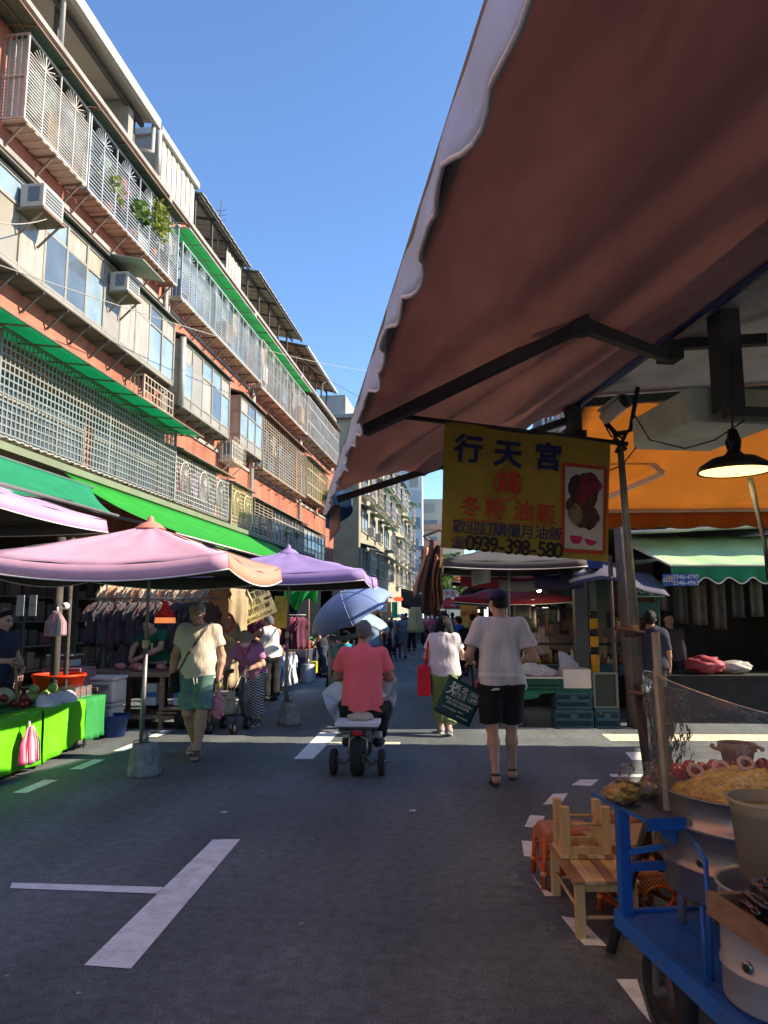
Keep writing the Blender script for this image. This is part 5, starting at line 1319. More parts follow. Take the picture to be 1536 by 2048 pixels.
obj('lettering',b,[navyp,redp,M('black_print',(.018,.014,.014),.7),M('cream_print',(.55,.48,.38),.7,dirt=.3,dcol=(.3,.2,.15)),magp,M('dark_food_print',(.035,.02,.018),.7,var=.5,vs=30),M('brown_food_print',(.07,.03,.02),.7,var=.5,vs=40),M('crimson_food_print',(.18,.015,.025),.7,var=.5,vs=30),M('tan_food_print',(.22,.14,.07),.7,var=.5,vs=40)],bn)
b=MB();b.tube([SF(806,833,3.71),SF(1255,888,3.71)],.013,7);b.tube([SF(1228,875,3.72),SF(1252,900,3.72)],.012,6);b.tube([SF(1232,905,3.72),SF(1250,872,3.72)],.01,6);obj('hanging_rod',b,M('dark_rod',(.05,.045,.04),.7),bn)
pl=thing('banner_pole','leaning grey metal pole with a black lower tube holding up the banner','pole',A3(1.84,3.72,0))
pt,pm,pb=SF(1240,890,3.72),SF(1280,1385,3.72),A3(1.86,3.72,.3)
b=MB();b.tube([pt,pt.lerp(pm,.3),pm],[.016,.020,.026],10);obj('upper_tube',b,M('scratched_grey_pole',(.27,.25,.20),.5,.5,var=.35,vs=12,dirt=.5,dcol=(.12,.08,.05),ds=9),pl)
b=MB();b.tube([pm+(pm-pb).normalized()*.04,pb],.036,12);obj('lower_tube',b,M('black_pole_paint',(.030,.026,.026),.45,.2,var=.3,vs=10),pl)
q=SF(1262,1262,3.70)
b=MB();b.tube([q-Vector((0,0,.03)),q+Vector((0,0,.03))],.04,12);b.tube([q+Vector((-.09,-.03,.015)),q+Vector((.06,-.03,-.01))],.012,6);b.tube([q+Vector((-.08,-.03,-.06)),q+Vector((-.07,-.03,.05))],.01,6);obj('pole_clamp',b,M('rusty_clamp',(.15,.08,.055),.7,.3,var=.3),pl)
b=MB();b.tube([SF(1258,1384,3.68),SF(1290,1390,3.66)],.012,6);obj('locking_pin',b,M('rusty_clamp',(.15,.08,.055),.7,.3),pl)
for(a,s)in((1.48,3.51),(2.15,3.45),(1.95,4.2)):
 b=MB();b.tube([pb+Vector((0,0,.42)),A3(a,s,.02)],.022,7);obj('leg',b,M('black_pole_paint',(.03,.026,.026),.45,.2),pl)
 # RIGHT, beyond the alley
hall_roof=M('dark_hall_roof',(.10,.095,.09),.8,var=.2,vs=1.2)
hall=thing('market_hall','low dark roofed market hall on the right beyond the alley','building',(4.5,30,0))
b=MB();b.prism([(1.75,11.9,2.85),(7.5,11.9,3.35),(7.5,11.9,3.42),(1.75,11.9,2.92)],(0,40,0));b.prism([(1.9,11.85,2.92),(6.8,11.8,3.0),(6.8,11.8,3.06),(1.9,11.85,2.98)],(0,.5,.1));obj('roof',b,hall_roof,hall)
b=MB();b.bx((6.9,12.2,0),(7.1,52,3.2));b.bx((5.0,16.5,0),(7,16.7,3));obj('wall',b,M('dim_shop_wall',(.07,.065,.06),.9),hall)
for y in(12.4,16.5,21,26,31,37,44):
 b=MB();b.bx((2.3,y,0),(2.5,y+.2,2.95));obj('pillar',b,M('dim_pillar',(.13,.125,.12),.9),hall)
for i,(x0,x1,y,z,m)in enumerate(((2.9,4.0,11.75,2.83,whb),(3.6,6.2,11.85,2.90,whb),(2.4,4.4,12.1,2.95,M('orange_rust_plank',(.5,.28,.12),.8)))):
 b=MB();b.box(((x0+x1)/2,y,z),(x1-x0,.3,.03),ry=R(-2));obj('roof_plank',b,M('pale_roof_plank',(.62,.58,.48),.8,var=.2,vs=3)if m is whb else m,hall)
gaw=M('mint_green_awning',(.60,.84,.46),.7,var=.12,vs=2,trans=.3,dirt=.2,dcol=(.5,.55,.3),ds=1.5);gval=M('green_valance',(.015,.20,.075),.7,var=.15,vs=3)
ga=thing('awning','mint green awning with a phone number patch facing the alley on the right','awning',(4.8,11.6,2.2))
b=MB();b.sheet(lambda u,v:(3.05+.42*v+(3.4-.42*v)*u,12.35-1.15*v,2.80-.54*v-.03*sag(v)+.008*math.sin(u*30)),40,8);o=obj('fabric',b,[gaw,gaw],ga,solid=.005)
def gv(u,v):return(3.47+2.98*u,11.19+.02*math.sin(u*50)*v,2.26-v*(.215+.045*math.cos(u*9*PI*2)))
b=MB();b.sheet(gv,180,4);obj('valance',b,gval,ga,solid=.005)
b=MB();b.tube([gv(i/180,1)for i in range(181)],.011,5);b.tube([(3.47,11.185,2.26),(6.45,11.185,2.26)],.011,5);obj('valance_piping',b,piping,ga)
b=MB();b.bar((3.05,12.3,2.74),(3.5,11.22,2.26),.03);obj('side_arm',b,whb,ga)
p_=PY(1361,1160,11.15)
b=MB();b.bx((p_.x-.25,11.148,p_.z-.085),(p_.x+.25,11.155,p_.z+.085));pp=obj('phone_patch',b,M('blue_patch',(.035,.09,.30),.7,var=.2),ga)
b=MB();X3=Vector((1,0,0));Z3=Vector((0,0,1));b.text('2346-4797',(p_.x+.075,11.146,p_.z+.042),X3,Z3,.085,0,.01,.002);b.text('2346-4963',(p_.x+.075,11.146,p_.z-.042),X3,Z3,.085,0,.01,.002);b.text('環',(p_.x-.155,11.146,p_.z),X3,Z3,.12,1,.01,.002);b.text('山',(p_.x-.225,11.146,p_.z),X3,Z3,.07,0,.01,.002)
obj('lettering',b,[M('pale_lettering',(.6,.64,.68),.7),M('tan_lettering',(.5,.38,.22),.7)],pp)
gpar=M('grey_parasol_underside',(.085,.08,.08),.85,var=.15,vs=2,trans=.12);gtop=M('faded_red_cloth',(.55,.05,.05),.8,trans=.15)
market_umbrella('market_umbrella','grey square parasol behind the yellow banner with a red edge',(1.12,11.2),.95,2.62,2.30,[gpar,gpar,gpar,gtop],.04,lit_under=gpar,drop=.1)
conc_base((1.13,11.12),'pale square concrete base under the grey parasol by the crates',.33,.19,.13,sq=True,mat=M('pale_concrete',(.36,.35,.33),.85,var=.2,vs=8,dirt=.4,dcol=(.2,.19,.17),ds=10))
b=MB();b.sheet(lambda u,v:(1.9+1.45*u,10.9+.8*v,2.42-.36*abs(u-.35)*1.2-.34*(1-v)+.015*math.sin(u*14)),16,8);t_=obj('canopy_cloth',b,[M('violet_grey_cloth',(.09,.08,.12),.85,trans=.1)],label='violet grey canopy cloth between the parasol and the green awning',cat='canopy',solid=.006)
b=MB();b.sheet(lambda u,v:(2.1+.75*u,12.4+.5*v,2.75-.35*abs(u-.5)**1.4*2+.28*v-.12),10,5);obj('canopy_cloth',b,[lav],label='sunlit lilac cloth peeking below the orange valance',cat='canopy',solid=.006)
brn=[M('tan_hanging_cloth',(.42,.24,.16),.9,var=.2,trans=.2,bump=.4,bs=8),M('dark_brown_cloth',(.075,.035,.028),.9,var=.3),M('rust_hanging_cloth',(.22,.10,.05),.9,var=.25,trans=.15)]
for i,(x0,x1,y,zt,zb,m,lab)in enumerate(((-.28,.0,11.3,2.52,1.80,0,'tan folded awning cloth hanging at the left end of the grey parasol'),(-.17,.10,11.15,2.62,1.58,1,'dark brown folded cloth hanging beside the tan one'),(.0,.14,11.0,2.40,1.62,2,'rust brown folded cloth hanging nearest the grey parasol'))):
 b=MB();b.sheet(lambda u,v:(x0+.12*(1-v)*(1 if i<2 else .3)+(x1-x0)*u*(.75+.25*v)+.02*math.sin(6*v+i),y+.06*math.sin(u*13+3*v+i),zt-(zt-zb)*v*(1-.12*u*(i!=1))+.05*math.sin(u*5+i)),16,12)
 obj('hanging_cloth',b,brn[m],label=lab,cat='cloth',solid=.01)
b=MB();b.tube([(-.12,11.2,2.72),(.12,10.9,2.78),(.4,10.6,2.5)],.02,6);b.tube([(-.12,11.2,2.72),(.2,14,2.75)],.02,6);b.bar((.06,11.2,2.5),(.1,13.5,2.2),.04);obj('pole_rack',b,rust,label='rusty pole frame holding the folded brown cloths',cat='rack')
stripes=[M('red_canopy',(.30,.03,.035),.85,var=.2),M('deep_blue_canopy',(.06,.05,.12),.85,var=.2),M('dark_green_stripe',(.03,.07,.05),.85),M('grey_canopy',(.25,.25,.25),.85)]
for i,(x0,x1,y,z,m,lab)in enumerate(((.45,1.3,12.2,2.18,2,'dark green and grey canopy flap behind the grey parasol'),(1.05,1.75,12.0,2.12,0,'red canopy flap behind the grey parasol pole, left'),(1.6,2.35,11.9,2.14,1,'deep blue canopy flap with a red top behind the parasol pole, right'))):
 b=MB();b.sheet(lambda u,v:(x0+(x1-x0)*u,y+1.2*(1-v),z+.32*(1-v)-.04*sag(u)),8,5,0);b.sheet(lambda u,v:(x0+(x1-x0)*u,y-.005,z-.04*sag(u)-v*.17),8,2,1)
 obj('canopy_cloth',b,[stripes[m],stripes[(0,3,1)[i]if i else 0]],label=lab,cat='canopy',solid=.006)
b=MB();b.sheet(lambda u,v:(.62+.30*u,11.9+.05*math.sin(u*8),2.3-v*.3*(1-.2*u)),6,4);obj('hanging_cloth',b,M('pale_grey_cloth',(.42,.42,.41),.8),label='pale grey cloth flap under the grey parasol',cat='cloth',solid=.006)
def parasol2(c,half,zp,ze,m,label):
 return market_umbrella('market_umbrella',label,c,half,zp,ze,[m]*4,.05,drop=.08)
mar=M('maroon_parasol',(.22,.015,.03),.85,var=.15,trans=.15);redpar=M('bright_red_parasol',(.62,.03,.05),.7,trans=.25);orp=M('orange_parasol',(.5,.2,.05),.8,trans=.2)
parasol2((1.45,14.6),1.05,2.12,1.86,mar,'maroon parasol behind the man in the navy cap')
parasol2((1.55,17.5),1.1,2.75,2.35,orp,'orange parasol above the maroon one')
parasol2((.95,44),1.2,2.55,2.05,redpar,'bright red parasol far down the street')
parasol2((2.2,30),1.3,2.4,2.0,M('pale_blue_parasol',(.4,.5,.6),.8,trans=.2),'pale blue parasol far down the right side')
parasol2((1.9,21.5),1.1,2.4,2.05,M('dark_teal_parasol',(.04,.10,.10),.8),'dark teal parasol behind the orange one')
parasol2((2.3,52),1.3,2.5,2.05,M('pink_parasol',(.6,.25,.3),.8,trans=.2),'pink parasol at the far end on the right')
yb=M('yellow_band',(.68,.36,.01),.6,var=.1);bb=M('black_band',(.02,.02,.02),.6)
t_=thing('striped_post','black and yellow striped post standing behind the crates','post',(2.36,11.3,0))
b=MB();b.tube([(2.36,11.3,1.62),(2.36,11.3,2.45)],.05,12);obj('grey_top',b,M('grey_blue_post',(.10,.11,.13),.6),t_)
b=MB();b.tube([(2.36,11.3,0),(2.36,11.3,1.62)],.058,14);obj('post',b,yb,t_)
for z in(1.5,1.24,.98,.2):
 b=MB();b.tube([(2.36,11.3,z),(2.36,11.3,z+.11)],.0605,14);obj('black_band',b,bb,t_)
b=MB();b.box((2.36,11.24,2.3),(.25,.2,.14));obj('electric_box',b,M('blue_plastic',(.02,.05,.20),.4),t_)
b=MB();b.tube([(2.86,10.95,0),(2.82,10.95,.7),(2.74,10.95,1.5),(2.72,10.95,2.8)],[.17,.135,.105,.10],12);b.tube([(2.58,11.0,0),(2.56,11,2.4)],.035,7);obj('utility_pole',b,M('mottled_grey_bark',(.10,.09,.08),.9,var=.35,vs=6,stretch=(1,1,.4),bump=.6,bs=14,dirt=.5,dcol=(.09,.07,.06),ds=5),label='mottled grey pole like a tree trunk right of the crates',cat='pole')
sp=PY(1288,1178,11.6)
t_=thing('street_sign','green street name sign half hidden behind the leaning pole','sign',sp)
b=MB();b.bx((sp.x-.36,11.6,sp.z-.12),(sp.x+.30,11.615,sp.z+.10));obj('board',b,M('street_sign_green',(.012,.10,.055),.5),t_)
b=MB();b.text('inDong St.',(sp.x+.02,11.598,sp.z-.02),X3,Z3,.14,0,.005,.002);b.bx((sp.x-.36,11.597,sp.z-.12),(sp.x+.3,11.6,sp.z-.105));obj('lettering',b,M('dim_white_lettering',(.40,.46,.42),.6),t_)
b=MB();b.bx((sp.x-.36,11.62,sp.z-.42),(sp.x+.2,11.63,sp.z-.2));b.tube([(sp.x+.21,11.65,sp.z-.9),(sp.x+.21,11.65,sp.z+.12)],.025,8);obj('lower_plate',b,M('dim_sign_plate',(.03,.09,.07),.5),t_)
t_=thing('crate_table','table under a dark green cloth carrying the white box and green crate','table',(1.7,11.2,0))
gtc=M('dull_green_cloth',(.02,.15,.09),.7,var=.15,vs=4)
b=MB();b.bx((1.12,10.86,.48),(2.28,11.6,.515));obj('tabletop',b,wood_d,t_)
b=MB();b.sheet(lambda u,v:(1.1+1.18*u,10.84+.74*v,.525),6,4,smooth=False);b.sheet(lambda u,v:(1.1+1.18*u,10.84-.012*math.sin(u*16)*v,.525-v*(.075+.025*math.sin(u*7+1)+(.05 if .1<u<.3 else 0))),24,3);obj('cloth',b,gtc,t_,solid=.005)
for(x,y)in((1.16,10.9),(2.24,10.9),(1.16,11.55),(2.24,11.55)):
 b=MB();b.tube([(x,y,0),(x,y,.48)],.018,6);obj('leg',b,dsteel,t_)
def crate(x0,x1,y0,y1,z0,z1,m,label,group,cat='crate'):
 t_=thing('plastic_crate',label,cat,((x0+x1)/2,(y0+y1)/2,z0),0,group)
 b=MB();w_=.02;h=z1-z0
 for zz in(z0,z0+h*.42,z1-.035):
  b.bx((x0,y0,zz),(x1,y0+w_,zz+.035));b.bx((x0,y1-w_,zz),(x1,y1,zz+.035));b.bx((x0,y0+w_,zz),(x0+w_,y1-w_,zz+.035));b.bx((x1-w_,y0+w_,zz),(x1,y1-w_,zz+.035))
 n_=int((x1-x0)/.028)
 for k in range(n_+1):
  x=x0+(x1-x0-.008)*k/n_;b.bx((x,y0+.004,z0+.03),(x+.011,y0+.014,z1-.03))
 n_=int((y1-y0)/.04)
 for k in range(n_+1):
  y=y0+(y1-y0-.008)*k/n_
  for xx in(x0+.004,x1-.014):b.bx((xx,y,z0+.03),(xx+.01,y+.012,z1-.03))
 b.bx((x0+.01,y0+.02,z0+.006),(x1-.01,y1-.02,z0+.016));obj('lattice',b,m,t_)
 b=MB();xc=(x0+x1)/2;b.bx((xc-.05,y0-.004,z0+h*.55),(xc+.05,y0+.003,z0+h*.8));obj('handle_panel',b,m,t_)
 b=MB()
 for k in range(5):b.ball((x0+.06+(x1-x0-.12)*k/4,(y0+y1)/2,z0+h*.4),.05,8,sz=1.2)
 obj('contents',b,M('dim_contents',(.035,.04,.04),.8),t_)
teal=M('teal_crate_plastic',(.028,.085,.105),.5,var=.12)
tg='teal crates stacked by the crate table'
crate(1.70,2.19,10.80,11.2,.26,.49,teal,'upper teal crate of the stack below the white box',tg)
crate(1.68,2.20,10.78,11.2,.0,.25,teal,'lower teal crate of the stack below the white box',tg)
crate(2.23,2.56,10.80,11.2,.0,.26,teal,'teal crate on the ground under the dark mesh screen',tg)
b=MB();b.bx((2.22,10.82,.27),(2.25,10.85,.76));b.bx((2.53,10.82,.27),(2.56,10.85,.76));b.bx((2.25,10.82,.73),(2.53,10.85,.76));b.bx((2.25,10.82,.27),(2.53,10.85,.30));b.bx((2.25,10.835,.30),(2.53,10.84,.73),1)
obj('mesh_screen',b,[M('grey_green_frame',(.13,.16,.14),.6),M('dark_mesh',(.035,.045,.042),.8,var=.4,vs=60)],label='dark framed mesh screen standing on the right hand teal crate',cat='screen')
dg=M('dark_green_crate',(.010,.075,.05),.5)
crate(1.13,1.79,10.78,11.2,.535,.665,dg,'shallow dark green crate on the green cloth',None)
b=MB();b.bx((1.1,10.76,.672),(1.8,11.25,.695));obj('foam_sheet',b,sty,label='white foam sheet on the dark green crate',cat='foam sheet',bevel=.006)
whb2=M('white_plastic_sheet',(.60,.57,.52),.45,var=.1,vs=6,bump=.7,bs=18,trans=.15)
f=Field((1.0,10.7,.66),(1.9,11.3,1.1),.014);f.ell((1.42,11.0,.74),(.27,.17,.13));f.ell((1.3,10.95,.80),(.16,.13,.11));f.ell((1.62,11,.72),(.16,.13,.08));f.warp(lambda X,Y,Z:.012*np.sin(31*X+9*np.sin(17*Z)+6*Y)+.008*np.sin(53*Z+12*X));f.clip((0,0,.70),(0,0,-1))
fobj('plastic_heap',f,whb2,None,label='crumpled white plastic bag heaped on the foam sheet',cat='plastic bag')
t_=thing('white_box','white foam box with an open paper lid on the green cloth table','box',(2.0,11.0,.53))
b=MB();b.bx((1.81,10.83,.535),(2.20,11.2,.80));obj('body',b,sty,t_,bevel=.012)
b=MB();b.sheet(lambda u,v:(1.80+.28*u,11.02+.1*v+.04*math.sin(3*u),.80+.24*v*(1-u*u*.8)),10,8);obj('paper_flap',b,M('frosty_paper',(.5,.5,.48),.6,trans=.2),t_,solid=.003)
rng=random.Random(17)
t_=thing('bottle_counter','dark counter of bottles and jars behind the crate table','counter',(2.2,13.6,0))
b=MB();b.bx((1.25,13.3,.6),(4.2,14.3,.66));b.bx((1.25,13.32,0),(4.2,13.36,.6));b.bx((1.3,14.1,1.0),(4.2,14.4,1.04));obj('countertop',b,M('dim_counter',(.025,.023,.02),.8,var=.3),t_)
bm_=[M('amber_bottle',(.16,.06,.015),.2),M('brown_bottle',(.08,.04,.02),.2),M('white_jar',(.52,.50,.45),.4),M('dull_red_jar',(.22,.04,.03),.4),M('yellow_jar',(.40,.28,.06),.4)]
capm=[M('white_cap',(.6,.58,.52),.5),M('red_cap',(.4,.03,.03),.5)]
for i in range(46):
 x=1.35+(i%23)*.125+rng.uniform(-.03,.03);y=13.4+(i//23)*.3+rng.uniform(-.05,.05);h=rng.uniform(.16,.30);r_=rng.uniform(.03,.045);z0=.66
 q=thing('bottle','bottle or jar on the dark counter behind the crate table','bottle',(x,y,z0),0,'bottles and jars on the dark counter')
 b=MB();b.lathe([(.001,0),(r_,0),(r_,h*.6),(r_*.4,h*.78),(r_*.4,h*.95),(.001,h*.95)],(x,y,z0),9);obj('glass',b,bm_[i%5],q)
 b=MB();b.lathe([(.001,h*.93),(r_*.5,h*.93),(r_*.5,h),(.001,h)],(x,y,z0),8);obj('cap',b,capm[i%3==0],q)
for i in range(5):
 x=1.4+i*.42;b=MB();b.bx((x,12.9,.56),(x+.34,13.25,.72));obj('produce_tray',b,teal,label='teal tray at the front of the bottle counter',cat='tray',group='teal trays at the bottle counter')
for i in range(22):
 x=1.3+rng.uniform(0,2.6);z=rng.uniform(1.5,2.1);w_=rng.uniform(.1,.3);h=rng.uniform(.2,.5);y=rng.uniform(13.6,14.6)
 m_=M('stall_goods_%d'%(i%6),[(.12,.09,.07),(.08,.02,.035),(.05,.05,.06),(.15,.08,.05),(.035,.04,.03),(.17,.15,.12)][i%6],.8,var=.25,vs=6)
 b=MB();b.sheet(lambda u,v:(x+w_*u,y+.02*math.sin(u*9+i),z-v*h),6,4);obj('hung_packet',b,m_,label='packet or cloth hung in the dim bottle stall',cat='packet',group='goods hung in the bottle stall',solid=.02)
bulb_light(PY(1078,1181,13.0),'bare glowing bulb under a tin plate in the bottle stall',(1,.88,.55),13,2.5)
bulb_light(PY(1094,1231,14.0),'lower glowing bulb deep in the bottle stall',(1,.8,.55),13,1.2)
for i,(x0,y0,x1,y1,c_)in enumerate(((1062,1198,1075,1216,(.8,.5,.45)),(1085,1208,1097,1216,(1,.75,.68)),(1110,1200,1121,1204,(.8,.9,.9)))):
 a,c2=PY(x0,y0,15),PY(x1,y1,15)
 b=MB();b.bx((a.x,15,c2.z),(c2.x,15.04,a.z));obj('lit_sign',b,Memit('lit_sign_%d'%i,c_,.8),label=['small glowing pink sign deep in the bottle stall, taller one','small glowing pale pink sign deep in the bottle stall, square one','short white light strip deep in the bottle stall'][i],cat='light')  # added glowing panels stand in for light through pinkish gaps
b=MB();a,c2=PY(1158,1140,11.3),PY(1173,1134,11.3);b.bar(a,c2,.025);obj('tube_light',b,Memit('white_tube',(1,.97,.9),5),label='short bright tube light under the violet canopy',cat='light')
t_=thing('stall_table','dim table of bagged goods under the mint green awning','table',(4.6,11.9,0))
b=MB();b.bx((3.4,11.5,.62),(6.2,12.6,.67));b.bx((3.42,11.52,0),(6.2,11.56,.62));obj('tabletop',b,M('dim_counter',(.025,.023,.02),.8),t_)
def heap(name,c,r,m,label,cat,seed=0,group=None):
 f=Field([c[i]-r[i]*1.3-.02 for i in range(3)],[c[i]+r[i]*1.5+.02 for i in range(3)],max(.009,max(r)/16));rr=random.Random(seed)
 f.ell(c,r)
 for k in range(4):f.ell([c[i]+r[i]*rr.uniform(-.5,.5)for i in range(3)],[q*rr.uniform(.4,.65)for q in r])
 f.warp(lambda X,Y,Z:r[2]*.09*np.sin(X/r[0]*7+3*np.sin(Z/r[2]*4)+seed)+r[2]*.06*np.sin(Z/r[2]*9+Y/r[1]*6));return fobj(name,f,m,None,label=label,cat=cat,group=group)
c_=PY(1415,1320,11.8);heap('goods_bag',(c_.x-.05,11.8,.80),(.30,.22,.14),M('pink_bag',(.40,.07,.09),.5,var=.2,trans=.2),'peaked pinkish red bag on the table under the green awning','bag',2)
c_=PY(1465,1322,11.9);heap('goods_bag',(c_.x,11.9,.77),(.28,.2,.1),M('white_bag',(.50,.47,.42),.5,trans=.2),'white bag beside the pinkish red one under the green awning','bag',3)
for i in range(9):
 x=3.7+i*.3;h=rng.uniform(.4,.8);b=MB();b.sheet(lambda u,v:(x+.2*(u-.5),12.5+.03*math.sin(u*9+i),2.1-v*h),6,5);obj('hung_packet',b,M('dim_packet_%d'%(i%3),[(.07,.05,.04),(.04,.035,.035),(.09,.075,.06)][i%3],.6,var=.4,vs=14),label='dim packet hanging under the mint green awning',cat='packet',group='packets hung under the green awning',solid=.03)
for i,(x0,y0,x1,y1)in enumerate(((1.7,18,2.8,21),(1.9,23,3.0,28),(2.1,30,3.2,37),(2.2,40,3.4,50))):
 t_=thing('stall_table',['crowded stall table behind the boy in blue','stall table farther down the right side','far stall table on the right of the street','farthest stall table on the right'][i],'table',((x0+x1)/2,(y0+y1)/2,0),0,'stall tables down the right side')
 b=MB();b.bx((x0,y0,.7),(x1,y1,.74));obj('tabletop',b,wood_d,t_)
 b=MB();b.sheet(lambda u,v:(x0-.02+.03*math.sin(u*30)*v,y0+(y1-y0)*u,.73-v*.66),40,3);b.sheet(lambda u,v:(x0+(x1-x0)*u,y0-.02+.03*math.sin(u*20)*v,.73-v*.66),24,3);obj('skirt',b,[tabled,M('red_skirt',(.25,.03,.04),.8)][i%2],t_,solid=.006)
 for j in range(14):
  x=x0+.15+(j%3)*.35;y=y0+.2+(j//3)*(y1-y0)/5;m=rng.choice((veg_g,veg_w,veg_r,veg_y))
  b=MB()
  for q in range(7):b.ball((x+rng.uniform(-.12,.12),y+rng.uniform(-.15,.15),.76+rng.uniform(0,.14)),rng.uniform(.04,.08),7)
  obj('produce_heap',b,m,label='small heap of goods on a stall table down the right side',cat='produce',group='heaps of goods on the right stalls')
for i,(px,py,w_,h_,Y,st,m,mt,lab)in enumerate(((938,1228,.62,.62,27,'蚵仔煎',M('orange_menu',(.72,.34,.05),.6),redp,'orange menu board with red writing above the far crowd'),(900,1187,.55,.35,33,'年金',M('white_pink_sign',(.72,.66,.64),.6),M('pink_lettering',(.6,.1,.15),.6),'white sign with pink writing above the far crowd'),(880,1200,.3,.75,38,'市',M('pale_blue_sign',(.5,.55,.62),.6),M('blue_lettering',(.1,.15,.4),.6),'narrow pale blue sign above the far crowd'))):
 c_=PY(px,py,Y);t_=thing('shop_sign',lab,'sign',c_)
 b=MB();b.bx((c_.x-w_/2,Y,c_.z-h_/2),(c_.x+w_/2,Y+.05,c_.z+h_/2));obj('board',b,m,t_)
 b=MB();b.text(st,(c_.x,Y-.004,c_.z),X3,Z3,min(w_/(len(st)+.3),h_*.8),0,.01,.004);obj('lettering',b,mt,t_)
 # FOREGROUND: blue food cart and stools
blue=M('blue_cart_paint',(.02,.12,.44),.45,.1,var=.15,vs=6,dirt=.45,dcol=(.05,.06,.09),ds=7,bump=.15,bs=30)
blued=M('worn_blue_deck',(.022,.14,.48),.5,.1,var=.2,vs=5,dirt=.7,dcol=(.10,.09,.10),ds=4.5,bump=.2,bs=25)
cart=thing('food_cart','blue steel food cart with a flat deck and small wheels at the right corner','cart',A3(1.7,2.2,0))
DZ=.37
b=MB(AW);b.bx((1.32,.6,DZ-.03),(2.7,3.06,DZ));b.bx((1.315,.6,DZ-.055),(1.345,3.065,DZ+.012));b.bx((1.345,3.04,DZ-.055),(2.7,3.065,DZ+.010));obj('deck',b,blued,cart)
for(a,s)in((1.345,3.02),(2.65,3.02)):
 b=MB(AW);b.bx((a-.022,s-.022,DZ),(a+.022,s+.022,.782));obj('post',b,blue,cart)
b=MB(AW);b.tube([(1.535,2.93,DZ),(1.53,2.93,.76)],.016,8);obj('thin_post',b,M('zinc_rod',(.42,.42,.42),.4,.7),cart)
b=MB(AW);b.bar((1.345,3.0,.56),(2.65,3.0,.56),.03);b.bar((1.345,2.98,.62),(1.62,2.9,.68),.02);obj('cross_rail',b,blue,cart)
b=MB(AW);b.prism([(1.66,2.9,.70),(1.66,2.9,.76),(2.0,2.2,.48),(2.0,2.2,.42)],(.02,.01,0));obj('brace_plate',b,blue,cart)
TZ=.785
b=MB(AW);b.prism([(1.31,3.22,TZ),(1.52,3.24,TZ),(1.52,2.775,TZ),(1.335,2.775,TZ)],(0,0,.006),1)
def rim(p,q,h):b.prism([p,q,(q[0],q[1],q[2]+h),(p[0],p[1],p[2]+h)],(.004,.004,0))
rim((1.306,3.225,TZ-.004),(1.331,2.772,TZ-.004),.014);rim((1.331,2.772,TZ-.03),(1.525,2.772,TZ-.03),.045);rim((1.522,3.245,TZ-.03),(1.522,2.78,TZ-.03),.06)
obj('side_tray',b,[blue,M('grey_tray',(.10,.12,.15),.45,.2,var=.2)],cart)
b=MB(AW);b.box((1.50,2.88,.73),(.08,.10,.08));obj('tray_bracket',b,blue,cart)
def wheel(a,s):
 b=MB(AW);b.lathe([(.0,0),(.0,0)],n=3)if 0 else None
 r_=.165;n=28;prof=[(r_*.62,-.03),(r_*.9,-.034),(r_,-.02),(r_,.02),(r_*.9,.034),(r_*.62,.03)]
 vs=[];fs=[]
 for x,y in prof:
  for k in range(n):
   q=2*PI*k/n;vs.append((a+y,s+x*math.cos(q),r_+x*math.sin(q)))
 for i in range(len(prof)):
  for k in range(n):
   j=(i+1)%len(prof);fs.append((i*n+k,i*n+(k+1)%n,j*n+(k+1)%n,j*n+k))
 b.add(vs,fs,0,True);o=obj('wheel',b,M('rubber',(.02,.02,.02),.8),cart)
 b=MB(AW);b.tube([(a-.02,s,r_),(a+.02,s,r_)],r_*.6,20);b.tube([(a-.05,s,r_),(a+.05,s,r_)],.03,10);obj('rim',b,M('rusty_rim',(.10,.08,.07),.6,.4),o)
 b=MB(AW);b.bx((a-.055,s-.02,r_-.02),(a-.045,s+.02,DZ-.03));b.bx((a+.045,s-.02,r_-.02),(a+.055,s+.02,DZ-.03));obj('fork',b,dsteel,o)
wheel(1.43,2.86);wheel(1.43,1.0);wheel(2.5,2.86);wheel(2.5,1.0)
b=MB(AW);b.tube([(1.39,2.48,DZ),(1.39,2.48,.74)],.008,6);b.tube([(1.335,2.42,DZ),(1.335,2.42,.62)],.007,6);b.tube([(1.50,2.80,.755),(1.39,2.48,.74)],.008,6);obj('thin_frame',b,blue,cart)
def steamer(c,r,h,label,m=steel,n=44,hole=True):
 t_=thing('steamer_drum',label,'steamer',c)
 b=MB();b.lathe([(.001,.0),(r*.96,.0),(r,.012),(r,h*.30),(r+.006,h*.31),(r+.006,h*.33),(r,h*.34),(r,h*.68),(r+.008,h*.69),(r+.008,h*.73),(r,h*.74),(r,h),(r+.010,h+.004),(r+.006,h+.012),(r-.006,h),(r-.008,h*.8),(.001,h*.8)],c,n);obj('drum',b,m,t_)
 if hole:
  for q in(R(215),R(262)):
   d=Vector((math.cos(q),math.sin(q),0));p=Vector(c)+d*r+Vector((0,0,h*.42));b=MB();b.tube([p-d*.004,p+d*.008],.017,14);b.tube([p+d*.004,p+d*.0095],.0105,12,1);obj('vent_hole',b,[steel,M('dark_hole',(.03,.03,.03),.9)],t_)
 return t_
c1=A3(1.82,2.86,.50)
steamer(c1,.345,.37,'large steel steamer drum heaped with golden brown rice on the cart')
c2=A3(1.53,2.31,DZ+.003)
steamer(c2,.175,.335,'smaller dented steel drum at the lower right of the cart deck',M('dented_steel',(.40,.40,.385),.38,.25,var=.15,vs=6,dirt=.25,dcol=(.2,.17,.13),ds=6,bump=.3,bs=8))
b=MB();b.tube([A3(1.85,2.80,DZ),A3(1.85,2.80,.505)],.22,20);obj('gas_stove',b,M('dark_stove',(.05,.05,.055),.6,.4),label='dark stove ring under the large steamer drum',cat='stove')
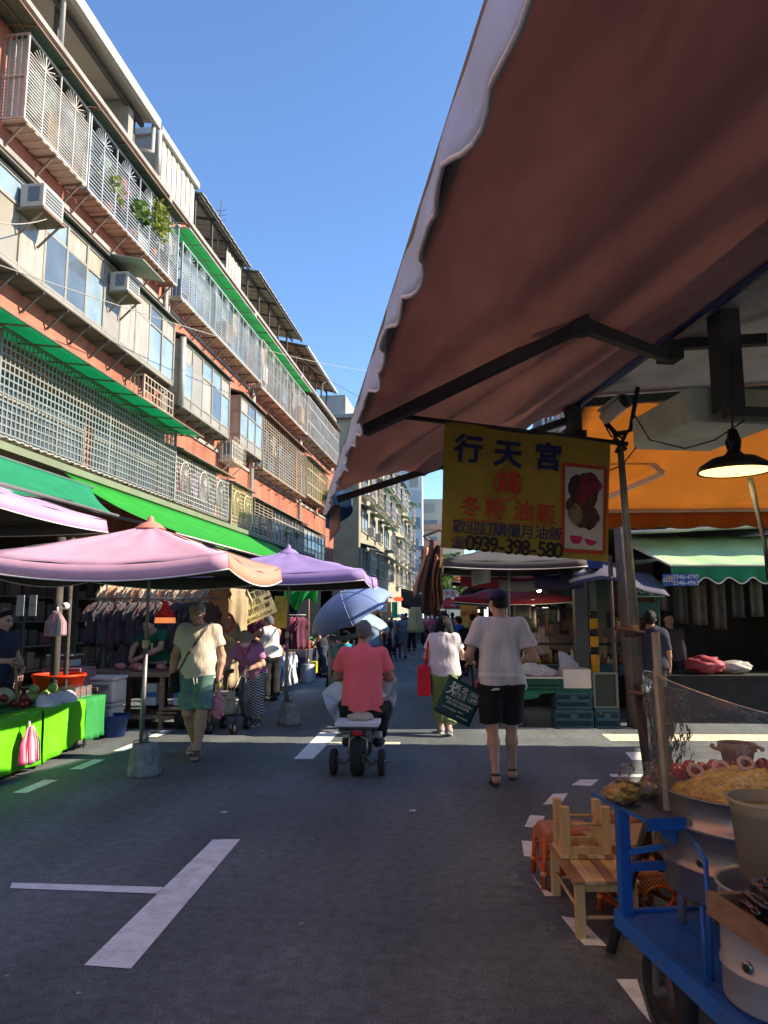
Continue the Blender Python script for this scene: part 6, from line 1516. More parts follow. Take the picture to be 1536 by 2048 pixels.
f=Field([c1[0]-.36,c1[1]-.36,.75],[c1[0]+.36,c1[1]+.36,1.2],.009)
f.ell((c1[0],c1[1],.83),(.31,.31,.085));f.ell((c1[0]-.12,c1[1]-.05,.885),(.14,.13,.045));f.ell((c1[0]+.14,c1[1]-.08,.882),(.12,.13,.045));f.ell((c1[0],c1[1]+.12,.885),(.16,.12,.045))
f.warp(lambda X,Y,Z:.006*np.sin(90*X+4*np.sin(60*Y))*np.sin(80*Y+3*np.sin(70*Z))+.004*np.sin(170*X+130*Y+110*Z));f.clip((0,0,.81),(0,0,-1))
fobj('rice_heap',f,M('golden_brown_rice',(.74,.42,.08),.55,var=.45,vs=30,bump=.7,bs=120,spec=.5),None,label='heap of golden brown sticky rice in the large steamer',cat='food')
f=Field([c1[0]-.4,c1[1],.9],[c1[0]+.3,c1[1]+.45,1.2],.009)
redb=M('crimson_sausage',(.42,.03,.04),.4,var=.3,vs=20,spec=.6)
rb=AW.to_3x3()
t_=thing('food_tray','row of crimson food with pale pink rings at the back of the steamer','food',A3(1.9,2.86,.96))
b=MB(AW)
for k in range(9):b.tube([(1.60+k*.055,3.00+.02*(k%3),.90),(1.61+k*.055,3.06,.913+.01*(k%2)),(1.63+k*.055,3.11,.90)],[.018,.03,.02],9)
obj('crimson_rolls',b,redb,t_)
for k in range(3):
 c_=A3(1.64+k*.11,2.965,.925+.012*k);b=MB();b.tube([c_+(rb@Vector((.030*math.cos(q),.015*math.sin(q),.021*math.sin(q))))for q in[2*PI*i/16 for i in range(17)]],.008,7);obj('pink_ring',b,M('pale_pink_ring',(.72,.42,.36),.5),t_)
p_=A3(1.92,3.12,.90)
tub((p_.x,p_.y,.885),.052,.068,.12,M('translucent_tan_tub',(.42,.24,.14),.4,trans=.4),'tan plastic tub standing behind the crimson food in the steamer','plastic_tub',rim=.01)
p_=A3(1.56,2.36,DZ)
b=MB();b.lathe([(.001,0),(.105,0),(.13,.24),(.137,.24),(.137,.23),(.13,.23)],(p_.x,p_.y,.722),26);b.lathe([(.001,.20),(.124,.20)],(p_.x,p_.y,.722),26);obj('sauce_bucket',b,M('milky_bucket',(.56,.50,.36),.4,trans=.35,var=.08),label='milky plastic bucket standing on the smaller drum in front of the large steamer',cat='bucket')
scr=thing('wind_screen','wavy clear plastic sheet wrapped round the steamer on the cart','screen',A3(1.6,2.5,.8))
filmm=Mclear('clear_film',(.95,.95,.93),.055,rough=.05,bump=1.0,bs=13)
def film(u,v):
 q=R(92)+u*R(235);rx=.445+.012*math.sin(u*17+2*v)*(.4+v);top=1.325-.15*math.sin(min(1,abs(u-.34)*2.2)*PI/2)**1.2
 z0=.60
 return(1.92+rx*math.cos(q),2.86+rx*math.sin(q)*(1.25 if u<.34 else .95)+.05*max(0,.75-abs(u-.34)),z0+(top-z0)*v)
b=MB(AW);b.sheet(film,46,16);obj('film',b,filmm,scr)
b=MB(AW);b.tube([film(i/40,1)for i in range(41)],.0028,6);obj('top_wire',b,M('steel_wire',(.7,.66,.58),.25,.9),scr)
q0=film(.34,0);b=MB(AW);b.tube([(q0[0]+.01,q0[1],.84),(q0[0]+.005,q0[1],1.335)],.010,8);obj('side_rod',b,M('clear_rod',(.42,.38,.32),.35,.3),scr)
b=MB(AW);b.tube([(1.47,2.88,.80),(1.475,2.92,1.48)],.017,8);obj('bamboo_stick',b,M('bamboo',(.42,.36,.25),.6,var=.2,vs=6),label='pale stick rising above the clear wind screen',cat='stick')
tr=thing('wooden_tray','old wooden tray of bagged food on the smaller drum','tray',A3(1.35,1.75,.73))
tw=M('old_tray_wood',(.24,.15,.085),.75,var=.35,vs=3,stretch=(1,5,8),dirt=.5,dcol=(.12,.09,.07),ds=6,bump=.3,bs=30)
b=MB(AW);b.prism([(1.155,2.07,.735),(1.155,1.2,.735),(1.175,1.2,.735),(1.175,2.07,.735)],(0,0,.06));b.bx((1.175,2.05,.735),(1.9,2.07,.79));b.bx((1.175,1.2,.735),(1.9,2.05,.75));obj('body',b,tw,tr)
b=MB(AW);b.bx((1.38,1.62,DZ+.345),(1.8,2.22,.733));obj('drum_lid_board',b,wood_d,label='board lying between the smaller drum and the wooden tray',cat='board')
bagm=Mclear('clear_bag',(.95,.9,.88),.035,rough=.06,bump=.9,bs=30)
orn=M('orange_noodles',(.98,.46,.07),.5,var=.45,vs=40,bump=1.0,bs=110)
def bagged(c,r,m,label,seed=0,knot=True):
 t_=thing('food_bag',label,'bag',(c[0],c[1],c[2]-r[2]))
 f=Field([c[i]-r[i]*1.2 for i in range(3)],[c[i]+r[i]*1.2 for i in range(3)],.006);f.ell(c,[q*.86 for q in r]);f.warp(lambda X,Y,Z:.004*np.sin(150*X+60*Y)*np.sin(140*Z+90*Y));fobj('filling',f,m,t_,T=Matrix.Translation(-Vector(t_.location)))
 f=Field([c[i]-r[i]*1.5-.02 for i in range(3)],[c[i]+r[i]*1.5+.06 for i in range(3)],.006);f.ell(c,r)
 if knot:f.cap((c[0],c[1],c[2]+r[2]*.7),(c[0]+.02,c[1],c[2]+r[2]+.045),.018,.028,k=.03)
 f.warp(lambda X,Y,Z:.005*np.sin(70*X+40*np.sin(9*Z)+seed)+.004*np.sin(95*Z+50*Y));fobj('bag',f,bagm,t_,T=Matrix.Translation(-Vector(t_.location)))
c_=SF(1245,1590,3.02);bagged((c_.x,c_.y,.836),(.085,.06,.045),orn,'clear bag of orange shredded food on the blue side tray',1)
c_=SF(1292,1578,3.1);bagged((c_.x,c_.y,.828),(.06,.045,.035),M('pale_dough',(.55,.42,.30),.6,var=.2),'clear bag of pale food beside the orange one on the side tray',2)
c_=SF(1310,1580,3.2);bagged((c_.x,c_.y,.83),(.06,.05,.04),M('salmon_food',(.68,.22,.10),.5,var=.3,vs=20),'small salmon coloured bag at the back of the side tray',3)
def lump(c,r,m,label,name='food_bag',seed=0,amp=1.0,cat='bag'):
 f=Field([c[i]-r[i]*1.5 for i in range(3)],[c[i]+r[i]*1.5 for i in range(3)],.006);f.ell(c,r);rr=random.Random(seed)
 for k in range(5):f.ell([c[i]+r[i]*rr.uniform(-.55,.55)for i in range(3)],[q*rr.uniform(.35,.6)for q in r],k=.015)
 f.warp(lambda X,Y,Z:amp*(.006*np.sin(75*X+5*np.sin(50*Z+seed))+.005*np.sin(90*Y+60*Z)+.003*np.sin(160*Z+120*X)));return fobj(name,f,m,None,label=label,cat=cat)
lump(A3(1.285,1.93,.81),(.085,.075,.065),M('black_bag_plastic',(.018,.012,.012),.18,var=.3,spec=.8,bump=.8,bs=28),'shiny black plastic bag of food on the wooden tray',seed=3,amp=1.1)
lump(A3(1.40,1.93,.84),(.07,.07,.06),orn,'bag of orange shredded food behind the black bag on the wooden tray',seed=5)
lump(A3(1.38,1.80,.80),(.075,.07,.05),M('pinkish_food_bag',(.55,.30,.22),.3,var=.25,vs=20,spec=.7),'pinkish bag of food at the right edge of the wooden tray',seed=8)
# stools
w1=M('light_stool_wood',(.56,.36,.15),.55,var=.18,vs=3,stretch=(8,8,.6),bump=.1,bs=40)
w2=M('dark_stool_wood',(.30,.15,.065),.55,var=.25,vs=3,stretch=(8,.6,8))
w3=M('pale_stool_wood',(.62,.43,.22),.55,var=.15,vs=3,stretch=(8,.6,8))
def wood_stool(name,label,T,wd=.30,dp=.26,h=.28,group=None):
 t_=thing(name,label,'stool',T.to_translation(),0,group);t_.rotation_euler=T.to_euler()
 n=6
 for k in range(n):
  x0=-wd/2-.01+(wd+.02)*k/n;b=MB();b.bx((x0+.0015,-dp/2-.012,h-.018),(x0+(wd+.02)/n-.0015,dp/2+.012,h));obj('seat_slat',b,[w2,w3,w1,w2,w1,w3][k],t_,local=True,bevel=.003)
 for sx in(-1,1):
  for sy in(-1,1):
   b=MB();cx_,cy_=sx*(wd/2-.022),sy*(dp/2-.02);b.bx((cx_-.023,cy_-.021,0),(cx_+.023,cy_+.021,h-.018));obj('leg',b,w1,t_,local=True,bevel=.003)
 for sy in(-1,1):
  b=MB();b.bx((-wd/2+.04,sy*(dp/2-.02)-.009,h-.055),(wd/2-.04,sy*(dp/2-.02)+.009,h-.018));obj('apron',b,w1,t_,local=True)
  b=MB();b.tube([(-wd/2+.03,sy*(dp/2-.02),h*.35),(wd/2-.03,sy*(dp/2-.02),h*.35)],.009,8);obj('stretcher',b,w1,t_,local=True)
 for sx in(-1,1):
  b=MB();b.bx((sx*(wd/2-.022)-.009,-dp/2+.04,h-.055),(sx*(wd/2-.022)+.009,dp/2-.04,h-.018));obj('apron',b,w1,t_,local=True)
  b=MB();b.tube([(sx*(wd/2-.022),-dp/2+.03,h*.45),(sx*(wd/2-.022),dp/2-.03,h*.45)],.009,8);obj('stretcher',b,w1,t_,local=True)
 return t_
fl=G(1162,1876);bl=G(1112,1790)
va=(fl-bl).normalized();ang=math.atan2(va.y,va.x)+PI/2
dp_=(fl-bl).length+.04;wd_=.30
ex_=Vector((math.cos(ang),math.sin(ang),0));ey_=Vector((-ex_.y,ex_.x,0))
sc_c=fl+ex_*(wd_/2-.022)+ey_*(dp_/2-.02)
SH=.27
wood_stool('wooden_stool','low wooden slat stool standing beside the blue cart post',Matrix.Translation(sc_c)@Matrix.Rotation(ang,4,'Z'),wd_,dp_,SH)
c_=sc_c+ey_*(dp_*.22)+ex_*(-.01)
wood_stool('wooden_stool','wooden slat stool upside down with its legs in the air on the other',Matrix.Translation(c_+Vector((0,0,SH+.262)))@Matrix.Rotation(ang,4,'Z')@Matrix.Rotation(PI,4,'Y'),.26,.22,.26)
orw=bpy.data.materials.new('orange_weave');orw.use_nodes=True
n_=orw.node_tree.nodes;L2=orw.node_tree.links;bs_=n_['Principled BSDF'];bs_.inputs['Roughness'].default_value=.45
tcn=n_.new('ShaderNodeTexCoord');wv=n_.new('ShaderNodeTexWave');wv.wave_type='BANDS';wv.bands_direction='DIAGONAL';wv.inputs['Scale'].default_value=28;wv.inputs['Distortion'].default_value=.6
L2.new(tcn.outputs['Object'],wv.inputs[0]);rp=n_.new('ShaderNodeValToRGB');rp.color_ramp.elements[0].color=(.30,.07,.02,1);rp.color_ramp.elements[1].color=(.68,.23,.10,1);L2.new(wv.outputs['Fac'],rp.inputs[0]);L2.new(rp.outputs[0],bs_.inputs['Base Color'])
bu=n_.new('ShaderNodeBump');bu.inputs['Strength'].default_value=.6;bu.inputs['Distance'].default_value=.01;L2.new(wv.outputs['Fac'],bu.inputs['Height']);L2.new(bu.outputs[0],bs_.inputs['Normal'])
oro=M('orange_cane',(.50,.085,.014),.4,var=.15,vs=8)
def cane_stool(label,c,rz,s=1.0,h=.30):
 t_=thing('cane_stool',label,'stool',c,rz,'orange woven stools by the cart')
 hw,hd=.15*s,.13*s
 b=MB();b.sheet(lambda u,v:((u-.5)*2*hw,(v-.5)*2*hd,h-.03*(max(0,abs(u-.5)*2-.8)*5)**2-.03*(max(0,abs(v-.5)*2-.8)*5)**2),20,20)
 for sgn in(-1,1):
  b.sheet(lambda u,v:((u-.5)*2*hw,sgn*hd,h-.03-.03*max(0,abs(u-.5)*2-.8)**2*25-v*(.05+.04*abs(u-.5)**2*4)),16,4);b.sheet(lambda u,v:(sgn*hw,(u-.5)*2*hd,h-.03-.03*max(0,abs(u-.5)*2-.8)**2*25-v*(.05+.04*abs(u-.5)**2*4)),16,4)
 obj('seat',b,orw,t_,local=True,solid=.006)
 for sx in(-1,1):
  for sy in(-1,1):
   b=MB();b.tube([(sx*(hw+.012),sy*(hd+.012),0),(sx*(hw-.006),sy*(hd-.006),h-.04)],.016,9);obj('leg',b,oro,t_,local=True)
 for sy in(-1,1):
  b=MB();b.tube([(-hw,sy*hd,h*.27),(hw,sy*hd,h*.27)],.013,8);b.tube([(hw*.62*math.cos(q),sy*hd,h*.50+h*.22*math.sin(q))for q in[2*PI*k/18 for k in range(19)]],.008,6);obj('loop_brace',b,oro,t_,local=True)
 for sx in(-1,1):
  b=MB();b.tube([(sx*hw,-hd,h*.27),(sx*hw,hd,h*.27)],.013,8);b.tube([(sx*hw,hd*.62*math.cos(q),h*.50+h*.22*math.sin(q))for q in[2*PI*k/18 for k in range(19)]],.008,6);obj('loop_brace',b,oro,t_,local=True)
 b=MB()
 for sx in(-1,1):
  for sy in(-1,1):b.tube([(sx*(hw+.008),sy*(hd+.008),h*.24),(sx*(hw+.008),sy*(hd+.008),h*.31)],.02,9)
 obj('binding',b,M('pale_orange_binding',(.66,.30,.12),.5),t_,local=True)
 return t_
g=G(1089,1779);rz=AWA-.12
Q=Matrix.Rotation(rz,3,'Z')
cane_stool('orange woven cane stool left of the stacked wooden stools',g+Q@Vector((.165,.145,0)),rz,1.05,.31)
g=G(1168,1722);cane_stool('orange woven cane stool behind the upturned wooden stool',Vector((1.28,5.05,0)),rz+.3,.95,.31)
cane_stool('orange cane stool behind the blue cart post',A3(1.85,3.95,0),AWA+.2,1.0,.26)
cane_stool('orange cane stool under the steamer beyond the cart deck',A3(2.25,3.75,0),AWA-.2,1.0,.26)
b=MB(AW);b.box((1.95,4.3,.30),(.5,.4,.02));b.bx((1.75,4.15,0),(1.78,4.18,.29));b.bx((2.15,4.15,0),(2.18,4.18,.29));b.bx((1.75,4.45,0),(1.78,4.48,.29));b.bx((2.15,4.45,0),(2.18,4.48,.29));obj('low_table',b,M('tan_table',(.42,.25,.13),.6,var=.15),label='low tan table behind the orange stools',cat='table',bevel=.004)
# PEOPLE
def skinm(name,c):return M(name,c,.55,var=.10,vs=9,spec=.4,bump=.08,bs=60)
sk_tan=skinm('tan_skin',(.42,.235,.155));sk_mid=skinm('warm_skin',(.46,.27,.185));sk_dark=skinm('sun_browned_skin',(.33,.175,.115));sk_pale=skinm('pale_skin',(.52,.33,.24))
hair_blk=M('black_hair',(.009,.008,.009),.6,var=.4,vs=30,stretch=(3,3,.6),bump=.5,bs=90,spec=.2)
hair_gry=M('grey_hair',(.27,.26,.25),.6,var=.5,vs=40,stretch=(3,3,.7),bump=.6,bs=120)
hair_dgry=M('dark_grey_hair',(.13,.127,.125),.6,var=.5,vs=40,stretch=(3,3,.7),bump=.6,bs=120)
lipm=M('lips',(.28,.11,.09),.5,var=0);eyew=M('eye_white',(.30,.28,.26),.3,var=0);eyeb=M('eye_dark',(.01,.008,.008),.2,var=0)
maskm=M('pale_face_mask',(.58,.64,.68),.8,var=.05);maskp=M('pink_face_mask',(.62,.40,.48),.8,var=.05)
V=Vector
def skel(H=1.7,female=False):
 k=H/1.72;w=.92 if female else 1.0
 J={'pel':(0,0,.95),'chest':(0,0,1.27),'neck':(0,-.012,1.44),'head':(0,.012,1.605)}
 for s,n in((-1,'L'),(1,'R')):
  J['hip'+n]=(s*.085,0,.91);J['kn'+n]=(s*.095,.02,.49);J['an'+n]=(s*.10,-.02,.085)
  J['sh'+n]=(s*.178*w,-.01,1.40);J['el'+n]=(s*.235*w,-.03,1.13);J['wr'+n]=(s*.25*w,.05,.89)
  J['ft'+n]=(0,1,0)
 return{a:V(b)*k if not a.startswith('ft')else V(b)for a,b in J.items()}
def Rdir(f,up=(0,0,1)):
 f=V(f).normalized();x=f.cross(V(up)).normalized();z=x.cross(f)
 return Matrix((x,f,z)).transposed()
def add_head(F,J,k=1.0,hf=(0,1,0),face=True,ears=True):
 C_=J['head'];R_=Rdir(hf);P=lambda x,y,z:C_+R_@(V((x,y,z))*k)
 e=lambda c,r,kk=.02,op='u':F.ell(P(*c),[q*k for q in r],k=kk,op=op,rot=R_)
 e((0,-.012,.022),(.074,.094,.093));e((0,.022,-.035),(.060,.068,.085),.03);e((0,.052,-.092),(.026,.026,.024),.03)
 F.cap(J['neck']-V((0,0,.02)),P(0,-.012,-.06),.056*k,.054*k,k=.025)
 if ears:
  for s in(-1,1):e((s*.076,-.008,-.012),(.011,.020,.031),.008)
 if face:
  F.cap(P(0,.090,.012),P(0,.111,-.030),.009*k,.0145*k,k=.012)
  for s in(-1,1):
   F.cap(P(s*.012,.098,-.034),P(s*.014,.096,-.034),.010*k,k=.01)
   e((s*.032,.094,.006),(.019,.014,.011),.014,'s');F.cap(P(s*.015,.093,.026),P(s*.050,.082,.024),.008*k,k=.016)
   e((s*.043,.066,-.028),(.022,.020,.018),.025)
  F.cap(P(-.018,.090,-.060),P(.018,.090,-.060),.0075*k,k=.01);F.cap(P(-.014,.089,-.070),P(.014,.089,-.070),.008*k,k=.01)
 return P,R_
def add_hand(F,wr,d,n,side,curl=.5,k=1.0,thumb=True,res=.006):
 """wr wrist, d pointing direction, n palm facing direction, side +1 puts the thumb on d x n"""
 d=V(d).normalized();n=V(n);n=(n-d*n.dot(d)).normalized();l=d.cross(n)*side
 pc=wr+d*.048*k
 for i in range(4):
  o=l*((1.5-i)*.0195*k);F.cap(wr+d*.015+o*.55,wr+d*.085*k+o,.0155*k,.0125*k,k=.012)
 for i,ln in enumerate((.070,.078,.072,.056)):
  p0=wr+d*.088*k+l*((1.5-i)*.0205*k)
  a=curl*(1+.12*i);d1=(d*math.cos(a*.6)+n*math.sin(a*.6));d2=(d*math.cos(a*1.7)+n*math.sin(a*1.7));d3=(d*math.cos(a*2.6)+n*math.sin(a*2.6))
  p1=p0+d1*ln*.45*k;p2=p1+d2*ln*.32*k;p3=p2+d3*ln*.25*k
  F.cap(p0,p1,.0095*k,.0088*k,k=.004);F.cap(p1,p2,.0088*k,.008*k,k=.003);F.cap(p2,p3,.008*k,.007*k,k=.003)
 if thumb:
  q0=wr+d*.030*k+l*.028*k;q1=q0+(d*.55+l*.65+n*.35).normalized()*.042*k;q2=q1+(d*.85+l*.25+n*.45).normalized()*.034*k
  F.cap(q0,q1,.014*k,.011*k,k=.008);F.cap(q1,q2,.011*k,.009*k,k=.003)
def add_arm(F,J,n,r=1.0):
 F.cap(J['sh'+n],J['el'+n],.050*r,.040*r,k=.03);m=J['el'+n].lerp(J['wr'+n],.3)
 F.cap(J['el'+n],m,.039*r,.041*r,k=.03);F.cap(m,J['wr'+n],.040*r,.0265*r,k=.03)
def add_leg(F,J,n,r=1.0,foot=True,toes=True):
 F.cap(J['hip'+n],J['kn'+n],.086*r,.056*r,k=.03);kn,an=J['kn'+n],J['an'+n];f=J['ft'+n].normalized()
 F.cap(kn,kn.lerp(an,.35)-f*.018,.053*r,.056*r,k=.03);F.cap(kn.lerp(an,.33)-f*.018,an,.055*r,.034*r,k=.03)
 if foot:
  zf=V((0,0,1));h=an-V((0,0,an.z))if False else an
  F.cap(an,an-V((0,0,.035))-f*.02,.036,.036,k=.02)
  F.cap(an-V((0,0,.045))-f*.02,an-V((0,0,.055))+f*.135,.034,.030,k=.03,flat=(1,1,.8))
  if toes:
   l=f.cross(V((0,0,1)))*(1 if n=='R' else-1)
   for i in range(5):
    o=l*((i-2)*.0165);F.cap(an-V((0,0,.062))+f*.135+o,an-V((0,0,.066))+f*(.168-.007*abs(i-(.5 if n=='R' else .5))*1.4)+o*1.1,.012 if i else .015,.009 if i else .012,k=.005)
def bounds(J,pad=.28):
 P=[v for a,v in J.items()if not a.startswith('ft')]
 lo=[min(p[i]for p in P)-pad for i in range(3)];hi=[max(p[i]for p in P)+pad for i in range(3)]
 lo[2]=min(-.03,lo[2])if lo[2]<.2 else lo[2];return lo,hi
def person_root(label,loc,yaw,group=None):return thing('person',label,'person',loc,yaw,group)
def body(root,J,skin,res=.0065,hf=(0,1,0),k=1.0,hands=None,legs=True,face=True,arm_r=1.0,leg_r=1.0,feet=True,toes=True,torso=1.0):
 lo,hi=bounds(J);F=Field(lo,hi,res)
 P,R_=add_head(F,J,k,hf,face)
 ax=(J['chest']-J['pel'])
 F.cap(J['pel'],J['chest'],.13*torso,.145*torso,k=.04,flat=(1,.62,1));F.cap(J['shL'].lerp(J['chest'],.3),J['shR'].lerp(J['chest'],.3),.06,k=.05);F.cap(J['chest'],J['neck'],.09,.055,k=.05)
 F.cap(J['hipL'],J['hipR'],.095,k=.04)
 for n in 'LR':
  add_arm(F,J,n,arm_r)
  if legs:add_leg(F,J,n,leg_r,feet,toes)
  d,nn,sd,cu=(hands or{}).get(n,(J['wr'+n]-J['el'+n],(1 if n=='L' else-1,.1,0),1 if n=='L' else-1,.45));add_hand(F,J['wr'+n],d,nn,sd,cu,k)
 o=fobj('body',F,skin,root)
 return o,P,R_
def face_parts(root,P,R_,k=1.0,brow=eyeb,glasses=False,lips=True):
 b=MB()
 for s in(-1,1):b.ball(P(s*.032,.084,.006),.0135*k,12)
 obj('eye',b,eyew,root,local=True)
 b=MB()
 for s in(-1,1):b.ball(P(s*.032,.0935,.005),.0062*k,8)
 obj('pupil',b,eyeb,root,local=True)
 b=MB()
 for s in(-1,1):b.tube([P(s*.014,.100,.025),P(s*.033,.099,.031),P(s*.052,.087,.025)],[.003,.0042,.0025],6);b.tube([P(s*.016,.096,.012),P(s*.033,.0985,.0145),P(s*.05,.088,.009)],.0022,5)
 obj('eyebrow',b,brow,root,local=True)
 if lips:
  b=MB();b.tube([P(-.023,.089,-.064),P(-.008,.0985,-.062),P(0,.0985,-.064),P(.008,.0985,-.062),P(.023,.089,-.064)],[.002,.0035,.003,.0035,.002],6);b.tube([P(-.02,.089,-.066),P(0,.0985,-.070),P(.02,.089,-.066)],[.002,.005,.002],6);obj('lips',b,lipm,root,local=True)
 if glasses:
  b=MB()
  for s in(-1,1):b.tube([P(s*.033+.024*math.cos(a),.108,.002+.018*math.sin(a))for a in[2*PI*i/16 for i in range(17)]],.0022,5);b.tube([P(s*.057,.106,.006),P(s*.078,.0,.006)],.002,5)
  b.tube([P(-.009,.11,.004),P(.009,.11,.004)],.002,5);obj('glasses',b,M('black_plastic',(.012,.012,.014),.4),root,local=True)
def hair_short(root,J,P,R_,m,k=1.0,res=.006,bald=0.0,r=.010,back=-.075,front=.055,name='hair'):
 C_=J['head'];F=Field(C_-V((.2,.2,.2)),C_+V((.2,.2,.2)),res)
 F.ell(P(0,-.012,.024),[(q+r)*k for q in(.074,.094,.094)],rot=R_,k=0)
 F.ell(P(0,-.05,-.02),[q*k for q in(.070,.055,.085)],rot=R_,k=.02)
 f=R_@V((0,1,0));u=R_@V((0,0,1))
 def plane(p,n):F.clip(P(*p),R_@V(n))
 sl=[]
 X=F.ax[0][:,None,None];Y=F.ax[1][None,:,None];Z=F.ax[2][None,None,:]
 q=P(0,front,.055);a=(X-q[0])*f[0]+(Y-q[1])*f[1]+(Z-q[2])*f[2];c=(X-q[0])*u[0]+(Y-q[1])*u[1]+(Z-q[2])*u[2]
 cut1=(a*.75-c*.66)
 q2=P(0,.012,-.02);a2=(X-q2[0])*f[0]+(Y-q2[1])*f[1]+(Z-q2[2])*f[2];c2=(X-q2[0])*u[0]+(Y-q2[1])*u[1]+(Z-q2[2])*u[2]
 cut2=np.maximum(a2,-a2*0+-999);cut=np.maximum(cut1,np.where(c2>.055,-1,np.minimum(a2-.004,.05)))
 F.D=np.maximum(F.D,cut.astype(np.float32))
 F.clip(P(0,-.09,back),R_@V((0,.25,-1)))
 F.warp(lambda x,y,z:.0035*np.sin(110*x+40*z+3*np.sin(60*y))*np.sin(80*z+50*y))
 return fobj(name,F,m,root)
def fold(a=.006,fx=17,fz=6,ph=0.0,diag=.4):
 return lambda X,Y,Z:1.6*a*(np.sin(fx*X+diag*fz*Z+2.2*np.sin(fz*Z+3*X+ph)+ph)*.6+.5*np.sin(1.7*fx*X-fz*2.1*Z+1.5*np.sin(fz*1.3*Z)+2*ph)*.6+.35*np.sin(fz*5*Z+9*Y+4*X+ph))
def shirt(root,J,m,hem,hemn=None,sl=.55,w=1.0,belly=.0,res=.0065,folds=None,name='shirt',neck_r=.066,loose=.0,slr=1.0,sleeveless=False,flat=.64,taper=1.0):
 lo,hi=bounds(J);F=Field(lo,hi,res)
 ax=(J['chest']-J['pel']).normalized();low=J['pel']-ax*.14
 F.cap(low,J['pel'],(.168+loose)*w*taper,(.165+loose)*w,k=.0,flat=(1,flat+.06,1));F.cap(J['pel'],J['chest'],(.165+loose)*w,(.178+loose*.5)*w,k=.05,flat=(1,flat,1))
 if belly:F.ell(J['pel'].lerp(J['chest'],.35)+V((0,.05,0)),(.14*w,.10+belly,.17),k=.07)
 F.cap(J['shL']-ax*.02,J['shR']-ax*.02,.064,k=.05);F.cap(J['chest'],J['neck'],.12,.068,k=.06)
 for n in 'LR':
  F.cap(J['sh'+n].lerp(J['chest'],.35),J['chest'],.09,.11,k=.05)
  if sleeveless:continue
  s,e=J['sh'+n],J['el'+n];d=(e-s).normalized();end=s+(e-s)*sl
  F.cap(s,end+d*.06,.064*slr,(.070 if sl<.9 else .055)*slr,k=.035,clip=((end,d),))
 if sleeveless:
  for n in 'LR':
   sgn=-1 if n=='L' else 1;F.ell(J['sh'+n]+V((sgn*.045,0,.0)),(.085,.12,.12),op='s',k=.02)
 F.cap(J['neck']-ax*.015,J['head'],neck_r,neck_r*1.2,k=.012,op='s')
 F.clip(hem,hemn or(0,0,-1))
 F.warp(folds or fold())
 o=fobj(name,F,m,root);return o,F
def legwear(root,J,m,t0,r0=.105,r1=.09,r2=.07,res=.0065,top=None,name='trousers',folds=None,topn=(0,0,1),hipr=.115):
 """t0: 0..1 down thigh, 1..2 down shin, where the hem is"""
 lo,hi=bounds(J);F=Field(lo,hi,res)
 F.cap(J['hipL']+V((0,-.0,.03)),J['hipR']+V((0,-.0,.03)),hipr,k=.0,flat=(1,.95,1.1));F.cap(J['hipL']-V((0,.03,.03)),J['hipR']-V((0,.03,.03)),hipr*.95,k=.04)
 for n in 'LR':
  h,k_,a=J['hip'+n],J['kn'+n],J['an'+n]
  if t0<=1:
   d=(k_-h).normalized();end=h+(k_-h)*t0;F.cap(h,end+d*.06,r0,r1,k=.035,clip=((end,d),))
  else:
   d=(a-k_).normalized();end=k_+(a-k_)*(t0-1);F.cap(h,k_,r0,r1,k=.035);F.cap(k_,end+d*.05,r1,r2,k=.03,clip=((end,d),))
 if top is not None:F.clip(top,topn)
 F.warp(folds or fold(.006,14,5,1.0));return fobj(name,F,m,root),F
def shoe(root,J,n,m,sole=None,name='shoe',res=.006,h=.075):
 an=J['an'+n];f=J['ft'+n].normalized();F=Field(an-V((.22,.22,.13)),an+V((.22,.22,.1)),res)
 b_=an-V((0,0,.045));F.cap(b_-f*.03,b_+f*.145-V((0,0,.012)),.046,.043,k=.0,flat=(1,1,.85));F.cap(an-V((0,0,.02)),an-V((0,0,.04)),.046,.046,k=.03)
 F.clip((0,0,an.z+.012),(0,0,1));F.clip((0,0,an.z-.084),(0,0,-1));o=fobj(name,F,m,root)
 if sole:
  b=MB();l=f.cross(V((0,0,1)));pts=[]
  for i in range(18):
   q=2*PI*i/18;pts.append(an+f*(.055+.135*math.cos(q))+l*(.044*math.sin(q))-V((0,0,.088)))
  b.prism(pts,(0,0,.026));obj('sole',b,sole,o,local=True)
 return o
def sandal(root,J,n,m,name='sandal'):
 an=J['an'+n];f=J['ft'+n].normalized();l=f.cross(V((0,0,1)));b=MB();pts=[]
 for i in range(22):
  q=2*PI*i/22;wd=.045+.006*math.cos(q);pts.append(an+f*(.063+.142*math.cos(q))+l*(wd*math.sin(q))-V((0,0,an.z*0+.092)))
 b.prism(pts,(0,0,.018));o=obj(name,b,m,root,local=True)
 F=Field(an-V((.2,.2,.12)),an+V((.2,.2,.1)),.005)
 def band(c,w_,dirv):
  F2=Field(an-V((.2,.2,.12)),an+V((.2,.2,.1)),.005)
  F2.cap(an,an-V((0,0,.035))-f*.02,.042,.042,k=.02);F2.cap(an-V((0,0,.045))-f*.02,an-V((0,0,.055))+f*.15,.040,.036,k=.03,flat=(1,1,.85))
  dv=V(dirv).normalized();F2.clip(c+dv*w_,dv);F2.clip(c-dv*w_,-dv);F.D=np.minimum(F.D,F2.D)
 band(an+f*.105,.017,f);band(an+f*.03,.014,f+V((0,0,.6)));band(an-V((0,0,.0)),.013,V((0,0,1))+f*.15)
 F.clip((0,0,an.z-.09),(0,0,-1));fobj('strap',F,m,o)
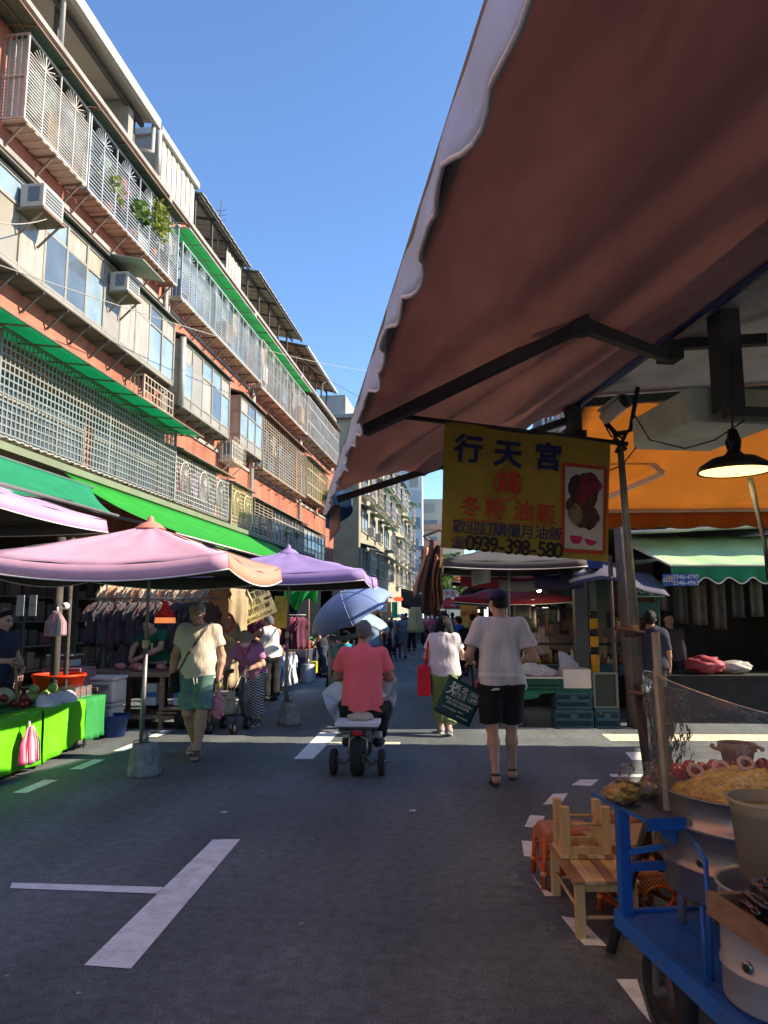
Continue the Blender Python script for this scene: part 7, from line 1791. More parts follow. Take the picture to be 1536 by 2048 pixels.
def surf_y(F,x,z,sgn=1):
 i=int(round((x-F.lo[0])/F.res));k_=int(round((z-F.lo[2])/F.res));i=min(max(i,0),F.D.shape[0]-1);k_=min(max(k_,0),F.D.shape[2]-1)
 ins=np.nonzero(F.D[i,:,k_]<0)[0]
 if len(ins)==0:return None
 return float(F.ax[1][ins[-1]if sgn>0 else ins[0]])
blackcl=M('black_cloth',(.012,.012,.014),.9,var=.3,vs=4,bump=1.0,bs=8,stretch=(1.7,1.7,.55))
sandm=M('dark_sandal',(.045,.04,.035),.7,var=.2)
# 1 man in the cream T-shirt, walking towards the camera
H=1.70;J=skel(H)
J['head']+=V((.02,.035,-.012));J['shL']+=V((.0,0,0));J['elR']=V((.27,-.03,1.10));J['wrR']=V((.275,.06,.855));J['elL']=V((-.255,-.05,1.09));J['wrL']=V((-.245,.03,.855))
J['knL']=V((-.085,.12,.48));J['anL']=V((-.06,.17,.087));J['knR']=V((.09,.03,.47));J['anR']=V((.06,-.20,.12));J['ftR']=V((.12,1,-.05));J['ftL']=V((-.08,1,0))
g=G(390,1512)
r1=person_root('grey haired man in a cream T-shirt and green shorts walking towards the camera',(g.x,g.y,0),PI+.06)
bo,P,R_=body(r1,J,sk_tan,hf=(.10,1,-.14),arm_r=1.08,leg_r=1.12,hands={'R':((.05,.1,-1),(-1,.2,0),-1,.35),'L':((0,.05,-1),(1,.2,0),1,1.0)})
face_parts(r1,P,R_,brow=hair_gry)
hair_short(r1,J,P,R_,hair_gry,r=.014,front=.05)
creamt=M('cream_tshirt',(.60,.51,.40),.9,var=.06,vs=5,bump=1.0,bs=8,stretch=(1.7,1.7,.55))
so,SF_=shirt(r1,J,creamt,(0,0,.86),w=1.14,belly=.035,loose=.012,sl=.62,slr=1.16,folds=fold(.0065,15,7,.5))
gsh=M('green_patterned_shorts',(.10,.20,.17),.85,var=.35,vs=9,dirt=.55,dcol=(.26,.36,.31),ds=13)
legwear(r1,J,gsh,.93,.118,.108,top=(0,0,.885),name='shorts',hipr=.13)
b=MB();b.tube([(-.03,.155,.86),(-.035,.165,.80)],.005,5);b.tube([(.01,.155,.86),(-.01,.17,.79)],.005,5);obj('drawstring',b,whp,r1,local=True)
for n in 'LR':sandal(r1,J,n,M('grey_sandal',(.07,.065,.06),.7)if n=='L' else M('pinkish_sandal',(.50,.38,.34),.7))
pts=[]
for i in range(17):
 t=i/16;x=-.115+.335*t;z=1.43-.56*t;y=surf_y(SF_,x,z)or .1;pts.append(V((x,y+.006,z)))
b=MB()
for p,q in zip(pts,pts[1:]):b.bar(p,q,.032,.006,upv=(0,1,0))
b.bar(pts[0],pts[0]+V((-.01,-.12,.03)),.032,.006,upv=(0,0,1));obj('bag_strap',b,M('dark_strap',(.10,.085,.08),.7),r1,local=True)
F=Field((.1,-.15,.6),(.4,.2,1.0),.008);F.box((.235,.05,.80),(.05,.085,.11),rnd=.03);fobj('shoulder_bag',F,blackcl,r1)
T=world_loc(r1);w_=T@(J['wrL']+V((0,.0,-.09)))
t_=thing('plastic_bag','thin pink plastic bag held by the man in the cream T-shirt','bag',w_)
F=Field(w_-V((.15,.15,.42)),w_+V((.15,.15,.06)),.007);F.ell(w_-V((-.0,0,.24)),(.075,.06,.13));F.cap(w_,w_-V((0,0,.15)),.012,.05,k=.05);F.warp(lambda X,Y,Z:.007*np.sin(75*X+18*Z+3*np.sin(30*Z))+.004*np.sin(60*Y+55*Z))
fobj('bag',F,M('pink_bag_plastic',(.80,.36,.40),.35,trans=.45,var=.12),t_,T=Matrix.Translation(-w_))
# 2 old woman with the stroller
H=1.45;J=skel(H,True);kk=H/1.72
J['chest']=V((.0,.16,1.00));J['neck']=V((0,.235,1.115));J['head']=V((.0,.315,1.215));J['shL']=V((-.15,.18,1.09));J['shR']=V((.15,.18,1.09))
J['elL']=V((-.23,.22,.87));J['wrL']=V((-.07,.42,.80));J['elR']=V((.26,.26,.90));J['wrR']=V((.27,.46,.79));J['anL']=V((-.09,-.02,.085));J['anR']=V((.08,-.14,.085));J['knR']=V((.07,.03,.42))
g=G(502,1450)
r2=person_root('bent old woman in a hat, pink mask and purple top pushing a stroller',(g.x,g.y,0),PI-.12)
bo,P,R_=body(r2,J,sk_mid,hf=(0,1,-.3),k=.93,hands={'L':((.3,.6,-.7),(0,-.3,-1),1,1.0),'R':((0,.6,-.7),(0,-.3,-1),-1,1.0)},arm_r=.95)
face_parts(r2,P,R_,.93,brow=hair_gry,lips=False)
purt=M('mauve_purple_top',(.36,.15,.31),.85,var=.10,vs=5,bump=1.0,bs=8,stretch=(1.7,1.7,.55))
ax_=(J['chest']-J['pel']).normalized()
so,SF2=shirt(r2,J,purt,J['pel']-V((0,0,.12)),hemn=(0,-.2,-1),w=.98,loose=.03,sl=.75,slr=1.05,neck_r=.06,folds=fold(.007,16,8,2.0))
b=MB();pts=[V((-.06,.27,1.13)),V((-.045,.315,1.04)),V((0,.335,.97)),V((.045,.315,1.04)),V((.06,.27,1.13))];b.tube(pts,.008,6);obj('neckline_trim',b,M('dark_rose_trim',(.30,.03,.05),.8),r2,local=True)
zz=bpy.data.materials.new('zigzag_trousers');zz.use_nodes=True;zn=zz.node_tree.nodes;zl=zz.node_tree.links;zb_=zn['Principled BSDF'];zb_.inputs['Roughness'].default_value=.85
tc=zn.new('ShaderNodeTexCoord');sp_=zn.new('ShaderNodeSeparateXYZ');zl.new(tc.outputs['Object'],sp_.inputs[0])
def zm(op,a,b_):
 q=zn.new('ShaderNodeMath');q.operation=op
 for i,v in enumerate((a,b_)):
  if isinstance(v,(int,float)):q.inputs[i].default_value=v
  elif v is not None:zl.new(v,q.inputs[i])
 return q.outputs[0]
tri=zm('PINGPONG',zm('ADD',sp_.outputs['X'],5.0),.035);st=zm('FRACT',zm('MULTIPLY',zm('ADD',zm('ADD',sp_.outputs['Z'],5),zm('MULTIPLY',tri,.9)),26),None)
cr=zn.new('ShaderNodeValToRGB');cr.color_ramp.interpolation='CONSTANT';cr.color_ramp.elements[0].color=(.03,.035,.05,1);cr.color_ramp.elements[1].position=.62;cr.color_ramp.elements[1].color=(.50,.52,.55,1);zl.new(st,cr.inputs[0]);zl.new(cr.outputs[0],zb_.inputs['Base Color'])
legwear(r2,J,zz,1.80,.115,.105,.115,top=(0,0,.86),hipr=.125)
for n in 'LR':shoe(r2,J,n,M('grey_shoe',(.09,.085,.085),.7),M('white_sole',(.6,.6,.58),.6))
F=Field(J['head']-V((.25,.25,.2)),J['head']+V((.25,.25,.25)),.0065)
F.ell(P(0,-.008,.045),(.088,.102,.082),rot=R_,k=0,clip=((P(0,0,.02),R_@V((0,0,-1))),));F.ell(P(0,.0,.016),(.135,.145,.022),rot=R_,k=.03);F.ell(P(0,0,-.02),(.12,.13,.03),rot=R_,op='s',k=.01)
F.warp(lambda X,Y,Z:.0025*np.sin(40*X+30*Y));fobj('sun_hat',F,M('olive_grey_hat',(.24,.20,.15),.9,var=.12,vs=12),r2)
F=Field(J['head']-V((.2,.2,.2)),J['head']+V((.2,.2,.2)),.0055);F.ell(P(0,.028,-.042),(.066,.080,.066),rot=R_,k=0);F.cap(P(0,.09,-.01),P(0,.105,-.045),.018,.02,k=.02);F.clip(P(0,0,-.002),R_@V((0,.25,1)));F.clip(P(0,.03,0),R_@V((0,-1,0)));fobj('face_mask',F,maskp,r2)
F=Field(J['head']-V((.2,.2,.2)),J['head']+V((.2,.2,.2)),.007);F.ell(P(0,-.02,.005),(.082,.098,.09),rot=R_,k=0,clip=((P(0,.03,0),R_@V((0,1,0))),));fobj('hair',F,hair_gry,r2)
ST=Matrix.Translation(world_loc(r2)@V((.09,.62,0)))@Matrix.Rotation(PI-.12,4,'Z');ST.translation.z=0
st_=thing('stroller','folding stroller with a grey bag seat pushed by the old woman','stroller',ST.translation,PI-.12)
fr=M('stroller_tube',(.035,.035,.04),.4,.5);tube_s=M('pale_stroller_tube',(.35,.34,.33),.4,.6)
for s in(-1,1):
 b=MB();x=s*.17
 b.tube([(x,-.20,.80),(x,-.16,.86),(x,-.10,.78),(x*.95,.02,.45),(x*.95,.22,.09)],.011,7);b.tube([(x*.95,.10,.55),(x,-.22,.09)],.010,7);b.tube([(x,-.10,.78),(x*.3,.08,.50)],.008,6);obj('side_frame',b,fr,st_,local=True)
 b=MB();b.tube([(x-.02,-.205,.80),(x+.02,-.205,.80)],.016,8);b.tube([(x*.8,-.05,.72),(x*.25,.1,.42)],.008,6);obj('handle',b,tube_s,st_,local=True)
 for y in(.24,-.24):
  for dx in(-.022,.022):
   b=MB();n_=18;b.tube([(x+dx-.009,y,.072),(x+dx+.009,y,.072)],.072,n_);o=obj('wheel',b,M('rubber',(.02,.02,.02),.8),st_,local=True)
   b=MB();b.tube([(x+dx-.011,y,.072),(x+dx+.011,y,.072)],.045,14);obj('hub',b,M('dusty_rose_hub',(.20,.11,.11),.6),o,local=True)
for y,z in((.12,.22),(-.15,.2),(-.02,.5)):
 b=MB();b.tube([(-.17,y,z),(.17,y,z)],.009,6);obj('cross_bar',b,fr,st_,local=True)
F=Field((-.2,-.1,.2),(.2,.25,.62),.008);F.box((0,.10,.39),(.115,.055,.15),rnd=.03);F.warp(lambda X,Y,Z:.003*np.sin(35*X+20*Z));fobj('seat_bag',F,M('taupe_bag',(.24,.215,.185),.9,var=.2,vs=14,dirt=.2,dcol=(.12,.1,.09),ds=20),st_)
F=Field((-.2,-.1,.2),(.2,.25,.62),.008);F.box((0,.112,.49),(.122,.056,.052),rnd=.02);fobj('bag_flap',F,M('taupe_flap',(.29,.26,.225),.9,var=.15,vs=14),st_);b=MB();b.bx((-.03,.168,.478),(.03,.172,.492));obj('flap_tag',b,darkroom,st_,local=True)
w_=ST@V((.20,-.1,.62));F=Field(w_-V((.12,.12,.28)),w_+V((.12,.12,.2)),.008);F.ell(w_-V((0,0,.12)),(.05,.04,.13));F.cap(w_+V((0,0,.1)),w_,.008,.03,k=.03)
fobj('plastic_bag',F,M('yellow_green_bag',(.60,.62,.08),.4,trans=.4),None,label='yellow green plastic bag hanging on the far side of the stroller',cat='bag')
w_=ST@V((-.20,-.06,.62));F=Field(w_-V((.12,.12,.32)),w_+V((.12,.12,.2)),.008);F.cap(w_-V((0,0,.0)),w_-V((0,0,.22)),.03,.05,k=0);F.cap(w_+V((0,0,.12)),w_,.01,.02,k=.02)
fobj('knit_bag',F,M('striped_knit_bag',(.12,.10,.12),.9,var=.7,vs=6,stretch=(.3,.3,5)),None,label='striped knitted bag hanging from the stroller handle',cat='bag')
def neckband(root,J,m,r=.071,tilt=.25):
 c=J['neck']+V((0,.004,.004));b=MB();b.tube([c+V((r*math.cos(a),r*math.sin(a)*.98,-tilt*r*math.sin(a)))for a in[2*PI*i/24 for i in range(25)]],.0065,6);obj('neckband',b,m,root,local=True)
neckband(r1,skel(1.70),M('cream_rib',(.52,.43,.33),.9))
# 3 man in the white tank top
H=1.56;J=skel(H);
J['chest']+=V((0,.06,-.01));J['neck']+=V((0,.085,-.02));J['head']+=V((0,.12,-.03));J['shL']+=V((-.01,.08,-.02));J['shR']+=V((.01,.06,-.02));J['elL']=V((-.22,.30,1.15));J['wrL']=V((-.08,.46,1.10));J['elR']=V((.2,.22,1.0));J['wrR']=V((.1,.40,1.0))
r3=person_root('man in a white tank top and black trousers browsing the left stall',(G(548,1398).x,13.75,0),.62)
bo,P,R_=body(r3,J,sk_mid,res=.008,hf=(-.75,1,-.1),hands={'L':((.5,.8,0),(0,0,-1),1,.6),'R':((0,1,0),(0,0,-1),-1,.6)},toes=False,arm_r=1.05)
hair_short(r3,J,P,R_,hair_dgry,res=.008,r=.007,back=-.055)
shirt(r3,J,M('white_tank_top',(.62,.63,.66),.9,var=.04,bump=1.0,bs=8,stretch=(1.7,1.7,.55)),(0,.0,.78),w=1.05,loose=.012,sleeveless=True,res=.008,name='tank_top',folds=fold(.006,13,5,1.2))
legwear(r3,J,blackcl,1.93,.112,.10,.088,res=.008,top=(0,0,.81),hipr=.122)
for n in 'LR':shoe(r3,J,n,blackcl,M('white_sole',(.6,.6,.58),.6),res=.008)
b=MB();b.tube([J['shR']+V((-.06,-.07,.06)),V((0,-.12,1.2)),V((-.12,-.11,1.05)),V((-.17,.0,.95))],.008,5);obj('bag_strap',b,blackcl,r3,local=True)
# 4 rider in the red polo shirt on the small scooter
RX,RY=-.745,7.58
J={'pel':V((0,.0,.64)),'chest':V((0,.10,.99)),'neck':V((0,.17,1.215)),'head':V((.0,.23,1.37)),'hipL':V((-.10,.02,.60)),'hipR':V((.10,.02,.60)),'knL':V((-.20,.40,.56)),'knR':V((.20,.40,.56)),'anL':V((-.165,.10,.27)),'anR':V((.165,.10,.27)),'shL':V((-.20,.13,1.15)),'shR':V((.20,.13,1.15)),'elL':V((-.285,.20,.89)),'elR':V((.285,.20,.89)),'wrL':V((-.22,.42,.86)),'wrR':V((.22,.42,.86)),'ftL':V((-.15,1,0)),'ftR':V((.15,1,0))}
r4=person_root('grey haired man in a coral red polo riding a small three wheeled scooter away',(RX,RY+.42,0),0)
bo,P,R_=body(r4,J,sk_dark,hf=(.18,1,-.12),hands={'L':((.25,.9,0),(0,0,-1),1,1.0),'R':((-.25,.9,0),(0,0,-1),-1,1.0)},toes=False,arm_r=1.12,torso=1.15)
hair_short(r4,J,P,R_,hair_dgry,r=.009,back=-.075)
coral=M('coral_red_polo',(.84,.14,.16),.85,var=.07,vs=4,bump=1.0,bs=8,stretch=(1.7,1.7,.55))
def polofold(X,Y,Z):
 d=np.clip((1.05-Z)/.5,0,1)
 return .016*d*np.sin(26*(X-.35*(Z-.6))+1.5*np.sin(9*Z))*np.exp(-((np.abs(X)-.10)/.12)**2)+.004*np.sin(14*X+9*Z)+.006*np.sin(20*Z+12*np.abs(X))*np.exp(-((Z-.98)/.1)**2)
so,SF4=shirt(r4,J,coral,V((0,-.2,.575)),hemn=(0,-.12,-1),w=1.12,loose=.01,sl=.70,slr=1.12,folds=polofold,flat=.66,name='polo_shirt')
F=Field(J['neck']-V((.15,.15,.1)),J['neck']+V((.15,.15,.12)),.005);F.cap(J['neck']-V((0,.0,.03)),J['neck']+V((0,.015,.028)),.082,.067,k=0,clip=((J['neck']+V((0,0,.026)),V((0,.3,1))),));F.cap(J['neck'],J['head'],.06,.06,op='s',k=.005);fobj('collar',F,M('coral_collar',(.55,.13,.12),.85,var=.1),r4)
b=MB();b.tube([J['neck']+V((.075*math.sin(a),-.075*math.cos(a),.004+.012*(1-math.cos(a))*-1))for a in[(-1.0+.2*i)for i in range(11)]],.007,6);obj('collar_stripe',b,M('grey_stripe',(.28,.27,.29),.85),r4,local=True)
for n in 'LR':
 s_,e_=J['sh'+n],J['el'+n];d=(e_-s_).normalized();end=s_+(e_-s_)*.70;b=MB();b.tube([end-d*.018,end+d*.002],.0795,18);obj('cuff',b,M('grey_stripe',(.28,.27,.29),.85),r4,local=True)
legwear(r4,J,blackcl,1.86,.115,.085,.07,top=(0,0,.62),hipr=.115)
for n in 'LR':
 shoe(r4,J,n,M('black_shoe',(.015,.015,.016),.6));b=MB();b.tube([J['an'+n]+V((0,-.0,.0)),J['an'+n]+V((0,.01,.07))],.045,12);obj('sock',b,M('white_sock',(.55,.54,.52),.9),r4,local=True)
sct=thing('scooter','small black electric scooter with two rear side wheels and a white carrier board','scooter',(RX,RY,0))
rub=M('rubber',(.02,.02,.02),.8);chrome=M('worn_chrome',(.38,.36,.32),.35,.8,var=.2)
def tyre(parent,c,r,w,name='wheel',rim=True):
 b=MB();n=30;prof=[(r*.62,-w*.42),(r*.86,-w*.5),(r*.97,-w*.36),(r,-w*.12),(r,w*.12),(r*.97,w*.36),(r*.86,w*.5),(r*.62,w*.42)];vs=[];fs=[]
 for x,y in prof:
  for k in range(n):
   q=2*PI*k/n;rr=x*(1.0 if k%2 else(.985 if x>r*.9 else 1));vs.append((c[0]+y,c[1]+rr*math.cos(q),c[2]+rr*math.sin(q)))
 for i in range(len(prof)):
  for k in range(n):j=(i+1)%len(prof);fs.append((i*n+k,i*n+(k+1)%n,j*n+(k+1)%n,j*n+k))
 b.add(vs,fs,0,True);o=obj(name,b,rub,parent)
 b=MB();b.tube([(c[0]-w*.38,c[1],c[2]),(c[0]+w*.38,c[1],c[2])],r*.63,20);b.tube([(c[0]-w*.62,c[1],c[2]),(c[0]+w*.62,c[1],c[2])],.018,10);obj('rim',b,chrome,o)
 return o
tyre(sct,(RX,RY,.175),.175,.125);tyre(sct,(RX-.235,RY-.0,.125),.125,.065);tyre(sct,(RX+.235,RY,.125),.125,.065);tyre(sct,(RX,RY+1.12,.19),.19,.10)
for s in(-1,1):
 b=MB();b.tube([(RX+s*.06,RY,.175),(RX+s*.13,RY+.02,.10),(RX+s*.2,RY,.125)],.014,7);b.box((RX+s*.165,RY,.125),(.03,.05,.05));b.tube([(RX+s*.26,RY,.125),(RX+s*.305,RY,.125)],.008,6);obj('side_axle',b,dsteel,sct)
b=MB();b.tube([(RX-.09,RY,.19),(RX-.085,RY+.05,.33),(RX,RY+.05,.375),(RX+.085,RY+.05,.33),(RX+.09,RY,.19)],.013,8);obj('fender_hoop',b,chrome,sct)
b=MB();b.tube([(RX,RY+.08,.36),(RX,RY+.2,.46)],.03,10);b.tube([(RX-.05,RY+.02,.2),(RX-.04,RY+.3,.33)],.022,7);b.tube([(RX+.05,RY+.02,.2),(RX+.04,RY+.3,.33)],.022,7);b.box((RX,RY+.55,.24),(.22,.62,.07));b.tube([(RX,RY+.85,.25),(RX,RY+.98,.55),(RX,RY+.92,.93)],.028,9);b.tube([(RX,RY+.98,.5),(RX,RY+1.12,.19)],.03,8);b.tube([(RX,RY+.1,.27),(RX,RY+.16,.40)],.02,8);obj('frame',b,M('dark_scooter_frame',(.045,.042,.04),.5,.4),sct)
b=MB();b.bx((RX-.11,RY+.30,.46),(RX+.11,RY+.62,.53));obj('seat',b,blackcl,sct,bevel=.03)
b=MB();b.tube([(RX-.26,RY+.86,.885),(RX-.1,RY+.93,.93),(RX+.1,RY+.93,.93),(RX+.26,RY+.86,.885)],.014,8);b.tube([(RX-.28,RY+.84,.88),(RX-.18,RY+.89,.905)],.021,8);b.tube([(RX+.28,RY+.84,.88),(RX+.18,RY+.89,.905)],.021,8);obj('handlebar',b,M('black_plastic',(.012,.012,.014),.4),sct)
b=MB();b.bx((RX-.20,RY-.02,.445),(RX+.19,RY+.28,.455));
for s in(-1,1):b.tube([(RX+s*.19,RY-.02,.45),(RX+s*.15,RY+.0,.385),(RX+s*.02,RY+.06,.39)],.009,6)
b.bx((RX-.16,RY-.01,.385),(RX+.14,RY+.02,.425));obj('carrier_rack',b,M('worn_rack',(.11,.10,.095),.5,.4),sct)
b=MB();b.bx((RX-.225,RY-.05,.462),(RX+.21,RY+.30,.505));obj('carrier_board',b,M('white_board',(.66,.66,.66),.6,var=.05),sct,bevel=.008)
b=MB();b.bx((RX-.05,RY-.035,.375),(RX+.055,RY-.012,.43));obj('tail_light',b,[M('red_lens',(.42,.012,.01),.15,spec=.9)],sct,bevel=.01)
b=MB();b.bx((RX-.075,RY-.011,.365),(RX+.08,RY+.01,.44));obj('light_housing',b,M('black_plastic',(.012,.012,.014),.4),sct)
F=Field((RX-.25,RY,.48),(RX+.25,RY+.4,.68),.009);F.ell((RX+.01,RY+.16,.535),(.13,.12,.045));F.warp(lambda X,Y,Z:.006*np.sin(50*X+30*Y+20*Z));fobj('plastic_bag',F,M('cream_plastic_bag',(.56,.52,.38),.4,trans=.3,bump=.5,bs=20),None,label='crumpled cream plastic bag on the scooter carrier board',cat='bag')
milky=Mclear('milky_rain_sheet',(.84,.86,.90),.62,rough=.3,bump=.3,bs=8,spec=.3)
YS=RY+.80
for pts,lab in(([(642,1385),(662,1368),(690,1352),(700,1360),(700,1392),(696,1420),(690,1445),(678,1466),(668,1440),(655,1415)],'milky plastic rain sheet flaring out left of the scooter rider'),([(758,1356),(776,1347),(794,1357),(790,1374),(794,1392),(788,1415),(782,1440),(766,1438),(757,1420),(757,1390)],'milky plastic rain sheet flaring out right of the scooter rider')):
 W3=[PY(x,y,YS+.03*math.sin(i*2.0))for i,(x,y)in enumerate(pts)];cen=sum(W3,V((0,0,0)))/len(W3);cen.y+=.03
 b=MB();vs=[];n=len(W3)
 def fan(u,v):
  q=(u*n)%n;i=int(q)%n;f_=q-int(q);e=W3[i].lerp(W3[(i+1)%n],f_);p=cen.lerp(e,max(v,.001));p.y+=.025*math.sin(u*31+2)*v+.03*math.sin(u*12.6)*v;return p
 b.sheet(fan,60,8);obj('rain_sheet',b,milky,label=lab,cat='plastic sheet',solid=.002)
 # 5 woman in white with the red bag
H=1.53;J=skel(H,True)
J['head']+=V((0,.03,-.02));J['elL']=V((-.235,.04,.995));J['wrL']=V((-.16,.22,.93));J['elR']=V((.255,.06,1.0));J['wrR']=V((.12,.24,1.02));J['anL']=V((-.055,.14,.085));J['knL']=V((-.07,.12,.44));J['anR']=V((.055,-.16,.115));J['knR']=V((.075,.02,.44));J['ftR']=V((.05,1,-.35))
g=G(890,1472)
r5=person_root('woman with a black bob in a white top and green trousers walking away',(g.x,g.y+.1,0),-.04)
bo,P,R_=body(r5,J,sk_pale,hf=(0,1,-.15),k=.95,toes=False,hands={'L':((.2,.9,0),(1,0,0),1,.8),'R':((-.6,.7,.1),(-1,0,0),-1,.8)},arm_r=.98,face=False)
F=Field(J['head']-V((.2,.22,.25)),J['head']+V((.2,.2,.2)),.006)
F.ell(P(0,-.015,.03),(.106,.12,.108),rot=R_,k=0);F.cap(P(-.055,-.03,.0),P(-.075,-.03,-.085),.066,.066,k=.03);F.cap(P(.055,-.03,.0),P(.075,-.03,-.085),.066,.066,k=.03);F.cap(P(0,-.06,.0),P(0,-.062,-.09),.060,.058,k=.03)
F.clip(P(0,0,-.118),R_@V((0,.12,-1)));F.clip(P(0,.05,0),R_@V((0,1,.2)));F.warp(lambda x,y,z:.0022*np.sin(190*x+8*np.sin(12*z))+.0018*np.sin(150*y));fobj('bob_hair',F,hair_blk,r5)
wt=M('pale_lilac_white_top',(.64,.58,.61),.9,var=.04,bump=1.0,bs=8,stretch=(1.7,1.7,.55))
shirt(r5,J,wt,(0,0,.755),w=.98,loose=.035,sl=.58,slr=1.1,neck_r=.064,folds=fold(.006,15,5,3.0),taper=1.1)
grn=M('olive_green_trousers',(.19,.25,.085),.85,var=.12,vs=4,bump=1.0,bs=8,stretch=(1.7,1.7,.55))
legwear(r5,J,grn,1.82,.115,.095,.088,top=(0,0,.785),hipr=.118,folds=fold(.008,18,5,2.2))
for n in 'LR':shoe(r5,J,n,M('brown_white_sneaker',(.30,.24,.22),.7,var=.4,vs=20),M('white_sole',(.6,.6,.58),.6))
neckband(r5,J,M('lilac_rib',(.52,.47,.50),.9),.068)
T5=world_loc(r5);sh_=T5@(J['shL']+V((.03,0,.055)))
rbag=M('bright_red_bag',(.62,.012,.03),.7,var=.08,bump=.3,bs=14)
t_=thing('shoulder_bag','bright red cloth bag hanging from the woman left shoulder','bag',T5@V((-.235,-.02,.62)))
F=Field(T5@V((-.36,-.2,.5)),T5@V((-.1,.2,1.0)),.007);F.box(T5@V((-.265,-.02,.69)),(.082,.11,.20),rnd=.035);F.warp(lambda X,Y,Z:.005*np.sin(60*X+30*Y+12*Z)+.004*np.sin(45*Y));fobj('bag',F,rbag,t_,T=Matrix.Translation(-V(t_.location)))
for y in(-.045,.03):
 b=MB();top=J['shL']+V((.0,y*.8,.075));pts=[V((-.25,y,.86)),V((-.228,y*1.5-.02,1.0)),V((-.205,y*1.3-.02,1.18)),top,V((-.17,.10,1.22))]
 pts=[T5@p for p in pts]
 for p,q in zip(pts,pts[1:]):b.bar(p,q,.03,.006,upv=(0,1,0))
 obj('strap',b,rbag,t_)
 # 6 man in the navy cap
H=1.80;J=skel(H)
J['head']+=V((-.01,.02,-.01));J['elL']=V((-.30,-.02,1.17));J['wrL']=V((-.275,.21,1.09));J['elR']=V((.31,-.02,1.16));J['wrR']=V((.20,.21,1.10))
J['anL']=V((-.075,-.16,.105));J['knL']=V((-.09,.02,.50));J['anR']=V((.105,.16,.09));J['knR']=V((.10,.15,.50));J['ftR']=V((.1,1,0));J['ftL']=V((-.12,1,-.1))
g=G(1002,1572)
r6=person_root('tall man in a navy cap, white T-shirt and black shorts carrying a green bag',(g.x+.03,g.y+.13,0),-.02)
bo,P,R_=body(r6,J,sk_mid,hf=(-.55,1,-.05),k=1.0,hands={'L':((.1,1,-.1),(.2,0,-1),1,1.2),'R':((-.3,1,0),(0,0,-1),-1,.9)},leg_r=.98)
face_parts(r6,P,R_,brow=hair_blk,lips=False,glasses=True)
hair_short(r6,J,P,R_,hair_blk,r=.006,back=-.062)
F=Field(J['head']-V((.28,.28,.15)),J['head']+V((.28,.28,.25)),.006);F.ell(P(0,-.014,.036),(.088,.108,.092),rot=R_,k=0,clip=((P(0,0,.028),R_@V((0,-.12,-1))),))
for i in range(7):F.cap(P((i-3)*.018,.085-.004*(i-3)**2,.046),P((i-3)*.021,.165-.006*(i-3)**2,.036-.002*(i-3)**2),.010,.006,k=.012)
F.ell(P(0,-.014,.127),(.009,.009,.006),k=.004);fobj('baseball_cap',F,M('navy_cap',(.012,.018,.065),.85,var=.15,vs=14),r6)
F=Field(J['head']-V((.2,.2,.2)),J['head']+V((.2,.2,.2)),.0055);F.ell(P(0,.030,-.045),(.064,.078,.066),rot=R_,k=0);F.cap(P(0,.09,-.01),P(0,.106,-.045),.016,.02,k=.02);F.clip(P(0,0,-.004),R_@V((0,.2,1)));F.clip(P(0,.03,0),R_@V((0,-1,0)));fobj('face_mask',F,maskm,r6)
wt2=M('grey_white_tshirt',(.62,.59,.62),.9,var=.05,bump=1.0,bs=8,stretch=(1.7,1.7,.55))
def capfold(X,Y,Z):
 d=np.clip((1.42-Z)/.5,0,1)
 return .024*d*np.sin(22*X+2.0*np.sin(5*Z+2)+3*(Z-1.0)*X*8)+.004*np.sin(45*X+6*Z)*d+.007*np.exp(-((Z-1.02)/.018)**2)-.007*np.exp(-((Z-.985)/.02)**2)
shirt(r6,J,wt2,(0,0,.875),w=1.08,loose=.018,sl=.70,slr=1.12,neck_r=.072,folds=capfold)
legwear(r6,J,blackcl,.90,.125,.115,top=(0,0,.90),name='shorts',hipr=.14)
for n in 'LR':sandal(r6,J,n,sandm)
neckband(r6,J,M('grey_rib',(.50,.47,.50),.9),.076)
T6=world_loc(r6)
bgc=T6@V((-.395,.10,.73));an=R(-26)
ex=V((math.cos(an),.12,math.sin(an))).normalized();ez=V((-math.sin(an),0,math.cos(an)));ez=(ez-ex*ez.dot(ex)).normalized();en=ex.cross(ez)
t_=thing('tote_bag','dark green shopping bag with white printing carried by the man in the cap','bag',bgc-V((0,0,.25)))
b=MB();W_,H_=.37,.36
def tq(u,v,dn):return bgc+ex*((u-.5)*W_)+ez*((v-.5)*H_)+en*(dn*(.022+.02*math.sin(PI*u)*(1.1-v))+.004*math.sin(u*9+v*5))
b.sheet(lambda u,v:tq(u,v,1),14,12);b.sheet(lambda u,v:tq(1-u,v,-1),14,12)
b.sheet(lambda u,v:tq(0,1-u,1).lerp(tq(0,1-u,-1),v),12,2);b.sheet(lambda u,v:tq(1,u,1).lerp(tq(1,u,-1),v),12,2);b.sheet(lambda u,v:tq(u,0,-1).lerp(tq(u,0,1),v),14,2)
obj('bag',b,M('dark_green_bag',(.008,.055,.045),.55,var=.12,vs=6),t_,solid=.003)
wr_=T6@(J['wrL']+V((0,.08,-.03)))
for dn in(-1,1):
 b=MB();q=bgc+ez*H_*.5+en*dn*.02;
 pp=[q-ex*.09,wr_+V((-.008,0,0)),wr_+V((.008,0,0)),q+ex*.07]
 for p,r_ in zip(pp,pp[1:]):b.bar(p,r_,.022,.004,upv=(0,1,0))
 obj('strap',b,M('black_strap',(.014,.014,.016),.7),t_)
fs=1 if en.y<0 else-1
ex2=ex if fs>0 else-ex
b=MB()
def bt2(st,u,v,size,bold=.01,sx=1.0):b.text(st,bgc+ex*((u-.5)*W_)+ez*((v-.5)*H_)+en*fs*(.030+.02*math.sin(PI*u)*(1.1-v)),ex2,ez,size,0,bold,.004,sx)
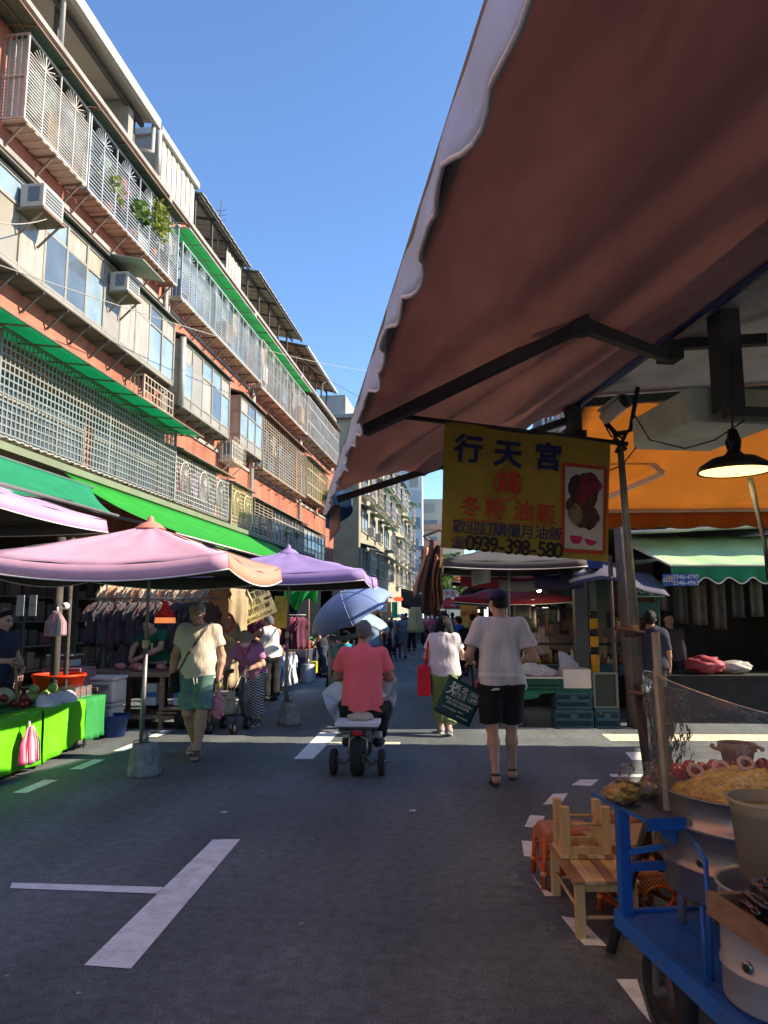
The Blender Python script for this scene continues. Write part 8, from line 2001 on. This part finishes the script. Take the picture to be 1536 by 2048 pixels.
bt2('新北',.42,.80,.070,.02);bt2('好生活',.43,.64,.045,.012);bt2('健走',.80,.79,.038,.01);bt2('活動',.80,.67,.038,.01)
bt2('臺灣人新北市議員候選人',.5,.46,.026,.006);bt2('寶貝18歲公民投票權',.5,.37,.026,.006);bt2('新北市好生活發展協會',.32,.22,.014);bt2('指導單位',.62,.24,.014);bt2('新北市政府體育處',.72,.13,.014)
def tl(p,q,w_):
 f_=lambda u,v:bgc+ex*((u-.5)*W_)+ez*((v-.5)*H_)+en*fs*(.032+.02*math.sin(PI*u)*(1.1-v))
 b.bar(f_(*p),f_(*q),w_,.001,upv=tuple(en))
tl((.27,.555),(.62,.555),.003)
rr_=[(.69,.60),(.91,.60),(.93,.63),(.93,.83),(.91,.86),(.69,.86),(.67,.83),(.67,.63),(.69,.60)]
for p,q in zip(rr_,rr_[1:]):tl(p,q,.004)
for p,q,w_ in(((.16,.83),(.20,.70),.022),((.20,.70),(.13,.60),.016),((.20,.70),(.25,.62),.015),((.25,.62),(.24,.55),.012),((.13,.60),(.07,.57),.012),((.17,.80),(.09,.74),.010),((.17,.80),(.26,.76),.010),((.26,.76),(.29,.80),.009)):tl(p,q,w_)
b.add([bgc+ex*((.17-.5+.045*math.cos(a))*W_)+ez*((.885-.5+.045*math.sin(a))*H_)+en*fs*.046 for a in[2*PI*k/14*(fs)for k in range(14)]],[list(range(14))])
obj('lettering',b,M('white_bag_print',(.62,.64,.62),.7),t_)
pk=T6@V((-.18,.30,.85));F=Field(pk-V((.14,.14,.2)),pk+V((.14,.14,.2)),.007);F.cap(pk+V((0,0,.08)),pk-V((0,0,.10)),.035,.07,k=0,flat=(1,.6,1));F.warp(lambda X,Y,Z:.006*np.sin(90*X+20*Z))
fobj('plastic_bag',F,M('pink_striped_bag',(.58,.12,.18),.4,var=.8,vs=16,stretch=(4,4,.3)),None,label='pink striped bag in front of the man in the cap, half hidden',cat='bag')
# simpler figures
def figure(label,loc,yaw,H,skin,hairm,topm,botm,shoem,J=None,res=.013,hem=None,t0=1.9,sl=.6,hat=None,hf=(0,1,0),group=None,female=False,skirt=False,hair_long=False,sleeveless=False,mask=None,w=1.0,face=False,hands=None):
 J=J or skel(H,female);k=.95 if female else 1.0
 rt_=person_root(label,loc,yaw,group)
 bo,P,R_=body(rt_,J,skin,res=res,hf=hf,k=k,face=True,toes=False,hands=hands)
 if face:face_parts(rt_,P,R_,k)
 if hairm:
  if hair_long:
   F=Field(J['head']-V((.25,.25,.3)),J['head']+V((.25,.25,.25)),res*.8);F.ell(P(0,-.02,.025),(.09,.105,.10),rot=R_,k=0);F.cap(P(0,-.05,0),P(0,-.06,-.13),.07,.055,k=.04);F.clip(P(0,.035,0),R_@V((0,1,-.35)));fobj('hair',F,hairm,rt_)
  else:hair_short(rt_,J,P,R_,hairm,res=min(res,.009),r=.012)
 hz=hem if hem is not None else H*.50
 shirt(rt_,J,topm,(0,0,hz),sl=sl,w=w,loose=.02,res=res,folds=fold(.006,14,6,H*7),sleeveless=sleeveless,taper=1.25 if skirt else 1.0)
 legwear(rt_,J,botm,t0,.11,.095,.085,res=res,top=(0,0,hz+.03))
 if shoem:
  for n in 'LR':shoe(rt_,J,n,shoem,res=max(.008,res*.7))
 if hat is not None:
  F=Field(J['head']-V((.28,.28,.15)),J['head']+V((.28,.28,.25)),max(.008,res*.8));F.ell(P(0,-.012,.04),(.092,.11,.09),rot=R_,k=0,clip=((P(0,0,.03),R_@V((0,-.1,-1))),));F.cap(P(-.04,.09,.045),P(.04,.09,.045),.012,k=.02);F.cap(P(-.035,.15,.038),P(.035,.15,.038),.010,k=.03);fobj('cap',F,hat,rt_)
 if mask is not None:
  F=Field(J['head']-V((.2,.2,.2)),J['head']+V((.2,.2,.2)),.008);F.ell(P(0,.032,-.045),(.066,.080,.066),rot=R_,k=0);F.clip(P(0,0,-.004),R_@V((0,.2,1)));F.clip(P(0,.03,0),R_@V((0,-1,0)));fobj('face_mask',F,mask,rt_)
 return rt_,J
def walkJ(H,ph=1,female=False):
 J=skel(H,female);k=H/1.72;s=.15*ph
 J['anL']+=V((0,s,0));J['knL']+=V((0,s*.7,0));J['anR']+=V((0,-s,.03));J['knR']+=V((0,-s*.2,0));J['wrL']+=V((0,-s*.6,0));J['wrR']+=V((0,s*.6,0));return J
gshirt=M('dark_green_shirt',(.012,.11,.06),.85,var=.15);navyc=M('navy_cloth',(.015,.03,.12),.9,var=.15);dnavy=M('dark_navy_shirt',(.022,.025,.045),.9,var=.2);jean=M('dark_jeans',(.03,.04,.07),.9);greyt=M('grey_trousers',(.12,.12,.13),.9)
J=skel(1.62);J['chest']+=V((0,.10,-.02));J['neck']+=V((0,.17,-.05));J['head']+=V((0,.24,-.10));J['shL']+=V((0,.13,-.05));J['shR']+=V((0,.13,-.05));J['elL']=V((-.25,.28,1.06));J['wrL']=V((-.06,.50,.93));J['elR']=V((.25,.28,1.06));J['wrR']=V((.08,.52,.93))
figure('butcher in a dark green shirt bending over the meat table',(-4.15,11.05+.28,0),PI-.35,1.62,sk_mid,hair_blk,gshirt,blackcl,None,J=J,res=.010,hf=(0,1,-.45),face=True)
b=MB();q=V((-3.98,10.78,.84));b.prism([q,q+V((.16,-.02,.01)),q+V((.16,-.02,.06)),q+V((0,0,.05))],(0,.004,0));b.bar(q+V((0,0,.03)),q+V((-.1,.01,.03)),.02);obj('cleaver',b,steel,label='butcher cleaver over the meat',cat='knife')
J=skel(1.62);J['elR']=V((.22,.05,1.06));J['wrR']=V((.12,.26,1.06));J['elL']=V((-.22,.05,1.05));J['wrL']=V((-.1,.24,.98));J['head']+=V((0,.03,-.02));J['chest']+=V((0,.03,0))
q=PY(2,1240,8.1)
rl,_=figure('dark shirted man with glasses at the left edge leaning on a cane',(q.x,8.1,0),-PI/2-.25,1.62,sk_mid,hair_blk,dnavy,M('dark_trousers',(.02,.02,.025),.9),M('black_shoe',(.015,.015,.016),.6),J=J,res=.009,hf=(0,1,-.2),face=True)
Tl=world_loc(rl);hp=Tl@(J['wrR']+V((-.0,.10,-.02)))
t_=thing('walking_cane','brown wooden walking cane held at the left edge','cane',(hp.x+.02,hp.y,.6));b=MB();b.tube([(hp.x+.06,hp.y-.02,.58),(hp.x+.0,hp.y,hp.z-.04)],.014,8);obj('shaft',b,M('cane_wood',(.34,.18,.07),.5,var=.2),t_);b=MB();b.tube([hp+V((-.04,0,-.05)),hp+V((-.035,0,.03)),hp+V((0,0,.05)),hp+V((.035,0,.0))],.012,8);obj('handle',b,M('cane_wood',(.34,.18,.07),.5),t_)
q=PY(1300,1240,11.0);figure('person in a navy shirt standing with back turned under the green awning',(q.x,11.0,0),-.3,1.60,sk_dark,hair_blk,dnavy,blackcl,None,J=skel(1.60),res=.013,sl=.95,w=1.15)
q=PY(1356,1244,12.2);figure('dim lit seller facing the street behind the bagged goods',(q.x+.1,13.0,0),PI,1.58,sk_mid,hair_blk,M('dim_brown_shirt',(.08,.05,.04),.9),blackcl,None,res=.014)
q=PY(1250,1290,14.2);figure('stall keeper in grey behind the striped post',(q.x,14.8,0),PI,1.55,sk_mid,hair_blk,M('dim_grey_shirt',(.14,.14,.15),.9),blackcl,None,res=.015)
q=PY(1070,1290,15.2);figure('stall keeper in a pale striped shirt among the bottles',(q.x,15.0,0),PI,1.55,sk_mid,hair_blk,M('pale_striped_shirt',(.38,.30,.32),.9,var=.5,vs=10,stretch=(6,6,.3)),blackcl,None,res=.015)
q=PY(440,1262,12.6);figure('person with orange lit hair half hidden behind the cream T-shirt man',(-3.62,13.0,0),PI,1.45,sk_mid,hair_blk,gshirt,blackcl,None,res=.014)
q=PY(702,1245,15.0);figure('woman in black under the pale cyan umbrella',(q.x,15.0,0),PI,1.55,sk_mid,hair_blk,blackcl,blackcl,None,res=.012,face=True,female=True,hair_long=True)
J=skel(1.55);
for n in 'LR':J['kn'+n]=J['hip'+n]+V((0,.40,.0));J['an'+n]=J['kn'+n]+V((0,.06,-.40))
J={a:(v-V((0,0,.30))if not a.startswith('ft')else v)for a,v in J.items()}
q=PY(690,1290,13.2);figure('person in a bright teal shirt seated in the wheelchair',(q.x-.02,13.4,0),0,1.55,sk_mid,hair_blk,M('bright_teal_shirt',(.02,.30,.42),.85),blackcl,None,J=J,res=.012,hem=.5)
t_=thing('wheelchair','grey wheelchair just left of the scooter rider','wheelchair',(q.x,13.3,0));cx=q.x;gf=M('grey_wheelchair_pad',(.16,.165,.17),.7);
b=MB();b.tube([(cx-.28,13.18,1.14),(cx-.2,13.1,1.16),(cx+.0,13.08,1.15),(cx+.2,13.1,1.20),(cx+.28,13.18,1.24)],.05,9);obj('back_cushion',b,gf,t_)
b=MB()
for s in(-1,1):b.tube([(cx+s*.26,13.12,1.15),(cx+s*.25,13.14,.1)],.028,7);b.tube([(cx+s*.17,13.10,1.12),(cx+s*.12,13.12,.55)],.024,7);b.tube([(cx+s*.25,13.1,.6),(cx+s*.25,13.6,.6)],.02,6)
b.bx((cx-.25,13.15,.42),(cx+.25,13.6,.47));obj('frame',b,M('pale_wheelchair_frame',(.40,.38,.36),.5,.3),t_)
for s in(-1,1):tyre(t_,(cx+s*.3,13.35,.28),.28,.04)
def hand_umbrella(name,label,apex,tilt_to,r,depth,m,m2,handle_to,n=8):
 """apex point, axis direction down the shaft"""
 apex=V(apex);ax=(V(handle_to)-apex).normalized();x=ax.cross(V((0,1,0))).normalized();y=ax.cross(x)
 t_=thing(name,label,'umbrella',handle_to)
 b=MB();nn=n*6
 def fn(u,v):
  a=u*2*PI;seg=(u*n)%1;sc=1-.10*sag(seg)*v*v;d=depth*(v**1.8)-.035*sag(seg)*v*v
  return apex+x*(math.cos(a)*r*(.35*v+.65*math.sin(v*PI/2))*sc)+y*(math.sin(a)*r*(.35*v+.65*math.sin(v*PI/2))*sc)+ax*d
 b.sheet(fn,nn,10);o=obj('canopy',b,[m,m2],t_);q=o.modifiers.new('thickness','SOLIDIFY');q.thickness=.003;q.offset=0;q.material_offset=1
 for k in range(n):
  b=MB();b.tube([fn(k/n,v/8)+ax*.004 for v in range(9)],.004,5);obj('rib',b,dsteel,t_)
  b=MB();b.tube([fn(k/n,v/10)-ax*.004 for v in range(11)],.0035,5);obj('seam',b,M('pale_umbrella_seam',(.40,.48,.68),.7),t_)
 b=MB();b.tube([apex-ax*.05,V(handle_to)],.009,7);obj('shaft',b,tube_s,t_)
 return t_
bu1=M('slate_blue_umbrella',(.24,.34,.64),.6,var=.05,trans=.15);bu2=M('slate_blue_inside',(.10,.17,.42),.7)
ap=PY(682,1186,13.0);
ax0=V((.30,.42,-1)).normalized()
hand_umbrella('hand_umbrella','large slate blue umbrella tilted left of the scooter rider',ap,None,.78,.44,bu1,bu2,ap+V((.40,.25,-.80)))
ap=PY(735,1226,15.0);hand_umbrella('hand_umbrella','pale cyan umbrella just behind the slate blue one',ap,None,.55,.22,M('pale_cyan_umbrella',(.36,.50,.55),.6,trans=.2),M('cyan_inside',(.2,.3,.34),.7),ap+V((-.22,.05,-.65)))
gc='shoppers down the street'
purcap=M('purple_cap',(.14,.10,.36),.8)
q=G(806,1315);J=walkJ(1.58,1,True);J['wrL']=V((-.12,.36,.98));J['wrR']=V((.14,.36,.98));J['elL']=V((-.24,.06,1.03));J['elR']=V((.24,.06,1.03))
figure('woman in a purple cap and grey dress pushing a stroller towards the camera',(q.x,q.y-.3,0),PI+.1,1.58,sk_dark,hair_blk,M('grey_blue_dress',(.17,.22,.25),.9,var=.2,vs=8),M('grey_blue_dress',(.17,.22,.25),.9),M('black_shoe',(.015,.015,.016),.6),J=J,res=.014,hem=.55,t0=.9,hat=purcap,w=1.05)
sx,sy=q.x-.42,q.y-1.0
t_=thing('stroller','far stroller with a small white sunshade pushed by the woman in grey','stroller',(sx,sy,0))
b=MB()
for s in(-1,1):b.tube([(sx+s*.2,sy+.4,.95),(sx+s*.2,sy-.1,.45),(sx+s*.2,sy-.35,.1)],.014,6);b.tube([(sx+s*.2,sy-.05,.5),(sx+s*.2,sy+.3,.1)],.014,6);b.tube([(sx+s*.2-.01,sy-.35,.09),(sx+s*.2+.01,sy-.35,.09)],.09,12);b.tube([(sx+s*.2-.01,sy+.3,.09),(sx+s*.2+.01,sy+.3,.09)],.09,12)
obj('frame',b,fr,t_)
F=Field((sx-.35,sy-.4,.2),(sx+.35,sy+.4,1.3),.02);F.ell((sx,sy,.55),(.2,.2,.2));F.ell((sx,sy+.05,.85),(.18,.15,.22));fobj('load',F,M('patterned_load',(.30,.22,.28),.9,var=.9,vs=7),t_,T=Matrix.Translation(-V(t_.location)))
hand_umbrella('hand_umbrella','small white sunshade over the far stroller',(sx+.05,sy,1.62),None,.42,.16,M('white_umbrella',(.66,.66,.64),.6,trans=.2),M('white_inside',(.4,.4,.4),.7),(sx+.05,sy+.02,.9))
q=G(851,1297);t_=thing('bicycle','bicycle coming towards the camera ridden by the person in pink','bicycle',(q.x,q.y,0))
tyre(t_,(q.x,q.y,.3),.3,.05);tyre(t_,(q.x,q.y+1.0,.3),.3,.05)
b=MB();b.tube([(q.x,q.y,.3),(q.x,q.y+.12,.95)],.02,7);b.tube([(q.x,q.y+.1,.8),(q.x,q.y+.5,.3),(q.x,q.y+1,.3)],.02,7);b.tube([(q.x,q.y+.5,.3),(q.x,q.y+.7,.8)],.02,7);obj('frame',b,dsteel,t_);b=MB();b.tube([(q.x-.27,q.y+.2,1.0),(q.x,q.y+.1,.98),(q.x+.27,q.y+.2,1.0)],.015,6);obj('handlebar',b,dsteel,t_)
b=MB();b.bx((q.x-.07,q.y+.6,.8),(q.x+.07,q.y+.85,.85));obj('saddle',b,blackcl,t_)
J=skel(1.6,True);J={a:(v+V((0,0,.02))if not a.startswith('ft')else v)for a,v in J.items()}
for n,s in(('L',-1),('R',1)):J['hip'+n]=V((s*.09,0,.93));J['kn'+n]=V((s*.12,.32,.72 if n=='L' else .62));J['an'+n]=V((s*.12,.22,.34 if n=='L' else .22));J['wr'+n]=V((s*.25,.48,1.02));J['el'+n]=V((s*.27,.2,1.1))
figure('cyclist in a pale pink top with a pink bag riding towards the camera',(q.x,q.y+.7,0),PI,1.6,sk_mid,M('light_brown_hair',(.30,.22,.14),.6),M('pale_pink_top',(.62,.36,.36),.9),M('dark_trousers',(.02,.02,.025),.9),M('black_shoe',(.015,.015,.016),.6),J=J,res=.016,hem=.86)
F=Field((q.x-.3,q.y+.2,.8),(q.x+.3,q.y+.6,1.4),.02);F.box((q.x+.02,q.y+.38,1.12),(.13,.06,.13),rnd=.04);fobj('front_bag',F,M('hot_rose_bag',(.55,.12,.16),.7),None,label='rose pink bag on the cyclist chest',cat='bag')
F=Field((q.x+.1,q.y,.6),(q.x+.5,q.y+.5,1.1),.02);F.ell((q.x+.32,q.y+.22,.82),(.09,.07,.15));fobj('plastic_bag',F,M('pale_blue_bag',(.45,.52,.72),.5,trans=.3),None,label='pale blue plastic bag hanging from the bicycle handlebar',cat='bag')
q=PY(917,1300,19.5);figure('boy in a bright blue T-shirt and black backpack turning left among the crowd',(q.x,19.5,0),.9,1.50,sk_mid,hair_blk,M('bright_blue_tshirt',(.025,.11,.40),.85),blackcl,blackcl,J=walkJ(1.5),res=.012)
F=Field((q.x-.1,19.1,.8),(q.x+.4,19.7,1.3),.016);F.box((q.x+.14,19.36,1.03),(.13,.09,.2),rnd=.05);fobj('backpack',F,blackcl,None,label='black backpack on the boy in blue',cat='backpack')
q=PY(884,1260,15.5);figure('person in a dark navy cap just beyond the woman in white',(q.x+.02,15.5,0),0,1.62,sk_mid,hair_blk,M('dark_slate_shirt',(.04,.045,.06),.9),blackcl,blackcl,J=walkJ(1.62),res=.013,hat=M('navy_cap',(.012,.018,.065),.85))
q=PY(946,1270,21);figure('woman in a mustard patterned blouse beside the boy in blue',(q.x,21,0),.4,1.56,sk_mid,hair_blk,M('mustard_blouse',(.42,.34,.12),.85,var=.6,vs=14),M('dark_trousers',(.02,.02,.025),.9),None,J=walkJ(1.56),res=.015)
crowd=[(870,30,(.45,.06,.22),1.6,0,'shopper in magenta in the far crowd, leftmost'),(878,38,(.16,.18,.30),1.65,0,'shopper in slate blue behind the one in magenta'),(893,26,(.30,.05,.10),1.58,PI,'shopper in dark red facing the camera in the far crowd'),(905,34,(.14,.16,.28),1.66,0,'shopper in dull blue walking away in the far crowd'),(930,30,(.55,.52,.20),1.6,.3,'shopper in pale yellow beside the orange menu board'),(958,27,(.35,.42,.50),1.62,PI,'shopper in pale blue facing the camera on the far right'),(962,33,(.10,.30,.33),1.6,0,'shopper in teal on the far right of the crowd'),(943,41,(.5,.48,.46),1.64,0,'shopper in off white deep in the crowd'),(861,46,(.5,.15,.3),1.6,PI,'shopper in rose far away by the cyclist'),(823,33,(.30,.30,.34),1.6,.2,'person in grey behind the woman with the stroller'),(812,42,(.05,.06,.10),1.65,0,'person in black far away on the left'),(838,44,(.10,.07,.06),1.6,0,'person in brown far away near the pale yellow cloth'),(772,24.5,(.03,.03,.03),1.58,PI,'stall keeper in black under the orange sign'),(758,20.5,(.02,.02,.025),1.6,.4,'person in black just right of the scooter rider head'),(745,19.0,(.22,.30,.40),1.55,.2,'person in grey blue just behind the scooter rider'),(783,30,(.40,.30,.25),1.6,PI,'stall keeper in beige far along the left stalls'),(645,19.2,(.03,.03,.035),1.5,1.2,'person in black crouching over the produce behind the blue umbrella')]
for i,(px,Y,c_,H,yw,lab)in enumerate(crowd):
 q=PY(px,1250,Y)
 figure(lab,(q.x,Y,0),yw,H,(sk_mid,sk_tan,sk_dark)[i%3],hair_blk if i%4 else hair_dgry,M('crowd_cloth_%d'%i,c_,.9,var=.15),[blackcl,jean,greyt][i%3],blackcl,J=walkJ(H,1 if i%2 else-1,i%3==0),res=.02,group=gc,female=i%3==0,hair_long=i%3==0)
q=PY(748,1290,21.5);F=Field((q.x-.4,21,.4),(q.x+.5,22,1.3),.02);F.ell((q.x+.05,21.5,.95),(.12,.1,.14));F.ell((q.x+.12,21.5,.72),(.18,.12,.13));F.ell((q.x+.28,21.5,.78),(.1,.09,.1));F.ell((q.x,21.5,1.12),(.09,.09,.09))
fobj('toy_bundle',F,M('pale_pink_toy',(.58,.40,.34),.8,var=.4,vs=8),None,label='sunlit pale pink bundle on a stall left of the far stroller',cat='bundle')
